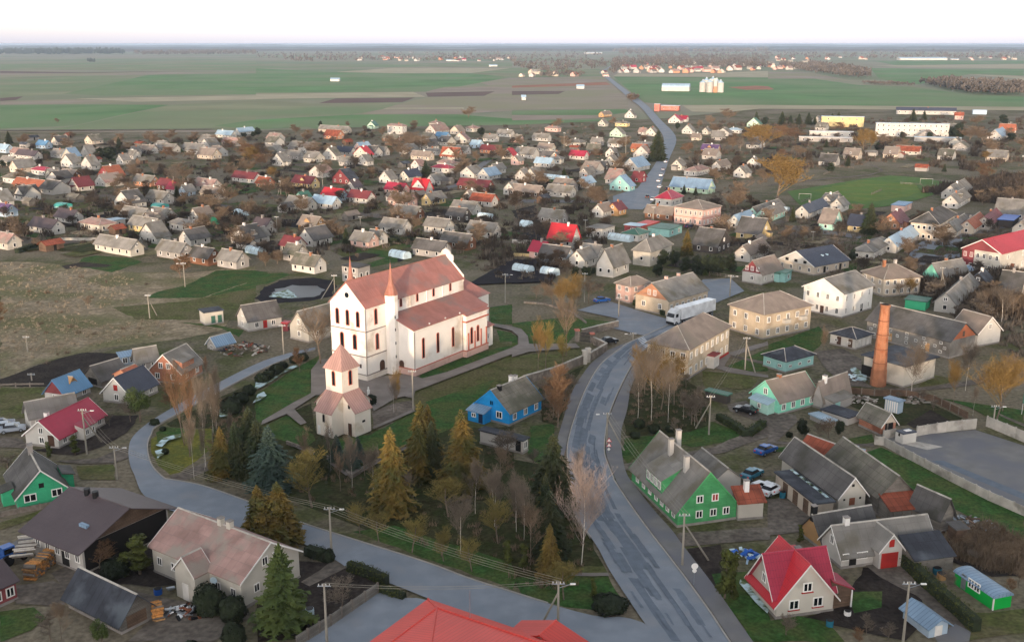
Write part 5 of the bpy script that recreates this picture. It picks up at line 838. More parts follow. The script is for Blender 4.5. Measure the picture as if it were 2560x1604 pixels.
# ================================================================ the farther town
UM, MR, CR, RD, SL, ST, PA = 'umber_metal', 'maroon_metal', 'crimson_metal', 'red_metal', 'slate_metal', 'steel_roof', 'pale_metal'
FAR = {10: [(280, 495, 600, 708, 'L', UM, 'white'), (520, 680, 750, 610, 'L', UM, 'white'), (760, 945, 1090, 682, 'h', AP, 'cream'), (-60, 75, 190, 850, 'L', AP, 'cream'), (900, 1235, 1320, 912, 'L', AS, 'cream'), (1480, 1700, 1790, 945, 'L', AS, 'grey'), (1790, 1965, 2050, 1000, 'L', AD, 'brown'),
  (2050, 2230, 2290, 1032, 'L', AS, 'grey'), (1315, 1480, 1610, 800, 'R', AS, 'white'), (1215, 1440, 1550, 695, 'L', AS, 'yellow'), (1600, 1815, 1880, 688, 'h', AS, 'white'), (1690, 1800, 1985, 818, 'R', AD, 'white'), (2180, 2335, 2500, 818, 'R', AD, 'white'), (1140, 1350, 1375, 592, 'L', AS, 'pale'),
  (1400, 1565, 1640, 594, 'L', AS, 'pale'), (1800, 1872, 2012, 585, 'R', AB, 'white'), (1080, 1240, 1385, 465, 'R', AD, 'white'), (1380, 1545, 1645, 425, 'L', AS, 'pale'), (1830, 2000, 2090, 300, 'L', AP, 'pale'), (1890, 2060, 2090, 375, 'L', AB, 'beige'), (140, 235, 390, 392, 'x', AD, 'white'),
  (-80, 30, 95, 445, 'R', AS, 'white'), (130, 385, 425, 300, 'L', 'orange_tile', 'brown'), (650, 745, 890, 302, 'R', MR, 'cream'), (300, 430, 510, 150, 'h', CR, 'white'), (430, 495, 590, 192, 'R', AS, 'cream'), (30, 150, 370, 228, 'h', AM, 'white'), (550, 690, 765, 75, 'R', AS, 'white'), (770, 870, 935, 95, 'R', AS, 'pale'),
  (1260, 1425, 1480, 258, 'L', AS, 'orange'), (1480, 1600, 1650, 292, 'L', MR, 'brown'), (1570, 1645, 1700, 325, 'L', CR, 'white'), (2190, 2395, 2420, 225, 'L', MR, 'white'), (1100, 1165, 1190, 45, 'R', AS, 'white'), (-30, 60, 110, 545, 'L', 'violet_roof', 'lightblue'), (1340, 1440, 1560, 640, 'R', AB, 'beige'), (1010, 1075, 1110, 640, 'f', PA, 'white'),
  (930, 1040, 1180, 200, 'R', 'orange_tile', 'darkred'), (0, 100, 160, 60, 'L', AS, 'cream'), (1690, 1760, 1830, 350, 'R', AS, 'lightblue'), (560, 690, 760, 195, 'L', AB, 'brown')],
 11: [(-30, 95, 150, 695, 'L', UM, 'white'), (400, 560, 665, 685, 'L', AB, 'ochre'), (400, 545, 720, 822, 'R', AD, 'white'), (895, 1065, 1085, 838, 'L', AS, 'pink'), (1085, 1150, 1205, 815, 'L', AS, 'white'), (1170, 1380, 1415, 708, 'L', AS, 'white'), (1585, 1785, 1840, 700, 'L', AS, 'white'), (1990, 2235, 2305, 742, 'L', AS, 'white'),
  (1840, 2050, 2075, 525, 'L', AS, 'white'), (1290, 1510, 1525, 572, 'L', AS, 'brown'), (1740, 1990, 2030, 855, 'L', AD, 'brown'), (1480, 1750, 1775, 930, 'L', AD, 'grey'), (340, 552, 645, 1075, 'L', AM, 'white'), (230, 370, 405, 885, 'L', MR, 'beige'), (260, 380, 410, 960, 'L', AM, 'grey'), (520, 720, 745, 470, 'L', PA, 'white'),
  (280, 490, 515, 480, 'L', AS, 'cream'), (380, 450, 510, 420, 'R', 'green_metal', 'mint'), (620, 790, 850, 392, 'L', RD, 'lightblue'), (870, 1050, 1085, 415, 'L', MR, 'white'), (870, 930, 985, 305, 'R', UM, 'white'), (340, 520, 600, 272, 'L', MR, 'yellow'), (670, 880, 960, 232, 'R', 'tar_roof', 'darkred'),
  (1215, 1380, 1405, 335, 'L', CR, 'pink'), (1465, 1600, 1660, 328, 'x', RD, 'white'), (1350, 1440, 1560, 208, 'R', SL, 'cream'), (1610, 1690, 1795, 242, 'R', AS, 'white'), (1660, 1820, 1865, 128, 'h', CR, 'white'), (1460, 1545, 1560, 100, 'R', AP, 'white'), (1710, 1850, 1880, 80, 'h', AP, 'white'), (1580, 1650, 1790, 435, 'R', AS, 'yellow'),
  (2020, 2215, 2232, 445, 'L', 'rust_roof', 'white'), (1985, 2040, 2070, 405, 'R', AB, 'white'), (1250, 1450, 1470, 445, 'L', AP, 'pink'), (1900, 2180, 2215, 305, 'L', MR, 'brown'), (2090, 2195, 2305, 195, 'R', ST, 'white'), (2190, 2265, 2355, 135, 'R', AS, 'white'), (1160, 1270, 1330, 230, 'R', AS, 'white'), (0, 25, 60, 790, 'R', AS, 'white'),
  (0, 100, 170, 270, 'L', 'rust_roof', 'orange'), (150, 260, 330, 60, 'R', AS, 'white'), (780, 860, 900, 60, 'L', AS, 'pale'), (960, 1050, 1075, 55, 'R', AS, 'white'), (2330, 2440, 2500, 335, 'R', AS, 'white'), (1800, 1950, 1990, 590, 'L', AD, 'dark')],
 12: [(-30, 250, 265, 358, 'L', AB, 'plank_brown'), (320, 548, 562, 360, 'L', AS, 'white'), (255, 460, 490, 610, 'L', AS, 'grey'), (790, 860, 960, 545, 'R', AB, 'white'), (920, 1000, 1075, 530, 'R', MR, 'ochre'), (260, 505, 545, 985, 'L', AD, 'lightblue'), (540, 685, 790, 1020, 'R', AS, 'white'), (640, 800, 875, 965, 'L', AS, 'white'),
  (1250, 1505, 1535, 575, 'L', AB, 'brown'), (1490, 1840, 1905, 322, 'L', ST, 'sage'), (1620, 1740, 1860, 155, 'h', AP, 'white'), (1500, 1600, 1645, 100, 'R', AS, 'cream'), (1880, 1965, 2060, 105, 'R', AB, 'pale'), (2085, 2195, 2255, 170, 'R', AS, 'white'), (2215, 2310, 2330, 75, 'R', AS, 'white'), (2215, 2320, 2570, 575, 'R', AS, 'mint'),
  (2050, 2150, 2290, 655, 'R', PA, 'white'), (2110, 2335, 2440, 765, 'L', AD, 'yellow'), (1700, 1930, 2060, 885, 'L', AD, 'dark'), (2115, 2240, 2420, 965, 'R', AB, 'pale'), (1040, 1180, 1295, 110, 'R', ST, 'white'), (920, 1110, 1150, 298, 'R', ST, 'aqua'), (880, 1000, 1080, 230, 'L', AP, 'pale'), (650, 700, 785, 270, 'R', PA, 'white'), (660, 715, 790, 170, 'R', AS, 'grey'),
  (120, 225, 295, 195, 'R', AS, 'cream'), (30, 130, 160, 200, 'R', AS, 'pale'), (350, 460, 470, 40, 'h', AS, 'cream'), (210, 360, 390, 75, 'L', PA, 'pale'), (760, 870, 885, 105, 'L', AD, 'dark'), (1130, 1220, 1235, 215, 'L', MR, 'darkred'), (870, 970, 990, 60, 'R', AS, 'cream'), (185, 290, 305, 935, 'L', CR, 'pink'), (0, 60, 110, 50, 'R', AS, 'pink')],
 13: [(260, 375, 560, 555, 'R', SL, 'white'), (490, 600, 705, 455, 'x', AS, 'white'), (640, 700, 760, 490, 'R', AS, 'white'), (480, 605, 760, 665, 'L', AB, 'mint'), (745, 885, 935, 685, 'L', SL, 'yellow'), (1060, 1235, 1320, 660, 'R', MR, 'orange'), (1720, 1765, 1905, 735, 'R', AS, 'beige'), (1850, 1935, 2050, 705, 'R', 'orange_tile', 'beige'),
  (1960, 2095, 2205, 665, 'R', MR, 'cream'), (2130, 2420, 2600, 570, 'L', AS, 'grey'), (790, 980, 1165, 950, 'h', AS, 'white'), (1090, 1205, 1420, 880, 'R', PA, 'white'), (1630, 1790, 1990, 375, 'R', AS, 'white'), (1640, 1785, 1905, 462, 'R', AS, 'pale'), (-100, 0, 158, 590, 'R', AS, 'mint'), (1650, 1760, 2080, 1450, 'R', AS, 'white'),
  (1900, 2060, 2110, 1250, 'R', 'tar_roof', 'dark'), (2260, 2360, 2420, 1340, 'L', AD, 'beige'), (2370, 2440, 2560, 720, 'R', AB, 'cream')],
 0: [(2035, 2180, 2212, 1305, 'L', PA, 'cream'), (2240, 2258, 2402, 1275, 'R', PA, 'white'), (-20, 60, 115, 1445, 'L', PA, 'lightblue'), (100, 240, 295, 1485, 'L', AP, 'white'), (340, 430, 470, 1405, 'L', 'blue_metal', 'lightblue'), (480, 595, 655, 1495, 'L', AS, 'white'), (590, 690, 765, 1515, 'R', ST, 'cream'), (150, 330, 360, 1510, 'L', UM, 'pale'),
  (1130, 1260, 1310, 1505, 'L', AS, 'white'), (1320, 1430, 1490, 1452, 'L', AB, 'pale'), (1480, 1640, 1700, 1442, 'L', AS, 'white'), (1720, 1840, 1885, 1435, 'L', AS, 'grey'), (1860, 2000, 2090, 1505, 'L', AB, 'beige'), (1230, 1270, 1300, 1462, 'R', AS, 'white'), (2090, 2230, 2290, 1380, 'L', AP, 'beige'), (760, 850, 900, 1490, 'R', AS, 'pale')],
 1: [(1600, 1690, 1820, 1265, 'R', AP, 'pale'), (1630, 1700, 1760, 1195, 'h', AP, 'cream'), (1980, 2050, 2112, 1245, 'h', AP, 'cream'), (2270, 2400, 2430, 1295, 'L', AS, 'white'), (640, 765, 835, 1315, 'L', 'rust_roof', 'orange'), (590, 860, 895, 1260, 'L', AS, 'beige'), (1590, 1700, 1725, 1465, 'h', AS, 'white'), (1740, 1900, 1950, 1512, 'x', 'rust_roof', 'cream'),
  (1870, 1980, 2005, 1455, 'L', AS, 'white'), (610, 755, 775, 1510, 'R', AM, 'white'), (750, 890, 905, 1470, 'L', SL, 'pale'), (890, 1055, 1075, 1500, 'R', RD, 'cream'), (930, 990, 1085, 1425, 'R', PA, 'pink'), (1460, 1630, 1650, 1515, 'L', AB, 'beige'), (2110, 2275, 2312, 1455, 'L', MR, 'orange'), (2320, 2420, 2440, 1505, 'R', RD, 'cream'), (1850, 1990, 2000, 1352, 'R', AP, 'cream'),
  (220, 405, 435, 1510, 'L', AS, 'grey'), (80, 200, 215, 1450, 'L', AS, 'pale'), (1690, 1790, 1830, 1320, 'L', 'blue_metal', 'lightblue'), (1050, 1120, 1130, 1215, 'R', 'green_metal', 'palegreen'), (1090, 1210, 1225, 1470, 'L', AS, 'pale'), (2140, 2250, 2290, 1340, 'L', AS, 'white'), (1190, 1330, 1345, 1340, 'L', AM, 'brown'), (2020, 2100, 2120, 1400, 'L', PA, 'lightblue')],
 2: [(310, 430, 442, 1245, 'h', AP, 'pink'), (190, 335, 350, 1335, 'L', AS, 'white'), (240, 370, 385, 1435, 'L', AB, 'cream'), (500, 640, 695, 1385, 'h', AS, 'cream'), (540, 680, 692, 1510, 'L', CR, 'white'), (-10, 70, 82, 1345, 'L', AS, 'pink'), (30, 160, 178, 1475, 'L', AS, 'white'), (740, 832, 848, 1375, 'L', AS, 'grey'), (810, 880, 892, 1195, 'R', AS, 'cream'),
  (970, 1082, 1095, 1195, 'h', AS, 'yellow'), (1060, 1150, 1172, 1115, 'R', AS, 'white'), (820, 862, 942, 1105, 'R', AB, 'ochre'), (920, 1040, 1060, 1295, 'R', AS, 'palegreen'), (1190, 1252, 1265, 1275, 'L', AP, 'pale'), (1260, 1350, 1368, 1285, 'R', AS, 'cream'), (1150, 1330, 1345, 1405, 'h', AS, 'grey'), (1140, 1290, 1305, 1495, 'R', AP, 'white'),
  (880, 970, 985, 1485, 'R', AS, 'white'), (1460, 1585, 1602, 1165, 'R', CR, 'white'), (1560, 1640, 1655, 1150, 'L', CR, 'white'), (1600, 1700, 1715, 1265, 'R', AS, 'white'), (1800, 1850, 1865, 1270, 'R', AS, 'cream'), (2030, 2140, 2155, 1262, 'h', PA, 'white'), (2150, 2335, 2352, 1200, 'R', 'green_metal', 'palegreen'), (1780, 1930, 1965, 1450, 'L', 'violet_roof', 'ochre'), (1120, 1250, 1265, 1440, 'L', 'orange_tile', 'ochre'),
  (1880, 1990, 2000, 1325, 'L', AS, 'grey'), (270, 420, 450, 1515, 'L', AD, 'pale'), (360, 440, 450, 1520, 'R', AS, 'cream'), (900, 1010, 1030, 1390, 'L', AS, 'white'), (700, 820, 830, 1460, 'L', AM, 'brown'), (1690, 1760, 1775, 1330, 'L', AB, 'beige')],
 3: [(2170, 2315, 2335, 1265, 'L', 'orange_tile', 'orange'), (2060, 2200, 2380, 1320, 'R', ST, 'pale'), (1200, 1420, 1440, 1465, 'L', 'rust_roof', 'cream')]}
for t_, rows in FAR.items():
    for row in rows: FH(t_, *row)
FH(1, 1240, 1380, 1412, 1268, 'h', AP, 'white', e=6., label='tall pale two-storey house at the far edge of the field', win='L3x2 R2x2')
FH(12, 340, 560, 640, 838, 'L', RD, 'white', e=3.2, rise=4.2, label='white house with bright red roof and white dormer beside the black plots'); 
r_ = FH(12, 795, 950, 1100, 1110, 'R', AS, 'white', e=3.6, rise=4.4, label='white steep gabled house with three dark front windows', win='L2 R2')[0]
FH(12, 1140, 1300, 1500, 1005, 'h', AS, 'cream', e=4.4, rise=3.4, label='cream hipped house with light roof ridges beside the evergreens')
FH(12, 700, 850, 965, 740, 'f', AS, 'white', e=3.2, label='low white flat-roofed workshop between the dark plots', name='workshop', cat='workshop', win='L2 R3')
FH(12, 1060, 1200, 1232, 695, 'f', PA, 'darkred', e=2.6, label='dark red market kiosk with pale flat roof', name='kiosk', cat='kiosk', win='L1'); FH(12, 1195, 1225, 1385, 690, 'f', 'scarlet_metal', 'coral', e=2.2, label='long coral red garage beside the market kiosk', name='garage', cat='garage', win='')
FH(12, 1350, 1500, 1605, 448, 'h', CR, 'white', e=3.4, rise=3., label='white house with crimson hipped roof behind the pink house')
FH(12, 1040, 1190, 1285, 770, 'h', 'green_metal', 'white', e=2.4, rise=1.4, label='white pavilion with dark green hipped roof', name='pavilion', cat='pavilion'); FH(12, 1280, 1480, 1600, 728, 'f', 'green_metal', 'aqua', e=2.6, label='long shed with green flat roof below the pink house', name='shed', cat='shed')
FH(13, 1330, 1590, 1752, 772, 'h', AD, 'beige', e=6., rise=3.4, win='L5x2 R5x2', label='beige two-storey corner house with dark hipped roof on the street')
FH(13, 1190, 1280, 1350, 495, 'f', 'blue_metal', 'pink', e=2.6, label='pink shed with blue flat roof by the pitch', name='shed', cat='shed'); FH(13, 2200, 2300, 2360, 645, 'f', 'tarp_blue', 'dark', e=2.8, label='stall under a bright blue sheet at the right edge', name='market_stall', cat='stall', win='')
FH(13, 20, 160, 172, 1155, 'f', 'green_metal', 'aqua', e=2.6, label='small aqua shed below the white house with red gable', name='shed', cat='shed', win='R1'); FH(13, 1425, 1480, 1505, 1420, 'f', 'green_metal', 'green', e=2.2, label='green metal shed behind the white gabled house', name='shed', cat='shed', win='')
FH(11, 815, 965, 1070, 1165, 'f', AD, 'grey', e=4.4, label='white flat-roofed block half hidden behind the church front', name='building', cat='building', win='L2x2 R2')
FH(10, 1990, 2045, 2122, 605, 'f', 'green_metal', 'green', e=2.6, label='dark green garage beside the small brown roofed house', name='garage', cat='garage', win='dR.5:green!'); FH(10, 520, 580, 630, 465, 'b', 'tarp_teal', 'aqua', e=1.0, rise=1.2, label='turquoise covered polytunnel on the left meadow', name='polytunnel', cat='greenhouse', win='')
FH(10, 1430, 1500, 1550, 470, 'b', 'tarp_teal', 'lightblue', e=1.0, rise=1.2, label='pale turquoise polytunnel among the left houses', name='polytunnel', cat='greenhouse', win='')
# long school, yellow block and sheds at the upper right
FH(3, 1010, 1700, 1820, 1300, 'f', PA, 'white', e=9.5, th=74, label='long white three-storey school block at the upper right', name='school', cat='school', win='L14x3')
FH(3, 500, 900, 915, 1200, 'f', PA, 'yellow', e=8., th=74, label='bright yellow block left of the long white school', name='building', cat='building', win='L3x2'); FH(3, 1210, 1770, 1790, 1085, 'L', SL, 'pale', e=4, th=74, label='long low hall with dark roof behind the school', name='hall', cat='building', win='L10')
FH(3, 390, 800, 830, 1300, 'f', 'white_trim', 'pale', e=4, th=74, label='low white flat-roofed block before the yellow block', name='building', cat='building', win='L6'); FH(3, 290, 800, 820, 1345, 'f', 'white_trim', 'grey', e=3, th=74, label='long low pavilion below the yellow block', name='building', cat='building', win='L6')
FH(3, 1930, 2060, 2080, 1080, 'f', ST, 'lightblue', e=4, th=74, label='small blue shed right of the hall behind the school', name='shed', cat='shed'); FH(3, 1760, 1840, 1862, 1130, 'L', 'rust_roof', 'pink', e=4, th=74, label='pink house behind the right end of the school')
FH(3, 1380, 1820, 1840, 1345, 'f', PA, 'grey', e=3, th=74, label='long low grey shed in front of the school', name='shed', cat='shed', win='')
FH(2, 1400, 1570, 1585, 1045, 'f', 'white_trim', 'coral', e=4.5, th=74, label='filling station with red and white canopy by the upper road', name='filling_station', cat='building', win='L3'); FH(2, 1360, 1388, 1395, 1050, 'f', 'white_trim', 'coral', e=7, label='red and white roadside pylon sign by the filling station', name='pylon_sign', cat='sign', win='')
# hangar and silos in the green field
FH(2, 1410, 1670, 1690, 862, 'b', PA, 'white', e=6, rise=5, th=76, label='white arched hangar in the green field', name='hangar', cat='hangar', win='')
for i, (x, y) in enumerate([(1795, 868), (1862, 872), (1962, 872), (1830, 850), (1925, 850), (1890, 840)]):
    p = P(2, x, y); s = empty('grain_silo', p); R_ = 4.6; n = 14; hh = 13+(i % 2)
    MB().prism([(R_*math.cos(2*math.pi*k/n), R_*math.sin(2*math.pi*k/n)) for k in range(n)], 0, hh).obj('drum', 'wall_pale', s)
    MB().add([((R_+.2)*math.cos(2*math.pi*k/n), (R_+.2)*math.sin(2*math.pi*k/n), hh) for k in range(n)]+[(0, 0, hh+3.4)], [(k, (k+1) % n, n) for k in range(n)]).obj('cone_roof', 'pale_metal', s)
    MB().box(-1, -1, hh+3., 1, 1, hh+4.2).obj('cap', 'metal', s)
    tag(s, f"pale metal grain silo in the green field, {['first', 'third', 'sixth', 'second', 'fifth', 'fourth'][i]} from the left", 'silo', 'grain silos')
s = empty('elevator_tower', P(2, 1912, 873)); box('shaft', 'wall_orange', s, -2.5, -2, 0, 2.5, 2, 8); box('head', 'wall_pale', s, -2, -1.6, 8, 2, 1.6, 19); tag(s, 'orange and pale elevator tower between the grain silos', 'tower')
# far village and farms on the plain
VG = [(2, 1000, 2000, 600, 690, 64), (3, 0, 500, 540, 660, 26), (2, 2040, 2413, 610, 668, 16), (1, 900, 2413, 545, 580, 26), (3, 500, 1000, 545, 565, 8), (3, 1900, 2413, 540, 570, 12), (2, 0, 900, 690, 728, 8)]
for t_, x0, x1, y0, y1, n in VG:
    for i in range(n):
        x, y = rnd.uniform(x0, x1), y1-(y1-y0)*rnd.random()**1.4
        p = P(t_, x, y); s = empty('village_house', p, rnd.uniform(0, 1.5)); k = rnd.uniform(1, 1.7); w_m = rnd.choice(['white', 'cream', 'pale', 'pink', 'beige', 'orange']); rm = rnd.choice([AS, AP, AB, MR, 'orange_tile', CR, AS, 'rust_roof'])
        wallpart(s, 'R', 0, 11*k, 0, 8*k, 3.4*k, 3.2*k, wallmat(w_m)); roofpart(s, 'R', 0, 11*k, 0, 8*k, 3.4*k, 3.2*k, rm, .5, ridge=False)
        tag(s, {1: 'tiny pale house of the far hamlets along the plain', 2: 'tiny house of the far village beyond the silos', 3: 'tiny house of the far village on the right skyline'}[t_], 'house', f'far village houses {["left", "middle", "right"][t_-1]}')
for t_, a, b, y, lb in [(3, 1240, 1690, 568, 'long white greenhouse roof on the far right plain'), (3, 1730, 1800, 566, 'short white greenhouse roof on the far right plain'), (2, 680, 850, 506, 'white strip of far sheds near the skyline'), (1, 1790, 1920, 578, 'low white far shed below the dark wood'), (1, 2195, 2275, 628, 'white farm shed in the brown fields'), (1, 700, 785, 768, 'white farm shed in the wide green field'), (2, 610, 680, 838, 'pink field shed on the brown strip'), (2, 90, 130, 945, 'small white field shed near the town edge')]:
    p = P(t_, a, y); q = P(t_, b, y); L_ = (q-p).length; s = empty('far_shed', p, math.atan2((q-p).y, (q-p).x)); D = min(30, L_*.4)+5; hh = max(3.5, L_*.02+3)
    wallpart(s, 'R', 0, L_, 0, D, hh, hh*.7, 'wall_white'); roofpart(s, 'R', 0, L_, 0, D, hh, hh*.7, 'pale_metal', .5, ridge=False); tag(s, lb, 'shed')
# brick chimney of the boiler house
cb = P(23, 1035, 610); s = empty('brick_chimney', cb); hC = hat(cb, S('f', 0, 717)[1]); n = 8
def ringp(r_, z): return [(r_*math.cos(math.pi/8+2*math.pi*k/n), r_*math.sin(math.pi/8+2*math.pi*k/n), z) for k in range(n)]
def frust(r0, z0, r1, z1): return MB().add(ringp(r0, z0)+ringp(r1, z1), [tuple(range(n-1, -1, -1)), tuple(range(n, 2*n))]+[(i, (i+1) % n, n+(i+1) % n, n+i) for i in range(n)])
frust(1.55, 0, 1.45, hC*.2).obj('base', 'chimney_brick', s); frust(1.36, hC*.2, .86, hC).obj('stack', 'chimney_brick', s)
for k in (.28, .45, .63, .8): rr = 1.36-.5*(k-.2)/.8+.06; frust(rr, hC*k, rr-.01, hC*k+.18).obj('iron_hoop', 'rust_metal', s)
frust(.98, hC-.5, 1.0, hC).obj('rim', 'chimney_brick', s); frust(.7, hC+.002, .7, hC+.03).obj('flue', 'dark_gap', s)
tag(s, 'tall tapering orange brick chimney beside the boiler house', 'chimney')
# ================================================================ plants
def inpoly(x, y, poly):
    c = False; j = len(poly)-1
    for i in range(len(poly)):
        (xi, yi), (xj, yj) = poly[i], poly[j]
        if (yi > y) != (yj > y) and x < (xj-xi)*(y-yi)/(yj-yi)+xi: c = not c
        j = i
    return c
TOWN = [(0, 360), (560, 345), (1000, 320), (1500, 310), (1640, 330), (1560, 500), (1500, 620), (1380, 720), (1250, 700), (1100, 610), (700, 650), (640, 640), (380, 620), (0, 600)]
TOWN2 = [(1720, 310), (2560, 300), (2560, 420), (2300, 400), (2080, 420), (1860, 470), (1900, 520), (2560, 560), (2560, 900), (2400, 800), (2240, 720), (1800, 640), (1700, 560)]
ROADS = [[(p.x, p.y) for p in mL]+[(p.x, p.y) for p in reversed(mR)], [(p.x, p.y) for p in sT]+[(p.x, p.y) for p in reversed(sB)], [(p.x-3, p.y) for p in upL]+[(p.x+3, p.y) for p in reversed(upR)]]
def clear(p, m=1.6):
    for x, y, a, b, rz in HB:
        dx, dy = p.x-x, p.y-y
        if abs(dx)+abs(dy) > 80: continue
        u = dx*math.cos(rz)+dy*math.sin(rz); v = -dx*math.sin(rz)+dy*math.cos(rz)
        if -m < u < a+m and -m < v < b+m: return False
    return True

def twig_mesh(seed, h=10., spread=.35, trunk=.25, levels=4, nb=(7, 5, 4, 4), up=.55, tw=.03, droop=0., r0=.16, mats=('bark', 'twig_brown'), limb=0):
    rg = random.Random(seed); tr = MB(); cr = MB()
    def seg(mb, a, b, ra, rb, n): mb.tube(a, b, ra, rb, n)
    def branch(p, d, L, r, lev):
        n = 3 if lev < 2 else 2; q = p; dd = d.copy(); pts = [p]
        for i in range(n):
            dd = (dd+Vector((rg.uniform(-.18, .18), rg.uniform(-.18, .18), rg.uniform(-.05, .16)-droop*lev*.12))).normalized(); q2 = q+dd*(L/n)
            mb = tr if lev <= limb else cr
            if lev >= levels-1:
                s = dd.cross(Vector((rg.uniform(-1, 1), rg.uniform(-1, 1), rg.uniform(-1, 1)))).normalized()*tw
                cr.add([q-s, q+s, q2], [(0, 1, 2)])
            else: seg(mb, q, q2, r*(1-i/n*.5), r*(1-(i+1)/n*.5), 5 if lev == 0 else 3)
            q = q2; pts.append(q)
        if lev < levels-1:
            k = nb[min(lev, len(nb)-1)]
            for i in range(k):
                f = rg.uniform(.3 if lev else trunk, 1.) if i else 1.
                j = min(n-1, int(f*n)); o = pts[j].lerp(pts[j+1], f*n-j)
                a = rg.uniform(0, 2*math.pi); side = Vector((math.cos(a), math.sin(a), 0))
                nd = (dd*up+side*(spread*2.2)+Vector((0, 0, rg.uniform(.1, .5)-droop*.3))).normalized()
                branch(o, nd, L*rg.uniform(.42, .62)*(1.15-.45*f if lev == 0 else 1), max(.015, r*.45), lev+1)
    branch(Vector((0, 0, 0)), Vector((0, 0, 1)), h*.72, r0, 0)
    zs = max(v[2] for v in cr.v); k = h/zs
    for mb in (tr, cr): mb.v = [(v[0]*k, v[1]*k, v[2]*k) for v in mb.v]
    return tr.mesh('trunk', mats[0], False), cr.mesh('crown', mats[1], False)
def spruce_mesh(seed, h=12., w=2.6, mats=('bark', 'needle'), dens=1., tipup=.0):
    rg = random.Random(seed); tr = MB().tube((0, 0, 0), (0, 0, h*.96), .22, .03, 6); cr = MB(); n = int(36*dens)
    for i in range(n):
        f = i/(n-1); z = h*(.07+.91*f); rr = w*(1-f)**.66*rg.uniform(.74, 1.12)+.15; m = max(6, int(15*(1-f)+6)); a0 = rg.uniform(0, 6.28)
        for j in range(m):
            a = a0+2*math.pi*j/m+rg.uniform(-.2, .2); L = rr*rg.uniform(.6, 1.15); d = Vector((math.cos(a), math.sin(a), 0)); s = Vector((-d.y, d.x, 0))
            base = Vector((0, 0, z+.1*L)); drop = -.42*L+.12*h/12; tip = base+d*L+Vector((0, 0, drop+tipup)); mid = base+d*L*.55+Vector((0, 0, drop*.35))
            wd = .22*L*.6+.12
            cr.add([base, mid+s*wd, tip, mid-s*wd, mid-Vector((0, 0, .3+.16*L))], [(0, 1, 2, 3), (1, 4, 2), (3, 2, 4)])
            for q in range(10):                 # side sprays
                o = base.lerp(tip, rg.uniform(.35, .95)); sd = (s*rg.choice((-1, 1))+d*.6).normalized(); l2 = L*rg.uniform(.14, .3)
                cr.add([o, o+sd*l2+Vector((0, 0, -.12-.1*l2)), o+d*l2*.6+Vector((0, 0, -.05))], [(0, 1, 2)])
    cr.add([(0, 0, h), (.08, 0, h*.9), (-.05, .07, h*.9), (-.05, -.07, h*.9)], [(0, 1, 2), (0, 2, 3), (0, 3, 1)])
    return tr.mesh('trunk', mats[0], False), cr.mesh('crown', mats[1], False)
def leafy_mesh(seed, h, w, n, m, leaf=.3, shape='ball', trunk=.3, tm='bark'):
    rg = random.Random(seed); tr = MB().tube((0, 0, 0), (0, 0, h*.7), max(.05, w*.06), .03, 5); cr = MB(); lobes = []
    for i in range(max(6, int(n/140))):
        a = rg.uniform(0, 6.28)
        if shape == 'clip': lobes.append((Vector((0, 0, h*.44)), 0)); continue
        if shape == 'col': z = h*rg.uniform(.05, .92); rr = w*.5*math.sin(math.pi*min(1, max(.12, (1-z/h)*.85)))**.6*rg.uniform(0, .55); lobes.append((Vector((rr*math.cos(a), rr*math.sin(a), z)), w*.30))
        else: z = h*(trunk+(1-trunk)*rg.uniform(.12, .86)); k = math.sin(math.pi*(z/h-trunk)/(1-trunk))**.5; rr = w*.42*k*rg.random()**.5; lobes.append((Vector((rr*math.cos(a), rr*math.sin(a), z)), w*rg.uniform(.16, .26)))
    for i in range(n):
        c, r_ = rg.choice(lobes); d = Vector((rg.gauss(0, 1), rg.gauss(0, 1), rg.gauss(0, 1))).normalized(); p = c+(d*r_*rg.uniform(.55, 1.08) if r_ else Vector((d.x*w*.5, d.y*w*.5, d.z*h*.56))*rg.uniform(.86, 1.03)*(1+.34*noise.noise(d*1.9+Vector((seed, 0, 0)))))
        if p.z < .02: p.z = .02
        u = d.cross(Vector((rg.uniform(-1, 1), rg.uniform(-1, 1), rg.uniform(-1, 1)))).normalized()*leaf*rg.uniform(.5, 1.1); v = (d.cross(u).normalized()+d*rg.uniform(-.6, .6))*leaf*rg.uniform(.5, 1.1)
        cr.add([p-u, p+v, p+u*.9-v*.3], [(0, 1, 2)])
    return tr.mesh('trunk', tm, False), cr.mesh('crown', m, False)
PROTO = {}
def proto(k, hs, meshes): PROTO[k] = (hs, meshes)
for i in range(3):
    proto(f'bare{i}', 10., twig_mesh(10+i, 10, .42, .3, 5, (12, 8, 6, 5), mats=('bark', 'twig_brown'), tw=.03)); proto(f'small{i}', 5., twig_mesh(30+i, 5, .55, .22, 4, (12, 11, 11), r0=.1, mats=('bark', 'twig_grey'), tw=.03))
    proto(f'spruce{i}', 12., spruce_mesh(50+i, 12, 3.2)); 
for i in range(3): proto(f'garden{i}', 5., twig_mesh(40+i, 5, .6, .2, 4, (13, 12, 11), r0=.1, mats=('bark', ['twig_grey', 'twig_brown', 'twig_grey'][i]), tw=.06))
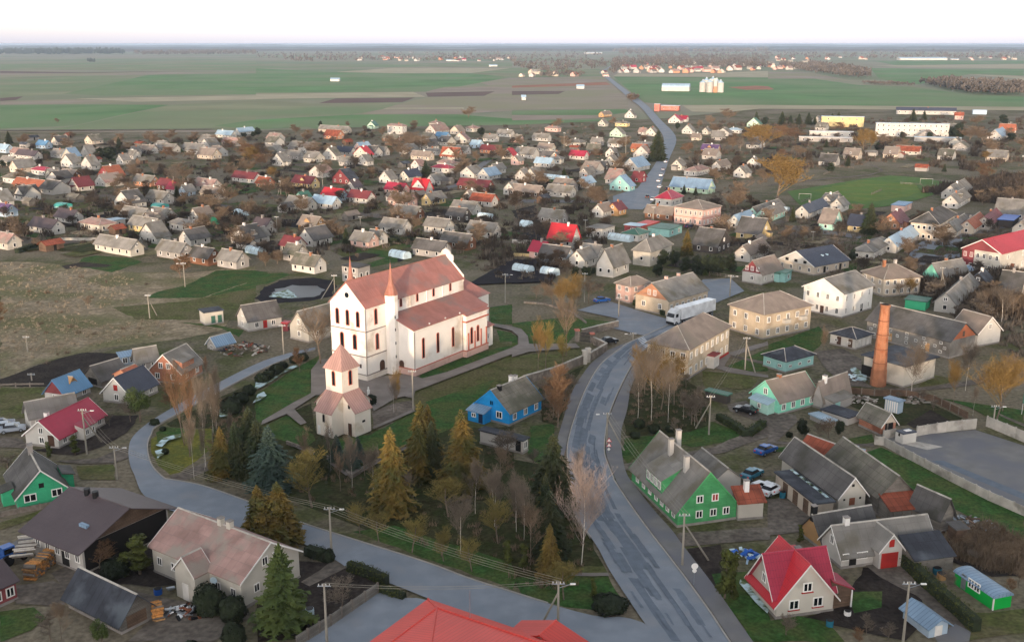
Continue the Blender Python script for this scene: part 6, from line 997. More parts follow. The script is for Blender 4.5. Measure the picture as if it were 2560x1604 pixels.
for i in range(2):
    proto(f'gold{i}', 12., twig_mesh(70+i, 12, .34, .28, 5, (15, 9, 7, 5), mats=('bark', 'twig_gold'), tw=.032)); proto(f'birch{i}', 12., twig_mesh(80+i, 12, .26, .3, 5, (18, 9, 6, 5), mats=('birch_bark', 'twig_grey'), tw=.022, r0=.1, droop=.1))
    proto(f'willow{i}', 6., twig_mesh(90+i, 6, .5, .35, 4, (15, 12, 11), up=.75, mats=('bark', 'twig_willow'), r0=.12, tw=.026)); proto(f'goldspruce{i}', 12., spruce_mesh(60+i, 12, 3.1, ('bark', 'needle_sunlit'))); proto(f'blue{i}', 10., spruce_mesh(64+i, 10, 3.0, ('bark', 'needle_blue'), .9, .1))
    proto(f'thuja{i}', 4., leafy_mesh(100+i, 4, 1.2, 1500, 'thuja', .13, 'col')); proto(f'bush{i}', 1.8, leafy_mesh(104+i, 1.8, 2.2, 2600, 'evergreen', .16, 'clip', .05)); proto(f'evergreen{i}', 7., leafy_mesh(108+i, 7, 5., 3600, 'evergreen', .3, 'ball', .1))
    proto(f'rust{i}', 6., twig_mesh(94+i, 6, .55, .2, 4, (15, 13, 12), mats=('bark', 'twig_rust'), r0=.12, tw=.03))
proto('pink', 14., twig_mesh(120, 14, .30, .16, 5, (26, 8, 6, 4), mats=('birch_bark', 'twig_pink'), tw=.02, r0=.12)); proto('pine', 9., spruce_mesh(121, 9, 3.5, ('bark', 'pine_needle'), 1., .55)); proto('goldpine', 9., leafy_mesh(122, 9, 6.6, 7000, 'needle_sunlit', .3, 'ball', .06))
proto('tall0', 16., twig_mesh(123, 16, .24, .4, 5, (16, 7, 5, 4), mats=('bark', 'twig_rust'), tw=.028, r0=.24)); proto('tall1', 16., twig_mesh(124, 16, .4, .3, 5, (11, 8, 6, 4), mats=('bark', 'twig_brown'), tw=.03, r0=.3)); proto('olive', 7., leafy_mesh(125, 7, 5.2, 3000, 'pine_needle', .22, 'ball', .3))
for k_, sd, m_, sp in (('Fbare', 201, 'twig_brown', .42), ('Fgold', 202, 'twig_gold', .36), ('Frust', 203, 'twig_rust', .5), ('Fsmall', 204, 'twig_grey', .55), ('Fgarden', 205, 'twig_dark', .55)): proto(k_, 8., twig_mesh(sd, 8, sp, .2, 5, (13, 9, 6, 4), mats=('bark', m_), tw=.085))
TREEW = dict(bare='bare brown tree', garden='bare garden tree', small='small bare grey tree', spruce='dark green spruce', gold='bare golden-brown tree', birch='slender white-stemmed birch', willow='small yellowish pollard tree', goldspruce='sunlit-coloured spruce', blue='blue-green spruce', thuja='narrow dark thuja', bush='dense dark round bush', evergreen='broad dark evergreen tree', rust='rusty orange bare shrub tree', pink='large pale pinkish bare birch', pine='bushy green pine', goldpine='wide golden evergreen', tall='very tall bare reddish tree', olive='olive green leafy tree')
def plant(k, pos, h, wide=1., rz=None, label=None, group='trees in the town'):
    k0 = k
    if pos.y > 270 and 'F'+k.rstrip('0123456789') in PROTO: k = 'F'+k.rstrip('0123456789')
    hs, (a, b) = PROTO[k]; base = k0.rstrip('0123456789'); nm = {'thuja': 'thuja', 'bush': 'bush', 'spruce': 'spruce_tree', 'goldspruce': 'spruce_tree', 'blue': 'spruce_tree', 'birch': 'birch_tree', 'pink': 'birch_tree', 'pine': 'pine_tree', 'willow': 'pollard_tree', 'garden': 'fruit_tree', 'small': 'bare_shrub', 'rust': 'bare_shrub', 'evergreen': 'evergreen_tree', 'goldpine': 'evergreen_tree', 'gold': 'lime_tree', 'tall': 'poplar_tree'}.get(base, 'tree')
    r = empty(nm, pos, rnd.uniform(0, 6.28) if rz is None else rz); s = h/hs; r.scale = (s*wide, s*wide, s); link('trunk', a, r); link('crown', b, r)
    if label: tag(r, label, 'bush' if nm == 'bush' else 'tree', group)
    else: tag(r, TREEW[base], 'bush' if nm == 'bush' else 'tree', group+': '+base, auto=True, loc=pos)
    return r
def T(t, rows):
    for row in rows:
        k, x, yb, yt = row[:4]; w = (row[4] if len(row) > 4 else 1.)*(1.1 if 'spruce' in row[0] or 'blue' in row[0] else 1); p = P(t, x, yb); plant(k, p, max(.8, hat(p, S(t, 0, yt)[1])), w)
T(21, [('goldspruce0', 1560, 1340, 750), ('goldspruce1', 1930, 1480, 830), ('spruce0', 610, 1420, 1090, .9), ('blue0', 765, 1340, 1075), ('blue1', 890, 1400, 1080), ('blue0', 965, 1300, 1090), ('tall1', 610, 420, -160, .8), ('birch0', 1300, 870, 480, .5), ('rust0', 415, 490, 220, .5), ('bare0', 740, 250, -140, .8), ('spruce1', 1660, 1480, 930, .8), ('bare1', 2300, 1560, 1180, .8), ('gold1', 1320, 860, 420, .4)])
T('f', [('goldspruce1', 925, 1200, 1003), ('blue1', 640, 1150, 1000, 1.15), ('spruce1', 592, 1085, 955, 1.1), ('goldspruce0', 525, 1122, 1003, 1.05), ('spruce2', 1302, 1195, 1018, 1.1), ('goldspruce0', 1285, 1222, 1112, .8), ('goldspruce1', 612, 1268, 1140, 1.2), ('goldspruce0', 660, 1275, 1132, 1.35), ('goldpine', 640, 1275, 1170, 1.2), ('pine', 668, 1478, 1285, .85), ('willow0', 735, 1195, 1058, 1.0), ('goldspruce1', 1090, 1150, 962, 1.1), ('spruce0', 760, 1120, 1030, .7),
 ('birch1', 1165, 1240, 1090, .6), ('birch0', 1215, 1230, 1100, .6), ('small0', 860, 1120, 1060), ('bare1', 1250, 1330, 1180, .6), ('small2', 1330, 960, 890), ('rust1', 1312, 975, 850, .7), ('small0', 1190, 1090, 1010, 1.3), ])
T(31, [('willow1', 970, 495, 190), ('willow0', 1150, 575, 290), ('willow1', 1460, 675, 310), ('willow0', 1755, 755, 510), ('willow1', 2020, 850, 540), ('willow0', 1800, 340, -30, 1.2), ('birch1', 1915, 690, 90, .8), ('willow1', 2265, 590, 180), ('birch0', 2240, 330, -120, .7), ('thuja0', 2355, 810, 545), ('bush0', 680, 760, 650, .8), ('small2', 800, 1200, 900, 1.2), ('bare0', 790, 100, -330, .5)])
T(32, [('pink', 650, 790, -300, .6), ('goldspruce1', 350, 900, 395, .9), ('thuja1', 110, 850, 560, 1.1), ('willow0', 485, 1115, 750), ('thuja0', 760, 1090, 895, 1.2), ('thuja1', 1990, 1110, 590, 1.1), ('thuja0', 2050, 1100, 630, 1.0), ('bush1', 915, 1215, 1095, 2.0), ('spruce1', 310, 470, -60, .75), ('birch0', 40, 480, -60, .6)])
T(30, [('bush0', 1960, 1235, 985, .85), ('bush1', 2180, 1300, 1080, .85), ('bush0', 2190, 1530, 1340, .85), ('rust0', 930, 830, 560, 1.0), ('thuja1', 1310, 880, 480, 2.0), ('thuja0', 1160, 880, 650, 2.2), ('olive', 960, 1560, 1300, .8), ('bare1', 580, 1530, 1120, .7), ('bush1', 1080, 900, 740, 1.2), ('small0', 470, 1500, 1200), ('bush0', 1790, 1600, 1500, 1.)])
T(20, [('thuja0', 465, 1295, 1130, 1.3), ('thuja1', 710, 1275, 1065, 1.5), ('olive', 1325, 955, 630, .9), ('rust1', 1610, 830, 630, 1.1), ('tall0', 1790, 1290, 400, .5), ('tall0', 1740, 1180, 350, .5), ('birch1', 1830, 1500, 850, .35), ('birch0', 1930, 1415, 950, .3), ('birch1', 2010, 1060, 580, .4), ('birch0', 2050, 900, 380, .4), ('tall0', 1960, 560, 320, .4), ('birch0', 2190, 1220, 830, .4), ('bush0', 1560, 1260, 1205, .9), ('bush1', 1460, 990, 930, 1.2), ('bush0', 1535, 1040, 1005, 1.2), ('small1', 1230, 960, 780), ('small2', 1180, 880, 720), ('bush1', 2270, 780, 680, 1.2), ('bush0', 2180, 870, 740, 1.2), ('bush1', 2350, 700, 610), ('small0', 1030, 1000, 880), ('small0', 80, 1480, 1250, 1.3), ('rust0', 0, 30, -80, 1.2)])
T(21, [('bush0', 60, 590, 500, 1.2), ('bush1', 120, 550, 470, 1.2), ('bush0', 200, 500, 410, 1.2), ('bush1', 260, 450, 390, 1.1), ('bush0', 360, 400, 340, 1.2), ('bush0', 1080, 800, 700, .9), ('bush1', 440, 380, 310, 1.2), ('small1', 1300, 470, 380), ('small2', 470, 350, 260)])
T(22, [('gold0', 1405, 845, 230, 1.05), ('gold1', 1250, 700, 170, .9), ('birch0', 1185, 945, 300, .55), ('birch1', 1312, 955, 190, .55), ('birch0', 1470, 965, 330, .55), ('gold1', 1530, 800, 300, .8), ('birch1', 1615, 935, 640, .6), ('small0', 1690, 985, 650, .9), ('birch0', 1720, 1000, 680, .5), ('gold0', 245, 480, -60, .5), ('willow1', 318, 465, 0, .5), ('tall1', 510, 340, -260, .55), ('rust1', 430, 1010, 500, .7), ('willow0', 480, 420, 130, .8), ('small1', 370, 800, 540, 1.2), ('small2', 580, 640, 500, 1.), ('bush0', 1200, 1010, 930, 1.), ('bush1', 1340, 1060, 980, 1.1), ('bush0', 1160, 1110, 1050, 1.2), ('bush1', 1480, 1050, 990, 1.), ('small0', 1530, 1080, 910, .8), ('small2', 1780, 880, 620, 1.), ('small1', 1750, 980, 700, 1.), ('small1', 1640, 640, 500, 1.), ('small0', 390, 920, 680, 1.1), ('small2', 200, 1350, 1200, 1.2)])
T(12, [('gold0', 475, 1450, 1060, .7), ('gold1', 580, 1515, 1040, .7), ('evergreen0', 1420, 1010, 840), ('evergreen1', 1530, 1000, 850), ('evergreen0', 1620, 1060, 910), ('evergreen1', 1370, 1100, 980, 1.2), ('evergreen0', 1740, 1100, 900), ('evergreen1', 1860, 1090, 890), ('evergreen0', 2060, 1060, 890), ('pine', 1840, 1080, 900, .8), ('evergreen1', 1960, 1090, 900), ('goldspruce0', 1645, 900, 650), ('evergreen0', 590, 1100, 1000, 1.1), ('evergreen1', 700, 1110, 1000, 1.2), ('evergreen0', 760, 1080, 1010, 1.1), ('bare0', 720, 1350, 1090, 1.1), ('bare1', 300, 1330, 1150, 1.2), ('bare2', 380, 1380, 1180, 1.1), ('small0', 230, 1300, 1170, 1.3), ('small1', 820, 1300, 1150, 1.2), ('bare0', 620, 1380, 1180, 1.), ('spruce0', 860, 360, 260), ('bare1', 780, 400, 240), ('bare2', 2160, 400, 190, 1.2), ('evergreen0', 1015, 110, 50), ('evergreen1', 620, 270, 200), ('spruce1', 1620, 320, 230), ('spruce0', 1730, 330, 250), ('spruce2', 490, 180, 70)])
T(23, [('gold0', 2150, 950, 290, 1.15), ('gold1', 2210, 860, 330, .9), ('birch0', 1350, 720, 160, .9), ('birch1', 1860, 665, 170, .6), ('gold1', 1750, 775, 350, .6), ('birch1', 1930, 900, 600, .4), ('bare0', 520, 360, 30, .4), ('evergreen0', 330, 1100, 930, .9), ('evergreen1', 670, 1090, 940, .8), ('bare2', 570, 1180, 900, .9), ('small0', 470, 1120, 960), ('bare1', 1700, 320, 180, .8), ('bush0', 200, 1100, 1050, 1.), ('bush0', 1390, 770, 730, 1.1), ('bare2', 2260, 700, 280, .7), ('small1', 1240, 760, 670), ('small2', 1450, 760, 640), ('small0', 1560, 850, 740)])
T(13, [('spruce1', 955, 695, 395, 1.1), ('gold0', 75, 420, -60, 1.5), ('rust0', 2060, 190, 20, 1.2), ('birch0', 1980, 1500, 1210, .8), ('birch1', 2200, 1530, 1170, 1.), ('gold0', 1330, 1290, 1080, 1.), ('rust1', 1360, 880, 780, 1.), ('spruce0', 230, 580, 430, .8), ('evergreen0', 790, 960, 830, .8), ('evergreen1', 900, 930, 820, .8), ('rust0', 740, 1010, 920, .8), ('bare0', 320, 760, 620, 1.1), ('bare1', 160, 760, 610, 1.2), ('bare2', 430, 730, 620, 1.1), ('bare0', 1730, 1150, 1010, 1.2), ('bare1', 1150, 1260, 1120), ('bare2', 1240, 1300, 1150), ('bare0', 1020, 1260, 1130, 1.), ('bare1', 2020, 420, 280, 1.3), ('bare2', 2150, 400, 260, 1.4), ('bare0', 2290, 380, 250, 1.4), ('bare1', 2400, 380, 240, 1.4), ('evergreen0', 580, 120, 20, 1.2), ('spruce2', 750, 70, -40), ('spruce0', 1660, 110, 30), ('bare2', 2050, 1400, 1200), ('bare1', 2300, 1500, 1250, 1.), ('bare0', 2400, 1480, 1200, 1.), ('bare2', 1700, 1230, 1100, 1.), ('bare0', 980, 640, 540, .8)])
T(33, [('small0', 1680, 1050, 840, 1.), ('bare2', 2190, 810, 550, 1.), ('bare1', 2060, 620, 420, 1.2), ('bare0', 1850, 640, 480, 1.2), ('bare2', 2320, 700, 450, 1.1), ('small1', 1900, 760, 640, 1.2), ('rust0', 850, 1540, 1370, .7), ('small2', 170, 1450, 1220, .9), ('small0', 920, 1450, 1250, .9), ('thuja0', 300, 580, 395, 1.2), ('bare0', 2340, 1000, 780, 1.), ('small2', 1800, 520, 400, 1.3), ('small1', 2120, 540, 420, 1.3), ('rust1', 2260, 1050, 900, .9), ('small0', 700, 1000, 880, 1.2), ('small2', 1120, 1500, 1320, 1.)])
T(10, [('birch0', 1255, 195, -10, 1.), ('birch1', 1460, 205, 0, 1.), ('birch0', 1640, 290, 20, 1.2), ('rust0', 1700, 1110, 900, 1.3), ('bare0', 1180, 390, 260, 1.2), ('gold1', 1160, 380, 270), ('spruce0', 1670, 370, 240, .9), ('bare0', 830, 1400, 1270, 1.1), ('evergreen0', 2240, 60, -20), ('bare1', 340, 830, 730, 1.2), ('bare2', 450, 790, 730, 1.3), ('small0', 1010, 1170, 1120), ('bare1', 2260, 300, 210, 1.2), ('rust1', 0, 1500, 1330, 1.2), ('evergreen1', 110, 90, 10, 1.3), ('evergreen0', 30, 70, 0, 1.3), ('bare2', 1080, 280, 170, 1.5), ('bare0', 1180, 260, 120, 1.4), ('rust0', 2050, 120, 20, 1.4), ('spruce1', 2170, 60, -40)])
T(11, [('spruce2', 1600, 170, 0, 1.2), ('birch1', 630, 260, 10, 1.), ('spruce0', 850, 800, 630, .9), ('bare0', 1400, 470, 290, 1.3), ('bare1', 1340, 440, 280, 1.2), ('bare2', 200, 690, 560), ('bare0', 320, 720, 640, 1.2), ('rust0', 60, 80, -60, 1.4), ('bare1', 90, 1000, 850, 1.3), ('bare2', 200, 980, 840, 1.3), ('evergreen0', 2090, 730, 670, .8), ('bare2', 2000, 780, 690, 1.2), ('bare0', 1080, 160, 60, 1.5), ('bare1', 980, 180, 80, 1.5), ('bare2', 1230, 120, 30, 1.5), ('gold0', 170, 200, 60, 1.3), ('bare1', 1900, 870, 760, 1.2), ('bush0', 1290, 775, 720, 1.6), ('bush1', 1420, 775, 720, 1.6), ('bush0', 1540, 775, 720, 1.6), ('small0', 960, 930, 870, 1.2), ('small1', 850, 300, 220, 1.2)])
T(0, [('spruce0', 85, 1355, 1235, 1.3), ('bare0', 690, 1305, 1235, 1.4), ('spruce1', 1125, 1400, 1290, 1.2), ('evergreen0', 940, 1500, 1390, 1.5), ('evergreen1', 1040, 1510, 1380, 1.5), ('evergreen0', 1150, 1500, 1400, 1.5), ('rust0', 1560, 1500, 1375, 1.5), ('rust1', 2300, 1510, 1340, 1.5), ('gold0', 2360, 1560, 1370, 1.4), ('evergreen1', 2300, 1300, 1250, 1.5), ('evergreen0', 2390, 1290, 1240, 1.6), ('rust0', 2180, 1420, 1310, 1.3), ('bare1', 545, 1160, 1110, 1.4), ('evergreen1', 440, 1500, 1420, 1.2), ('bare2', 1640, 1500, 1400, 1.4), ('bare0', 1800, 1500, 1400, 1.4)])
T(1, [('evergreen0', 605, 1200, 1140, 1.), ('bare0', 870, 1200, 1140, 1.3), ('bare1', 1000, 1310, 1230, 1.6), ('bare2', 1300, 1400, 1270, 1.8), ('bare0', 1450, 1400, 1240, 1.8), ('bare1', 1560, 1420, 1270, 1.7), ('bare2', 1380, 1480, 1340, 1.8), ('bare0', 450, 1440, 1330, 1.5), ('rust0', 20, 1500, 1370, 1.4), ('bare1', 550, 1480, 1330, 1.4), ('bare2', 2000, 1110, 1000, 1.5), ('evergreen1', 2120, 1280, 1200, 1.4), ('bare0', 1480, 1240, 1170, 1.3), ('evergreen0', 20, 1280, 1200, 1.4), ('bare1', 1280, 1460, 1380, 1.6), ('spruce0', 1090, 1510, 1440)])
T(2, [('spruce2', 1370, 1515, 1220, 1.2), ('rust0', 1640, 1445, 1345, 1.8), ('gold0', 2350, 1440, 1160, 1.8), ('bare0', 1130, 960, 890, 1.8), ('spruce0', 2300, 1170, 1050, 1.2), ('evergreen0', 2380, 1180, 1100, 1.2), ('bare1', 2040, 1130, 1020, 1.8), ('rust1', 1230, 1330, 1270, 1.8), ('bare2', 1050, 1400, 1280, 1.6), ('bare0', 1920, 1260, 1160, 1.6), ('birch0', 2150, 1440, 1290, 1.2), ('birch1', 2250, 1440, 1280, 1.2), ('bare1', 2080, 1400, 1280, 1.5), ('bare2', 780, 1480, 1400, 1.8), ('bare0', 1760, 1200, 1130, 1.5), ('bare1', 560, 1500, 1420, 1.5), ('evergreen1', 1560, 1220, 1150, 1.)])
T(3, [(f'spruce{i % 3}', x, 1175, 1045+(i*37) % 50, 1.2) for i, x in enumerate((130, 210, 290, 380, 440, 520, 600, 660, 740))]+[('rust0', 80, 1330, 1180, 2.), ('rust1', 260, 1320, 1200, 2.), ('rust0', 680, 1250, 1150, 1.8), ('gold0', 900, 1450, 1200, .9), ('gold1', 960, 1440, 1220, .8), ('evergreen0', 1790, 1310, 1160, 1.3), ('evergreen1', 1730, 1300, 1190, 1.1), ('spruce0', 1365, 1140, 1020, 1.2), ('spruce1', 1470, 1130, 1040, 1.2), ('evergreen0', 1270, 1310, 1240, 1.2), ('evergreen1', 1520, 1320, 1240), ('bare0', 1900, 1320, 1180, 1.8), ('bare1', 2020, 1330, 1200, 1.8), ('evergreen0', 2220, 1180, 1080, 1.3), ('evergreen1', 2290, 1330, 1250, 1.4), ('bare2', 1100, 1380, 1260, 1.6), ('bare0', 1200, 1420, 1330, 1.8), ('gold1', 2060, 1530, 1420, 1.5), ('spruce2', 550, 1390, 1310), ('bare1', 2400, 1400, 1260, 1.6), ('bare2', 1960, 1180, 1080, 1.8), ('evergreen0', 1040, 1420, 1340, 1.3), ('rust0', 120, 1480, 1400, 1.6), ('bare0', 300, 1470, 1370, 1.7)])
for i in range(64):
    w = 0 if i % 3 else 1; x, y = (rnd.uniform(40, 1500), 340+300*rnd.random()**1.3) if w == 0 else (rnd.uniform(1760, 2500), rnd.uniform(330, 640)); p = PS(x, y)
    if 1800 < x < 2420 and 430 < y < 535: continue
    HB = [(o.location.x, o.location.y, o['_d'][0], o['_d'][1], o.rotation_euler.z) for o in bpy.data.objects if '_d' in o.keys()] if i == 0 else HB
    if any(inpoly(p.x+4, p.y+3, r_) for r_ in ROADS) or not clear(p, 4.5) or not clear(p+Vector((4, 4, 0)), 3): continue
    build(p, R(56)+rnd.choice((0, 1.571)), rnd.uniform(4, 7), rnd.uniform(3, 4.5), 2.2, rnd.uniform(.9, 1.5), rnd.choice([AS, AD, AB, 'rust_roof', 'tar_roof', AM]), rnd.choice(['plank_grey', 'plank_brown', 'grey', 'pale', 'plank_grey']), 'R', far=True, win='dR.5:dark', name='garden_shed', cat='shed', group='garden sheds '+('left' if w == 0 else 'right'), label='small weathered garden shed among the houses '+('left' if w == 0 else 'right')+' of the upper road', ridge=False)
for k_, x, y, yt, w_ in [('birch0', 830, 1150, 1010, .5), ('birch1', 880, 1165, 1040, .5), ('birch1', 1120, 1210, 1070, .5), ('birch0', 1235, 1270, 1120, .5), ('birch1', 960, 1200, 1100, .5), ('willow1', 1040, 1310, 1240, .9), ('thuja1', 1195, 1330, 1265, 1.2), ('willow0', 900, 1180, 1100, .9), ('birch0', 780, 1110, 990, .45), ('goldspruce0', 1295, 1345, 1230, .8), ('bare0', 720, 1110, 1000, .5), ('spruce0', 560, 1120, 990, 1.0), ('spruce2', 610, 1120, 985, 1.2), ('goldspruce0', 990, 1130, 985, .9), ('spruce2', 1295, 1300, 1150, 1.1), ('goldspruce1', 1010, 1080, 950, 1.1), ('birch0', 1360, 1190, 1040, .4), ('birch1', 485, 1100, 860, .3), ('birch0', 515, 1060, 880, .3)]:
    p = P('f', x, y); plant(k_, p, hat(p, S('f', 0, yt)[1]), w_)
nF = 0
for i in range(400):                            # further houses that fill the rows
    w = 0 if i % 4 else 1; x, y = (rnd.uniform(20, 1500), 335+150*rnd.random()) if w == 0 else (rnd.uniform(1760, 2540), rnd.uniform(300, 420)); p = PS(x, y)
    if 1800 < x < 2420 and 415 < y < 535 or not inpoly(x, y, (TOWN, TOWN2)[w]): continue
    a = R(56)+rnd.choice((0, 0, -1.571)); lx, ly = rnd.uniform(8, 11), rnd.uniform(7, 9); X0 = Vector((math.cos(a), math.sin(a), 0)); Y0 = Vector((-X0.y, X0.x, 0))
    if any(inpoly(p.x+X0.x*lx*u+Y0.x*ly*v, p.y+X0.y*lx*u+Y0.y*ly*v, r_) for r_ in ROADS for u in (0, 1) for v in (0, 1)): continue
    if not all(clear(p+X0*lx*u+Y0*ly*v, 2.5) for u in (0, .5, 1) for v in (0, .5, 1)): continue
    build(p, a, lx, ly, 2.6, rnd.uniform(2.8, 3.8), rnd.choice([AS, AS, AB, AD, AP, AM]), rnd.choice(['white', 'pale', 'cream', 'grey', 'beige', 'white']), rnd.choice('RRL'), far=True, win='R2 L2 gL1', chim=[(.4, .05, .9, 'plinth')], over=.5); HB.append((p.x, p.y, lx, ly, a))
    nF = nF+1
    if nF > 42: break
# bare fruit trees of the gardens (alike, scattered between the houses)
HB = [(o.location.x, o.location.y, o['_d'][0], o['_d'][1], o.rotation_euler.z) for o in bpy.data.objects if '_d' in o.keys()]
nS = 0; tries = 0; LB = [('bare fruit tree in the gardens left of the upper road', 'garden trees left of the upper road'), ('bare fruit tree in the gardens right of the upper road', 'garden trees right of the upper road')]
while nS < 285 and tries < 6000:
    tries += 1; w = 0 if rnd.random() < .62 else 1; x, y = (rnd.uniform(0, 1640), rnd.uniform(312, 720)) if w == 0 else (rnd.uniform(1700, 2560), rnd.uniform(300, 900))
    if not inpoly(x, y, (TOWN, TOWN2)[w]): continue
    p = PS(x, y)
    if not clear(p) or any(inpoly(p.x, p.y, r_) for r_ in ROADS): continue
    k = rnd.choice(['garden0', 'garden1', 'garden2', 'garden0', 'bare1', 'bare2']); plant(k, p, rnd.uniform(3.6, 6.8) if k[0] == 'g' else rnd.uniform(6, 9.5), rnd.uniform(1.1, 1.5), label=LB[w][0], group=LB[w][1]); nS += 1
# low brush: hedgerows, thickets and weeds that read as one mass
def brush(name, label, regions, m, hh=(.6, 1.6), n=900, seed=1, cat='shrubs', per=26, bw=.035):
    rg = random.Random(seed); mb = MB()
    for (t_, poly) in regions:
        pts = [S(t_, *p) for p in poly]; xs = [p[0] for p in pts]; ys = [p[1] for p in pts]; c = 0; tr = 0
        while c < n and tr < n*12:
            tr += 1; x, y = rg.uniform(min(xs), max(xs)), rg.uniform(min(ys), max(ys))
            if not inpoly(x, y, pts): continue
            p = PS(x, y)
            if not clear(p, .5) or any(inpoly(p.x, p.y, r_) for r_ in ROADS): continue
            c += 1; h = rg.uniform(*hh)
            for j in range(per):
                a = rg.uniform(0, 6.28); l = h*rg.uniform(.5, 1); d = Vector((math.cos(a)*rg.uniform(.2, .9), math.sin(a)*rg.uniform(.2, .9), 1)).normalized()*l; o_ = p+Vector((rg.uniform(-.5, .5)*h, rg.uniform(-.5, .5)*h, 0)); s = Vector((-math.sin(a), math.cos(a), 0))*bw*h**.5
                mb.add([o_-s, o_+s, o_+d], [(0, 1, 2)])
    me = mb.mesh(name, m, False); o_ = link(name, me); kind(o_, 'stuff'); o_['label'] = label; o_['category'] = cat; return o_
brush('undergrowth', 'brown bare undergrowth beneath the park trees', [(31, [(300, 100), (2413, 960), (2413, -300), (1200, -300), (700, -60)]), (32, [(0, 960), (560, 1060), (760, 640), (560, 0), (0, -100)]), (22, [(1130, 560), (1620, 600), (1830, 740), (1820, 960), (1500, 1060), (1080, 1050)]), (22, [(260, 680), (640, 470), (540, 660), (420, 980), (300, 960)]), (20, [(1850, 880), (2300, 660), (2400, 900), (2400, 1480), (2020, 1450)])], 'twig_brown', (.4, 1.1), 110, 3, bw=.045)
brush('dry_reeds', 'pale dry reeds and weeds of the left meadow', [(10, [(0, 970), (600, 1000), (1300, 1080), (1200, 1300), (700, 1500), (0, 1500)]), (20, [(0, 0), (1600, 0), (1500, 160), (700, 260), (0, 480)])], 'dry_straw' if 'dry_straw' in MATS else mat('dry_straw', '#a09079', rough=1, var=.25, scale=.3), (.3, .9), 500, 4, 'grass', 14, bw=.05)
brush('garden_scrub', 'grey-brown garden scrub and hedges between the houses', [('s', TOWN), ('s', TOWN2)], 'twig_grey', (.8, 2.2), 2400, 5, bw=.14, per=20)
brush('meadow_scrub', 'low dark scrub scattered over the left meadow', [(10, [(0, 960), (600, 1000), (1500, 1100), (1300, 1400), (0, 1500)]), (20, [(0, 0), (1700, 20), (1500, 200), (0, 500)])], 'twig_brown', (.5, 1.5), 16, 8, bw=.07)
brush('orchard_scrub', 'tall bare brown orchard scrub woven between the houses', [('s', TOWN)], 'twig_dark', (1.6, 3.8), 620, 15, bw=.16, per=34)
brush('school_scrub', 'bare brown trees and scrub around the school and pitch', [('s', [(1740, 300), (2560, 292), (2560, 440), (2440, 430), (2300, 415), (2080, 420), (1850, 440), (1720, 420)]), ('s', [(2300, 480), (2560, 430), (2560, 520), (2420, 500)]), ('s', [(2200, 700), (2560, 690), (2560, 800), (2450, 790)])], 'twig_dark', (2., 5.), 330, 16, bw=.2, per=40)
brush('thicket', 'tangled brown thicket behind the white long house', [(33, [(1560, 560), (2100, 420), (2395, 620), (2395, 900), (2100, 850), (1700, 720)])], 'twig_brown', (.6, 2.), 420, 6)
# woods on the plain
def wood(label, t, poly, h, n, m, seed=0):
    rg = random.Random(seed); mb = MB(); pts = [S(t, *p) for p in poly]; xs = [p[0] for p in pts]; ys = [p[1] for p in pts]; c = 0; tr = 0
    while c < n and tr < n*15:
        tr += 1; x, y = rg.uniform(min(xs), max(xs)), rg.uniform(min(ys), max(ys))
        if not inpoly(x, y, pts): continue
        p = PS(x, y); c += 1; hh = h*rg.uniform(.55, 1.15); w = hh*rg.uniform(.3, .6)
        for j in range(7):
            d = Vector((rg.gauss(0, w*.5), rg.gauss(0, w*.5), hh*rg.uniform(.35, .95))); r_ = w*rg.uniform(.25, .5); q = p+d; u = Vector((r_, 0, 0)); v = Vector((0, r_*.7, 0)); z = Vector((0, 0, r_*rg.uniform(.8, 1.6)))
            mb.add([q-u, q+v, q+u, q-v, q+z, q-z], [(0, 1, 4), (1, 2, 4), (2, 3, 4), (3, 0, 4), (1, 0, 5), (2, 1, 5), (3, 2, 5), (0, 3, 5)])
    o_ = link('wood', mb.mesh('wood', m, False)); kind(o_, 'stuff'); o_['label'] = label; o_['category'] = 'wood'
mat('far_wood', '#5b534b', rough=1, var=.25, scale=.01, jit=.1, spec=.1); mat('far_conifer', '#3c4440', rough=1, var=.25, scale=.01, jit=.1, spec=.1)
wood('dark far wood on the left skyline', 0, [(0, 495), (1150, 490), (1160, 520), (0, 520)], 30, 500, 'far_conifer', 1); wood('long thin wood left of the middle skyline', 0, [(1250, 508), (1900, 490), (2413, 495), (2413, 520), (1300, 525)], 22, 300, 'far_wood', 2)
wood('scattered trees of the far left hamlets', 1, [(0, 510), (2413, 490), (2413, 580), (400, 585), (0, 545)], 14, 420, 'far_wood', 3); wood('brown tree belt of the far middle plain', 2, [(0, 480), (800, 470), (900, 640), (400, 700), (0, 640)], 13, 300, 'far_wood', 4)
wood('brown wood around the far village', 2, [(960, 560), (1500, 520), (2413, 500), (2413, 650), (1100, 640), (950, 700)], 15, 700, 'far_wood', 5); wood('purple brown wood of the right skyline', 2, [(900, 470), (2413, 440), (2413, 500), (1000, 520)], 24, 500, 'far_wood', 6)
wood('scattered woods along the far right plain', 3, [(0, 450), (2413, 440), (2413, 560), (1000, 560), (0, 560)], 16, 600, 'far_wood', 7); wood('brown copse in the right fields', 3, [(60, 620), (450, 600), (980, 690), (960, 740), (700, 730), (300, 670)], 13, 420, 'far_wood', 8)
wood('bare brown wood at the right edge of the fields', 3, [(1420, 790), (1800, 790), (2413, 830), (2413, 900), (1900, 885)], 12, 520, 'far_wood', 9); wood('low scrub strip along the right field', 3, [(850, 780), (1400, 800), (1350, 815), (900, 795)], 5, 120, 'far_wood', 10)
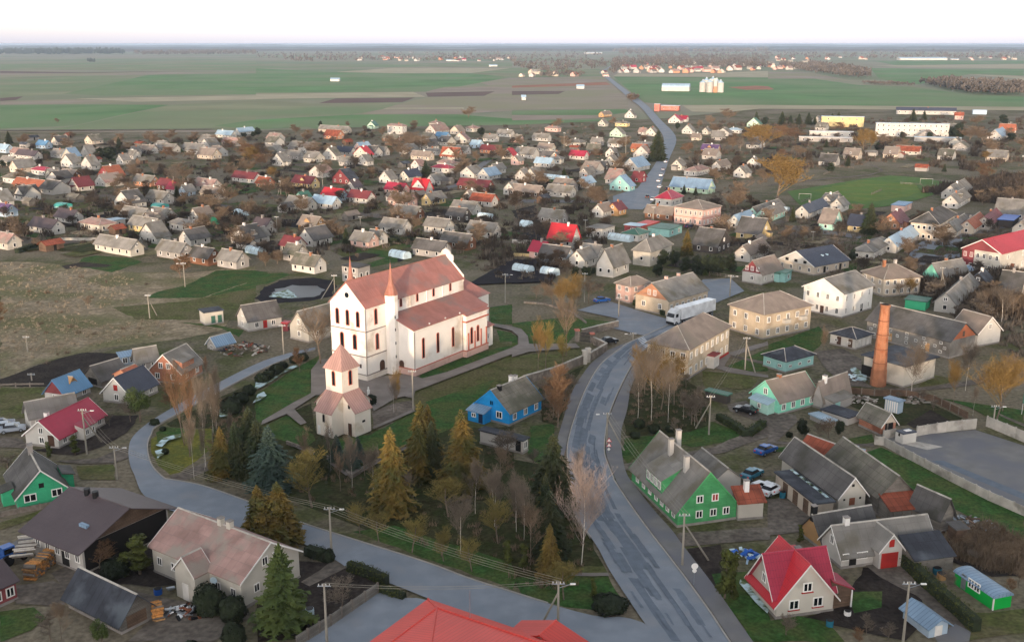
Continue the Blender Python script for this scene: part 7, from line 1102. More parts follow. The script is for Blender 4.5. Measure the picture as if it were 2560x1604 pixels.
wood('small dark clump in the left fields', 0, [(820, 585), (900, 582), (910, 592), (830, 592)], 12, 20, 'far_conifer', 11); wood('brown clump beside the upper road', 2, [(1090, 930), (1170, 915), (1180, 945), (1110, 950)], 7, 20, 'far_wood', 12); wood('brown trees by the middle farm track', 2, [(380, 700), (680, 695), (700, 725), (200, 728)], 9, 50, 'far_wood', 13)
# ================================================================ walls, fences, hedges
def run(pts, step):                              # cut a world polyline into pieces of about one step
    out = []
    for a, b in zip(pts, pts[1:]):
        n = max(1, round((b-a).length/step))
        for i in range(n): out.append((a.lerp(b, i/n), a.lerp(b, (i+1)/n)))
    return out
def barrier(name, cat, label, t, px, h, panel, post=None, step=2.6, th=.14, ph=None, coping=None, group=None, lift=0., pw=.11):
    pts = [P(t, *p) if len(p) == 2 else P(*p) for p in px]; r = empty(name, pts[0]); tag(r, label, cat, group); o0 = pts[0]; cache = {}
    for a, b in run(pts, step):
        d = b-a; L = d.length; rz = math.atan2(d.y, d.x); key = round(L, 2)
        if key not in cache:
            pm = MB().box(.02, -th/2, lift, L-.02, th/2, h).mesh('panel', panel); cache[key] = (pm, MB().box(0, -th/2-.05, h, L, th/2+.05, h+.1).mesh('coping', coping) if coping else None)
        o = link('panel', cache[key][0], r, a-o0, rz)
        if cache[key][1]: link('coping', cache[key][1], o)
        if post:
            if 'post' not in cache: cache['post'] = MB().box(-pw, -pw, 0, pw, pw, ph or h+.12).mesh('post', post)
            link('post', cache['post'], r, a-o0, rz)
    return r
barrier('stone_wall', 'wall', 'long rubble stone wall along the main road below the church', 22, [(110, 605), (400, 520), (690, 398)], 1.7, 'stone', step=4, th=.45, coping='concrete'); barrier('stone_wall', 'wall', 'short rubble stone wall from the gate piers to the road bend', 22, [(728, 384), (890, 288), (770, 228)], 1.7, 'stone', step=4, th=.45, coping='concrete')
barrier('stone_wall', 'wall', 'rubble stone wall right of the black churchyard gate', 22, [(660, 152), (830, 108), (1000, 68)], 1.6, 'stone', step=4, th=.45, coping='concrete'); barrier('stone_wall', 'wall', 'low pale wall round the churchyard below the square', 12, [(110, 1350), (300, 1360), (560, 1440), (700, 1540)], .5, 'stone', step=4, th=.3)
for i, (x, y, yt) in enumerate([(685, 412, 280), (716, 394, 262), (612, 200, 85), (752, 212, 118)]):
    p = P(22, x, y); s = empty('gate_pier', p, .3); hp = hat(p, S(22, 0, yt)[1]); box('shaft', 'concrete' if i < 2 else 'stone', s, -.4, -.4, 0, .4, .4, hp-.35); box('cap', 'concrete' if i < 2 else 'wall_coral', s, -.52, -.52, hp-.35, .52, .52, hp)
    tag(s, ['left pale gate pier in the churchyard wall', 'right pale gate pier in the churchyard wall', 'left stone pier of the black churchyard gate', 'right stone pier of the black churchyard gate'][i], 'gate pier', 'churchyard gate piers')
a = P(22, 645, 205); b = P(22, 735, 215); s = empty('iron_gate', a, math.atan2((b-a).y, (b-a).x)); L = (b-a).length
for x in range(int(L/.16)): box('bar', 'black_metal', s, x*.16, -.02, .1, x*.16+.05, .02, 2.3)
for z in (.3, 1.3, 2.1): box('rail', 'black_metal', s, 0, -.03, z, L, .03, z+.08)
tag(s, 'black iron gate of the churchyard between two stone piers', 'gate')
barrier('concrete_fence', 'fence', 'concrete panel fence along the far side of the tarmac yard', 23, [(1400, 1098), (1680, 1052), (1960, 1022)], 1.9, 'concrete', 'concrete', 2.5); barrier('concrete_fence', 'fence', 'concrete panel fence running to the right edge beside the grass', 23, [(2060, 1000), (2240, 1075), (2413, 1150), (2620, 1240)], 1.9, 'concrete', 'concrete', 2.5)
barrier('concrete_fence', 'fence', 'long concrete wall between the green verge and the tarmac yard', 33, [(23, 1005, 1170), (23, 1090, 1180), (23, 1360, 1330), (1700, 10), (2060, 190), (2413, 345), (2700, 480)], 1.5, 'concrete', 'concrete', 2.5); barrier('concrete_fence', 'fence', 'short concrete fence between brick garage and white cabin', 23, [(1085, 1130), (1200, 1105)], 1.7, 'concrete', 'concrete', 2.)
barrier('plank_fence', 'fence', 'grey plank fence along the tarmac forecourt at the bottom', 31, [(1140, 1065), (900, 1230), (700, 1370), (380, 1570)], 1.5, 'plank_grey', 'wood_grey', 2.); barrier('plank_fence', 'fence', 'low plank fence beside the lane at the left edge', 30, [(0, 345), (190, 305), (560, 235)], .8, 'wood_grey', 'wood_grey', 2.5)
barrier('plank_fence', 'fence', 'dark plank fence behind the chimney yard garden', 23, [(760, 690), (1000, 715), (1300, 720), (1560, 770), (1880, 930)], 1.3, 'plank_brown', 'wood_grey', 2.5); barrier('plank_fence', 'fence', 'fence along the white fenced meadow left of the pond', 20, [(0, 640), (150, 635), (420, 632)], .9, 'wood_grey', 'wood_grey', 3., th=.05, lift=.55)
barrier('plank_fence', 'fence', 'white rail fence behind the churchyard and black plots', 12, [(0, 905), (180, 912)], 1., 'wall_yellow', None, 4.); barrier('plank_fence', 'fence', 'white fence behind the red roofed dormer house', 12, [(0, 782), (330, 800)], 1.3, 'wall_white', None, 4.); barrier('plank_fence', 'fence', 'long pale wall along the path left of the middle houses', 10, [(520, 760), (930, 760)], 1., 'concrete', None, 4.)
barrier('kerb_wall', 'wall', 'low brown edging wall along the lower churchyard path', 21, [(290, 1165), (760, 1340), (900, 1490), (1110, 1360), (1420, 1200)], .6, 'stone', None, 4., th=.3)
# garden fences that look alike
for i in range(34):
    w = 0 if i % 2 else 1; x, y = (rnd.uniform(60, 1480), rnd.uniform(370, 600)) if w else (rnd.uniform(1760, 2400), rnd.uniform(400, 700))
    p = PS(x, y)
    if not clear(p, 1): continue
    a = R(56)+(math.pi/2 if rnd.random() < .5 else 0); L = rnd.uniform(9, 18); q = p+Vector((math.cos(a), math.sin(a), 0))*L; r = empty('garden_fence', p, a)
    for z in (.45, .95): box('rail', 'wood_grey', r, 0, -.03, z, L, .03, z+.14)
    for k in range(int(L/2.5)+1): box('post', 'wood_grey', r, k*2.5-.06, -.06, 0, k*2.5+.06, .06, 1.2)
    tag(r, 'low grey rail fence between gardens '+('left' if w else 'right')+' of the upper road', 'fence', 'garden fences '+('left' if w else 'right'))
def hedge(label, t, px, w, h, m='thuja', seed=0):
    rg = random.Random(seed); pts = [P(t, *p) for p in px]; mb = MB(); core = MB()
    for a, b in zip(pts, pts[1:]):
        d = b-a; L = d.length; d.normalize(); s = Vector((-d.y, d.x, 0)); n = int(L*70)
        core.add([a-s*w*.38, a+s*w*.38, b+s*w*.38, b-s*w*.38]+[v+Vector((0, 0, h*.88)) for v in (a-s*w*.36, a+s*w*.36, b+s*w*.36, b-s*w*.36)], [(0, 1, 2, 3), (4, 5, 6, 7), (0, 1, 5, 4), (1, 2, 6, 5), (2, 3, 7, 6), (3, 0, 4, 7)])
        for i in range(n):
            f = rg.random(); side = rg.choice((-1, 1, 0)); z = h*rg.random() if side else h*rg.uniform(.86, 1.02); o = a.lerp(b, f)+s*(w*.5*side*rg.uniform(.75, 1.05) if side else rg.uniform(-.5, .5)*w)+Vector((0, 0, z)); l = rg.uniform(.1, .22)
            u = Vector((rg.uniform(-1, 1), rg.uniform(-1, 1), rg.uniform(-.3, 1))).normalized()*l; v = Vector((rg.uniform(-1, 1), rg.uniform(-1, 1), rg.uniform(-1, 1))).normalized()*l; mb.add([o-u, o+v, o+u], [(0, 1, 2)])
    r = empty('hedge', (0, 0, 0)); core.obj('stems', 'evergreen', r); link('foliage', mb.mesh('foliage', m, False), r); tag(r, label, 'hedge')
hedge('dark clipped hedge along the near side of the bottom road', 31, [(870, 845), (1060, 910), (1225, 985)], 1.2, 1.5); hedge('short dark hedge beside the grey forecourt', 31, [(1150, 1040), (1390, 1115)], 1.1, .9); hedge('tall dark thuja hedge beside the green site cabin', 33, [(1270, 800), (1600, 1110), (1950, 1420)], 1.4, 1.9); hedge('square green hedge beside the black car', 22, [(1945, 935), (2110, 1030), (2200, 1100)], 1.5, 1.3, 'box_leaf'); hedge('square green hedge end beside the drive', 22, [(2230, 1095), (2370, 1000)], 1.5, 1.3, 'box_leaf')
hedge('dark hedge at the left meadow edge', 10, [(160, 880), (330, 830), (540, 770)], 2., 1.6, 'evergreen'); hedge('dark hedge behind the church gardens', 11, [(1215, 765), (1590, 770)], 1.6, 1.4, 'box_leaf'); hedge('hedge below the long cream farmhouse', 31, [(480, 690), (690, 760)], 1.6, 1.4, 'evergreen'); hedge('dark ivy hedge before the twin chimney house', 12, [(1150, 1360), (1300, 1410), (1440, 1465)], 1.2, 1.4, 'box_leaf')
# ================================================================ poles and wires
TOPS = {}
def pole(key, label, t, x, yb, yt, strut=None, lamp=None, m='concrete_pole', arms=1):
    p = P(t, x, yb); h = min(13, hat(p, S(t, 0, yt)[1])); r = empty('utility_pole', p); MB().tube((0, 0, 0), (0, 0, h), .17, .11, 6).obj('shaft', m, r)
    for k in range(arms): box('crossarm', 'metal', r, -.75, -.05, h-.35-.55*k, .75, .05, h-.25-.55*k)
    for k in (-.6, -.2, .2, .6): MB().tube((k, 0, h-.25), (k, 0, h-.02), .05, n=5).obj('insulator', 'white_trim', r)
    if strut: q = P(t, *strut)-p; MB().tube(q, (0, 0, h*.82), .14, .1, 6).obj('strut', m, r)
    if lamp: MB().tube((0, 0, h-.8), (lamp*1.4, 0, h-.3), .04, n=5).obj('lamp_arm', 'metal', r); box('lamp_head', 'white_trim', r, min(lamp*1.3, lamp*1.9), -.12, h-.36, max(lamp*1.3, lamp*1.9), .12, h-.24)
    tag(r, label, 'utility pole', 'utility poles'); TOPS[key] = p+Vector((0, 0, h-.05)); return r
for a in [('a', 'concrete pole with lamp at the hedge on the bottom road', 31, 708, 705, 250, None, 1), ('b', 'tall grey pole beside the plank fence at the bottom', 31, 665, 1530, 965), ('c', 'braced concrete pole beside the scarlet roof', 32, 428, 1500, 945, (250, 1400), 1), ('d', 'braced pole before the green plank house', 32, 1592, 800, 310, (1840, 750)), ('e', 'braced pole on the footway beside the triangular signs', 22, 892, 1170, 870, (1060, 1230), -1), ('g', 'white braced concrete pole left of the mint house', 22, 1855, 1080, 708, (1730, 1020)),
  ('h', 'braced pole behind the hipped beige brick house', 22, 2195, 470, 160, (2295, 500)), ('i', 'braced pole before the crimson roof house', 20, 820, 1260, 835, (960, 1150), 1), ('j', 'thick concrete pole at the road bend', 20, 1105, 1500, 1185, None, 1), ('k', 'pole with lamp beside the metal garage, lower right', 33, 1262, 1515, 945, None, 1), ('l', 'pole beside the red shed left of the church', 21, 262, 330, 40), ('m', 'pale pole on the paving right of the bell tower', 21, 1482, 855, 470),
  ('n', 'braced pole left of the twin chimney house', 12, 682, 1340, 1062, (630, 1310)), ('o', 'pole with white box on the square', 12, 1005, 1480, 1290), ('p', 'lamp pole behind the lorry on the square', 12, 2052, 1290, 1085, None, 1), ('q', 'braced pole below the beige house with roof lights', 13, 1620, 1285, 1010, (1690, 1300)), ('r', 'braced pole beside the pond', 11, 742, 1250, 1080, (615, 1310)), ('s', 'pole at the dark plots right of the church', 11, 2350, 1345, 1070, None, 1), ('t', 'leaning lamp pole in the left meadow', 10, 1745, 1195, 965, None, -1), ('u', 'braced pole in the dry meadow left of the pump house', 10, 1412, 1490, 1265, (1480, 1465)),
  ('v', 'pole in the gardens above the church', 11, 985, 650, 530), ('w', 'pole beside the ochre house above the pond', 11, 200, 695, 530), ('x', 'lattice-braced pole beside the pink house', 12, 1330, 605, 440, (1310, 600)), ('y', 'pole between the workshop and the yellow house', 13, 420, 765, 670), ('z', 'thin lamp pole beside the fenced yard', 23, 2118, 1015, 800, None, 1), ('A', 'lamp pole at the zebra crossing', 22, 1140, 195, 118, None, -1), ('B', 'pole among houses left of the upper road', 2, 1070, 1490, 1130), ('C', 'pole among the houses at the far field edge', 2, 490, 1420, 1250), ('D', 'pole beside the low white workshop', 12, 690, 690, 560), ('E', 'braced pole left of the dull red roof house', 11, 235, 335, 195, (205, 335)), ('F', 'pole in the far left meadow', 20, 262, 300, 150), ('G', 'post of the left meadow fence', 20, 300, 570, 500)]: pole(*a)
def wires(label, a, b, n=3, sag=.6):
    A, B = TOPS[a], TOPS[b]; d = (B-A); s = Vector((-d.y, d.x, 0)).normalized(); r = empty('power_line', A); tag(r, label, 'power line', 'power lines')
    for k in range(n):
        o = s*(k-(n-1)/2)*.5; mb = MB(); pv_ = None
        for i in range(9):
            t = i/8; q = A.lerp(B, t)+o-Vector((0, 0, sag*4*t*(1-t)))-A
            if pv_ is not None: mb.tube(pv_, q, .024, n=3)
            pv_ = q
        mb.obj('wire', 'wire', r)
wires('wires over the park verge from the hedge pole to the forecourt pole', 'a', 'c', 4); wires('wires from the forecourt pole to the plank fence pole', 'c', 'b', 2); wires('wires from the road bend pole to the hedge pole', 'j', 'a', 3); wires('wires from the bend pole to the crimson roof pole', 'i', 'j', 3); wires('wires across the road from green house pole to sign pole', 'd', 'e', 3); wires('wires from the white concrete pole to the brick house pole', 'g', 'h', 2); wires('wires across the square from pole to pole', 'o', 'p', 2)
# ================================================================ signs
def disc_sign(label, t, x, yb, parts, h=2.6):
    p = P(t, x, yb); r = empty('road_sign', p); MB().tube((0, 0, 0), (0, 0, h+.3), .04, n=6).obj('post', 'metal', r)
    for kd, z, rr in parts:
        n = 3 if kd == 'tri' else 16; a0 = math.pi/2
        for nm, m, sc_, y in (('rim', 'sign_red' if kd == 'tri' else 'white_trim', 1, -.05), ('face', 'white_trim', .7 if kd == 'tri' else .9, -.062)):
            pts = [(rr*sc_*math.cos(a0+2*math.pi*i/n), y, z+rr*sc_*math.sin(a0+2*math.pi*i/n)) for i in range(n)]; k = len(pts)
            MB().add(pts+[(q[0], q[1]+.012, q[2]) for q in pts], [tuple(range(k-1, -1, -1)), tuple(range(k, 2*k))]+[(i, (i+1) % k, k+(i+1) % k, k+i) for i in range(k)]).obj(nm, m, r)
    tag(r, label, 'road sign'); return r
disc_sign('two white triangular warning signs with red rims beside the road', 22, 912, 1255, [('tri', 2.3, .5), ('tri', 1.45, .5), ('disc', .75, .22)], 2.6); disc_sign('round white road sign on the footway, lower right', 32, 1700, 985, [('disc', 2.7, .42), ('disc', 2.1, .28)], 2.6); disc_sign('white traffic sign by the church plots', 13, 2400, 0, [('disc', 2.2, .4)], 2.2)
s = empty('green_board', P(23, 2390, 890)); MB().tube((0, 0, 0), (0, 0, 3.2), .05).obj('post', 'white_trim', s); box('board', 'green_metal', s, -.1, -.05, 2.2, 1.6, .05, 4.); tag(s, 'green notice board on a white post at the right edge', 'sign')
# ================================================================ vehicles
CARM = {}
def car_parts():
    b = MB(); L, Wd = 4.3, 1.75
    pr = [(-L/2, .35), (L/2, .35), (L/2, .75), (L/2-.15, .88), (.95, .98), (-1.35, 1.02), (-L/2+.1, .95), (-L/2, .8)]
    body = MB().ext(pr, 'y', -Wd/2, Wd/2).mesh('body', 'car_white'); cab = MB().add([(.95, -.8, .98), (.95, .8, .98), (-1.45, .8, 1.02), (-1.45, -.8, 1.02), (.35, -.62, 1.42), (.35, .62, 1.42), (-1.0, .62, 1.45), (-1.0, -.62, 1.45)], [(0, 1, 5, 4), (1, 2, 6, 5), (2, 3, 7, 6), (3, 0, 4, 7)]).mesh('windows', 'glass')
    roof = MB().add([(.4, -.66, 1.40), (.4, .66, 1.40), (-1.05, .66, 1.43), (-1.05, -.66, 1.43), (.3, -.6, 1.47), (.3, .6, 1.47), (-.95, .6, 1.49), (-.95, -.6, 1.49)], [(3, 2, 1, 0), (4, 5, 6, 7), (0, 1, 5, 4), (1, 2, 6, 5), (2, 3, 7, 6), (3, 0, 4, 7)]).mesh('roof', 'car_white')
    wheel = MB().tube((0, -.1, 0), (0, .1, 0), .32, n=12).mesh('wheel', 'tyre'); rim = MB().tube((0, -.11, 0), (0, .11, 0), .19, n=10).mesh('rim', 'metal'); lamp = MB().box(-.05, -.18, -.08, .03, .18, .08).mesh('headlight', 'plastic_sheet'); tail = MB().box(-.03, -.15, -.09, .05, .15, .09).mesh('taillight', 'sign_red'); return body, cab, roof, wheel, rim, lamp, tail
CP = car_parts()
def car(label, t, x, y, ang, col, z=.2):
    p = P(t, x, y); p.z = z; r = empty('parked_car', p, ang); body, cab, roof, wheel, rim, lamp, tail = CP; m = MATS['car_'+col]
    for nm, me_ in (('body', body), ('roof', roof)):
        o = link(nm, me_, r); o.material_slots[0].link = 'OBJECT'; o.material_slots[0].material = m
    link('windows', cab, r)
    for a in (-1.35, 1.35):
        for b in (-.8, .8): w = link('wheel', wheel, r, (a, b, .32)); link('rim', rim, w)
    for b in (-.6, .6): link('headlight', lamp, r, (2.15, b, .68)); link('taillight', tail, r, (-2.15, b, .78))
    tag(r, label, 'car', 'cars in the town')
for a in [('black car parked before the mint plank house', 22, 2200, 880, 2.5, 'black'), ('white car parked beside the small rust roofed annex', 32, 2370, 110, 2.2, 'white'), ('blue car parked at the far end of the garages', 22, 2390, 1260, .7, 'blue'), ('teal car parked behind the green plank house', 22, 2260, 1490, .8, 'teal'), ('pale car half hidden behind the long barns', 23, 785, 1275, 2.7, 'silver'), ('blue car on the square left of the twin chimney house', 12, 845, 1345, .5, 'blue'), ('black car on the upper road', 12, 1275, 362, 1.4, 'black'), ('white car on the upper road beside the black car', 12, 1325, 385, 1.4, 'white'),
   ('navy car parked before the pink house', 12, 1665, 642, .9, 'navy'), ('white car beside the dull red shed on the upper road', 12, 1210, 200, 1.4, 'white'), ('silver car among the parked cars at the left edge', 20, 60, 1040, .4, 'silver'), ('dark car among the parked cars at the left edge', 20, 20, 1010, .4, 'navy'), ('pale blue car parked outermost at the left edge', 20, 120, 1060, .4, 'silver'), ('white car parked at the garage row', 33, 20, 130, .8, 'white'), ('dark car under the trees by the churchyard wall', 22, 910, 226, .5, 'black'), ('silver car by the crossing on the upper road', 2, 1150, 905, 1.9, 'silver'), ('white car farthest up the upper road', 2, 915, 728, 2.1, 'white')]: car(*a)
for i, (x, y) in enumerate([(1452, 28), (1428, 100), (1408, 155), (1385, 208), (1392, 265), (1468, 285)]): car(f"{['farthest', 'second', 'third', 'fourth', 'fifth', 'nearest'][i]} parked car in the row right of the upper road", 12, x, y, 1.25, ['white', 'silver', 'white', 'white', 'white', 'navy'][i])
# lorry
a = P(12, 1560, 1545); b = P(12, 1885, 1452); d = b-a; ang = math.atan2(d.y, d.x); s = empty('lorry', (a.x, a.y, .2), ang)
box('trailer', 'car_white', s, 0, -1.25, 1.15, 13.4, 1.25, 3.95); box('chassis', 'black_metal', s, .3, -.9, .75, 13., .9, 1.1); MB().ext([(-2.9, .5), (-.6, .5), (-.6, 3.75), (-1.2, 3.85), (-2.5, 3.0), (-2.85, 2.0)], 'y', -1.2, 1.2).obj('cab', 'car_white', s)
MB().add([(-2.88, -1.1, 2.02), (-2.88, 1.1, 2.02), (-2.56, 1.05, 2.92), (-2.56, -1.05, 2.92)], [(0, 1, 2, 3)]).obj('windscreen', 'glass', s); box('side_window', 'glass', s, -2.3, -1.22, 2., -1.3, -1.2, 2.8); box('bumper', 'black_metal', s, -2.98, -1.15, .4, -2.86, 1.15, .9)
for x in (-2., .9, 9.4, 10.6, 11.8):
    for y in (-1.05, 1.05): w = MB().tube((0, -.16, 0), (0, .16, 0), .5, n=14).obj('wheel', 'tyre', s, loc=(x, y, .5)); MB().tube((0, -.17, 0), (0, .17, 0), .25, n=10).obj('rim', 'metal', w)
tag(s, 'white articulated lorry parked on the square', 'lorry')
# blue tractor by the firewood
s = empty('tractor', P(30, 120, 760), .9); MB().ext([(-1.4, .6), (.4, .6), (1.7, .7), (1.7, 1.3), (.4, 1.5), (-1.4, 1.4)], 'y', -.4, .4).obj('body', 'car_blue', s); box('cab', 'car_blue', s, -1.3, -.65, 1.4, .2, .65, 2.5); box('cab_glass', 'glass', s, -1.2, -.67, 1.6, .1, .67, 2.3)
for x, y, r_ in ((-.9, -.8, .75), (-.9, .8, .75), (1.2, -.6, .42), (1.2, .6, .42)): MB().tube((0, -.18, 0), (0, .18, 0), r_, n=14).obj('wheel', 'tyre', s, loc=(x, y, r_))
tag(s, 'small blue tractor beside the firewood stack', 'tractor')
# ================================================================ small things
def logs(label, t, x, y, ang, n, rows, L=1.4, r0=.16):
    s = empty('firewood_stack', P(t, x, y), ang); ms = [MB().tube((0, 0, 0), (L, 0, 0), r, n=7).mesh('log', m) for r, m in ((r0, 'log_end'), (r0*.85, 'firewood'), (r0*1.1, 'wood_grey'))]
    for k in range(rows):
        for i in range(n-k): o = link('log', rnd.choice(ms), s, (rnd.uniform(-.15, .15), i*r0*2.05+(k % 2)*r0, r0+k*r0*1.8), rnd.uniform(-.06, .06))
    tag(s, label, 'firewood')
logs('long stack of split firewood beside the blue tractor', 30, 220, 930, -.15, 28, 6, 1.6, .17); logs('firewood pile against the dark plank barn gable', 30, 1440, 1330, .5, 12, 6, 1.2, .15)
for i in range(9):
    pass
s = empty('birch_logs', P(30, 110, 850), .25)
for i in range(16): MB().tube((0, 0, 0), (2.6, 0, 0), rnd.uniform(.09, .15), n=6).obj('log', 'birch_bark' if i % 3 else 'wood_grey', s, loc=(rnd.uniform(-.3, .3), i*.42, 1.75+rnd.uniform(0, .25)), rz=rnd.uniform(-.12, .12))
tag(s, 'loose pale birch logs on top of the long firewood stack', 'firewood')
def barrel(label, t, x, y, m, r_=.32, h=.9):
    s = empty('barrel', P(t, x, y)); MB().tube((0, 0, 0), (0, 0, h), r_, n=12).obj('drum', m, s)
    for z in (h*.3, h*.65): MB().tube((0, 0, z), (0, 0, z+.05), r_*1.05, n=12).obj('hoop', m, s)
    MB().tube((0, 0, h), (0, 0, h+.04), r_*.9, n=12).obj('lid', 'black_metal', s); tag(s, label, 'barrel')
barrel('blue plastic barrel on the farmhouse lawn', 30, 1480, 1060, 'tarp_blue', .5, .7); barrel('turquoise barrel in the garden below the red cottage', 33, 575, 1365, 'car_teal', .42, .8); barrel('white tub beside the red cottage wall', 33, 742, 1262, 'white_trim', .4, .6); barrel('white tank in the plank fence garden', 31, 505, 1260, 'plastic_sheet', .5, .9); barrel('blue bin at the garage row', 33, 135, 165, 'car_teal', .45, 1.); barrel('green bin at the garage row', 33, 75, 110, 'green_metal', .45, 1.); barrel('yellow barrel before the green site cabin', 33, 1620, 920, 'wall_ochre', .55, .8); barrel('blue barrel before the green site cabin', 33, 1580, 870, 'car_teal', .55, .8)
p = P(30, 1600, 1040); s = empty('wheelbarrow', p, .5); MB().add([(-.5, -.35, .55), (.5, -.3, .55), (.5, .3, .55), (-.5, .35, .55), (-.25, -.2, .25), (.35, -.18, .25), (.35, .18, .25), (-.25, .2, .25)], [(4, 5, 6, 7), (0, 1, 5, 4), (1, 2, 6, 5), (2, 3, 7, 6), (3, 0, 4, 7)]).obj('tray', 'metal', s); MB().tube((0, -.05, 0), (0, .05, 0), .2, n=10).obj('wheel', 'tyre', s, loc=(.75, 0, .2))
for y in (-.25, .25): MB().tube((.7, y*.3, .2), (-1., y, .6), .025, n=5).obj('handle', 'wood_grey', s)
tag(s, 'grey wheelbarrow on the farmhouse lawn', 'wheelbarrow')
# statue on its plinth
p = P(21, 1064, 790); s = empty('statue', p); box('pedestal', 'stone', s, -.45, -.45, 0, .45, .45, 1.2); mb = MB(); prof = [(.34, 1.2), (.30, 1.6), (.24, 2.1), (.27, 2.5), (.30, 2.75), (.14, 2.95), (.11, 3.0), (.16, 3.12), (.15, 3.3), (.05, 3.42)]; n = 12
vs_ = [(r_*math.cos(2*math.pi*k/n), r_*.8*math.sin(2*math.pi*k/n), z) for r_, z in prof for k in range(n)]; mb.add(vs_, [(j*n+k, j*n+(k+1) % n, (j+1)*n+(k+1) % n, (j+1)*n+k) for j in range(len(prof)-1) for k in range(n)]+[tuple(range(n-1, -1, -1)), tuple(range((len(prof)-1)*n, len(prof)*n))]).obj('figure', 'white_trim', s); tag(s, 'small white robed statue on a stone pedestal behind the bell tower', 'statue')
# goals
for t_, x0, x1, yb, yt, lb in [(13, 1432, 1550, 228, 182, 'white football goal at the far end of the pitch'), (13, 290, 402, 375, 325, 'white football goal at the near end of the pitch')]:
    a = P(t_, x0, yb); b = P(t_, x1, yb+4); d = b-a; L = d.length; s = empty('football_goal', a, math.atan2(d.y, d.x)); h = 2.6
    for x in (0, L): box('upright', 'wall_pale', s, x-.06, -.06, 0, x+.06, .06, h)
    box('crossbar', 'wall_pale', s, -.08, -.08, h, L+.08, .08, h+.16); tag(s, lb, 'goal', 'football goals')
# greenhouses of clear film
for t_, x, y, L, lb in [(12, 180, 1065, 6, 'clear film greenhouse on the black plots right of the church'), (12, 420, 1090, 5, 'grey film greenhouse behind the churchyard trees'), (11, 60, 890, 7, 'pale film tunnel beside the meadow lane'), (12, 520, 192, 14, 'white film tunnels on the green garden'), (10, 2320, 525, 6, 'pale blue film greenhouse by the dark plot'), (12, 1130, 770, 9, 'white film greenhouse beside the green pavilion'), (11, 1430, 930, 7, 'blue white film tunnel behind the church roof'), (11, 2220, 560, 6, 'small film greenhouse above the church'), (12, 175, 630, 4, 'lilac covered heap on the dark plot'), (13, 190, 495, 6, 'pale blue covered car port by the mint house')]:
    s = empty('film_greenhouse', P(t_, x, y), R(50)); wallpart(s, 'b', -1.6, 1.6, 0, L, .8, 1.5, 'plastic_sheet', 'cover'); 
    for k in range(0, int(L)+1, 2): MB().ext([(1.68*math.cos(math.pi*i/8), .8+1.5*math.sin(math.pi*i/8)) for i in range(9)]+[(1.6*math.cos(math.pi*i/8), .8+1.42*math.sin(math.pi*i/8)) for i in range(8, -1, -1)], 'y', k-.03, k+.03).obj('hoop', 'metal', s)
    tag(s, lb, 'greenhouse')
# rubble and scrap heaps
def heap(label, t, x, y, w, h, n, ms, name='scrap_heap'):
    p = P(t, x, y); s = empty(name, p); 
    for i in range(n):
        a = rnd.uniform(0, 6.28); d = w*rnd.random()**.6; l = rnd.uniform(.3, 1.6); o = box('piece', rnd.choice(ms), s, -l/2, -rnd.uniform(.08, .3), -.06, l/2, rnd.uniform(.08, .3), .1); o.location = (d*math.cos(a), d*math.sin(a)*.8, max(.1, h*(1-d/w)*rnd.uniform(.4, 1))); o.rotation_euler = (rnd.uniform(-.5, .5), rnd.uniform(-.5, .5), rnd.uniform(0, 6.28))
    tag(s, label, 'heap')
heap('heap of broken boards and sheet iron beside the lane left of the church', 20, 2310, 290, 5.5, 2.6, 90, ['wood_grey', 'plank_brown', 'tar_roof', 'concrete', 'rust_roof']); heap('junk and motor parts before the farmhouse porch', 30, 1740, 1250, 2.6, .9, 46, ['black_metal', 'metal', 'rust_metal', 'car_white', 'tyre']); heap('pale blue sheets spread by the chimney', 23, 850, 545, 3., .3, 26, ['plastic_sheet', 'pale_metal']); heap('rubble heap behind the brick garage', 23, 1390, 765, 2.4, .8, 36, ['concrete', 'stone']); heap('heap of planks behind the white shed', 23, 880, 760, 3., .8, 40, ['wood_grey', 'concrete']); heap('scrap and boards in the thicket', 33, 1850, 450, 5., 1.2, 70, ['wood_grey', 'metal', 'plank_brown', 'pale_metal']); heap('blue tarpaulin and boards beside the red cottage', 32, 2180, 710, 2.6, .6, 30, ['pale_metal', 'plastic_sheet', 'tarp_blue'])
# lingering snow
for t_, px in [(20, [(1490, 1190), (1540, 1130), (1640, 1105), (1740, 1095), (1730, 1120), (1600, 1160), (1530, 1210)]), (20, [(1470, 1260), (1520, 1230), (1560, 1280), (1500, 1320)]), (21, [(0, 600), (60, 610), (210, 530), (310, 460), (420, 430), (400, 450), (240, 530), (110, 610), (0, 680)]), (21, [(0, 720), (90, 690), (120, 720), (0, 800)]), (32, [(2110, 990), (2160, 950), (2260, 1040), (2400, 1220), (2390, 1270), (2260, 1170), (2190, 1080)]), (23, [(760, 470), (830, 460), (940, 540), (940, 600), (860, 570)]), (20, [(2070, 850), (2110, 830), (2160, 920), (2090, 930)])]: sheet('snow_patch', 'snow', t_, px, z=_zl[0]+.02, rough=.9)
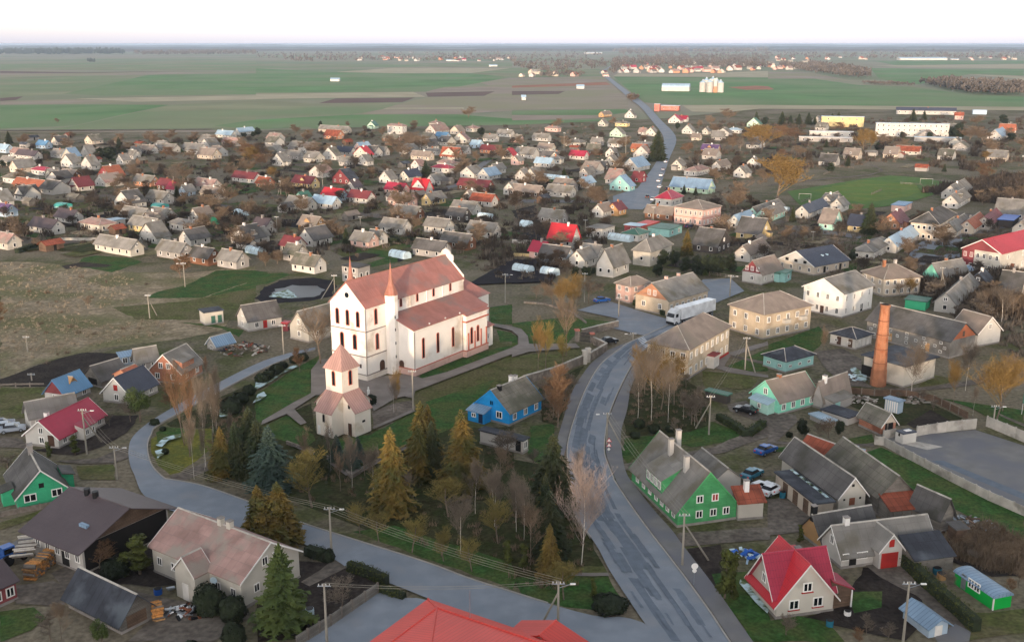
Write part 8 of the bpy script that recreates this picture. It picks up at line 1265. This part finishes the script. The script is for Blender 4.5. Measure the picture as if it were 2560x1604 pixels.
# ================================================================ finishing the labels
LM = [('the church', PS(980, 880)), ('the bell tower', PS(850, 1060)), ('the bright blue house', PS(1260, 1010)), ('the green plank house', PS(1700, 1280)), ('the brick chimney', PS(2200, 960)), ('the lorry', PS(1720, 800)), ('the red cottage', PS(2000, 1520)), ('the pond', PS(710, 735)), ('the football pitch', PS(2150, 500)), ('the long school', PS(2280, 340)), ('the pink house', PS(1750, 560)), ('the red hall', PS(2480, 660)), ('the crimson roof house', PS(150, 1100)), ('the cream farmhouse', PS(520, 1400)), ('the orange brick house', PS(430, 940)), ('the scarlet roof', PS(1150, 1560)), ('the white long house', PS(2180, 1400)), ('the mint house', PS(1950, 1030)), ('the twin chimney house', PS(1660, 780)), ('the left meadow', PS(150, 720)), ('the upper road', PS(1640, 440)), ('the silos', PS(1780, 230)), ('the far left field edge', PS(250, 345)), ('the red dormer house', PS(1410, 615)), ('the film tunnels', PS(1400, 450)), ('the yellow block', PS(2110, 315)), ('the dull red roofs', PS(800, 470)), ('the middle field edge', PS(1000, 330))]
def relation(p):
    x, y = Q(p); best = min(LM, key=lambda l: (Vector(Q(l[1]))-Vector((x, y*1.0))).length); lx, ly = Q(best[1]); dx, dy = x-lx, (y-ly)*1.4
    if math.hypot(dx, dy) < 26: return 'beside '+best[0]
    if abs(dx) > abs(dy): return ('right of ' if dx > 0 else 'left of ')+best[0]
    return ('in front of ' if dy > 0 else 'behind ')+best[0]
ORD = ['first', 'second', 'third', 'fourth', 'fifth', 'sixth', 'seventh', 'eighth', 'ninth', 'tenth', 'eleventh', 'twelfth']
bylab = {}
for o, d, p in THINGS: bylab.setdefault(f'{d}, {relation(p)}', []).append((o, p))
for lab, lst in bylab.items():
    if len(lab.split()) > 12:
        for w_ in ('gabled ', 'hipped ', 'cross-gabled ', 'small ', 'long ', 'flat '): lab = lab.replace(w_, '', 1) if len(lab.split()) > 12 else lab
    if len(lst) == 1: lst[0][0]['label'] = lab; continue
    lst.sort(key=lambda q: Q(q[1])[0])
    for i, (o, p) in enumerate(lst): o['label'] = f'{lab}, {ORD[i] if i < 12 else str(i+1)+"th"} from left'
for o, d, p in THINGS:
    if len(o['label'].split()) > 16: o['label'] = ' '.join(o['label'].replace(' house with', ' house,').replace('in front of', 'before').replace(' the ', ' ').split()[:16])
for o in bpy.data.objects:
    if '_d' in o.keys(): del o['_d']
# ---------------------------------------------------------------- haze, and the unseen bank added behind the camera for shade
hz = MB().box(-62000, -62000, -2, 62000, 62000, 66.5).obj('haze', 'glass'); hz.data.materials.clear()
hm = bpy.data.materials.new('haze'); hm.use_nodes = True; nt = hm.node_tree; nt.nodes.remove(nt.nodes['Principled BSDF'])
pv = nt.nodes.new('ShaderNodeVolumePrincipled'); _set(pv, Density=.000055, Anisotropy=.2); pv.inputs['Color'].default_value = (.66, .79, 1., 1)
nt.links.new(pv.outputs[0], nt.nodes['Material Output'].inputs['Volume']); hz.data.materials.append(hm); kind(hz, 'stuff')

# unseen bank, added and shaped to keep the low sun off the foreground
mb = MB(); nx, xs0 = 220, -700
rows = []
for j, (y, h) in enumerate(((-150, 0), (-95, 14), (-55, 20.5), (-38, 21.5), (-30, 0))):
    rows.append([(xs0+i*1400/nx, y, 0 if h == 0 else h+2.2*noise.noise(Vector((i*.35, j*1.7, 0)))+1.3*noise.noise(Vector((i*1.3, j*3.1, 5)))) for i in range(nx+1)])
V_ = [p for r_ in rows for p in r_]; k = nx+1
mb.add(V_, [(j*k+i, j*k+i+1, (j+1)*k+i+1, (j+1)*k+i) for j in range(4) for i in range(nx)])
kind(mb.obj('hill', 'undergrowth'), 'structure')

# low far hills closing the plain
def hills(d, h, seed, m):
    mb = MB(); n = 160; rows = []
    for j, (k, z) in enumerate(((1, 0), (1.05, .8), (1.1, 1), (1.2, 0))):
        rows.append([((d*k)*math.sin(-.62+1.24*i/n), (d*k)*math.cos(-.62+1.24*i/n), -1 if z == 0 else max(2, z*h*(.62+.38*noise.noise(Vector((i*.13+seed, j*.4, seed)))+.12*noise.noise(Vector((i*.9+seed, j*2., 3)))))) for i in range(n+1)])
    k = n+1; mb.add([p for r_ in rows for p in r_], [(j*k+i, j*k+i+1, (j+1)*k+i+1, (j+1)*k+i) for j in range(3) for i in range(n)]); kind(mb.obj('hills', m), 'structure')
hills(9500, 26, 3, 'far_wood'); hills(14000, 40, 11, 'far_conifer'); hills(24000, 58, 23, 'far_conifer')
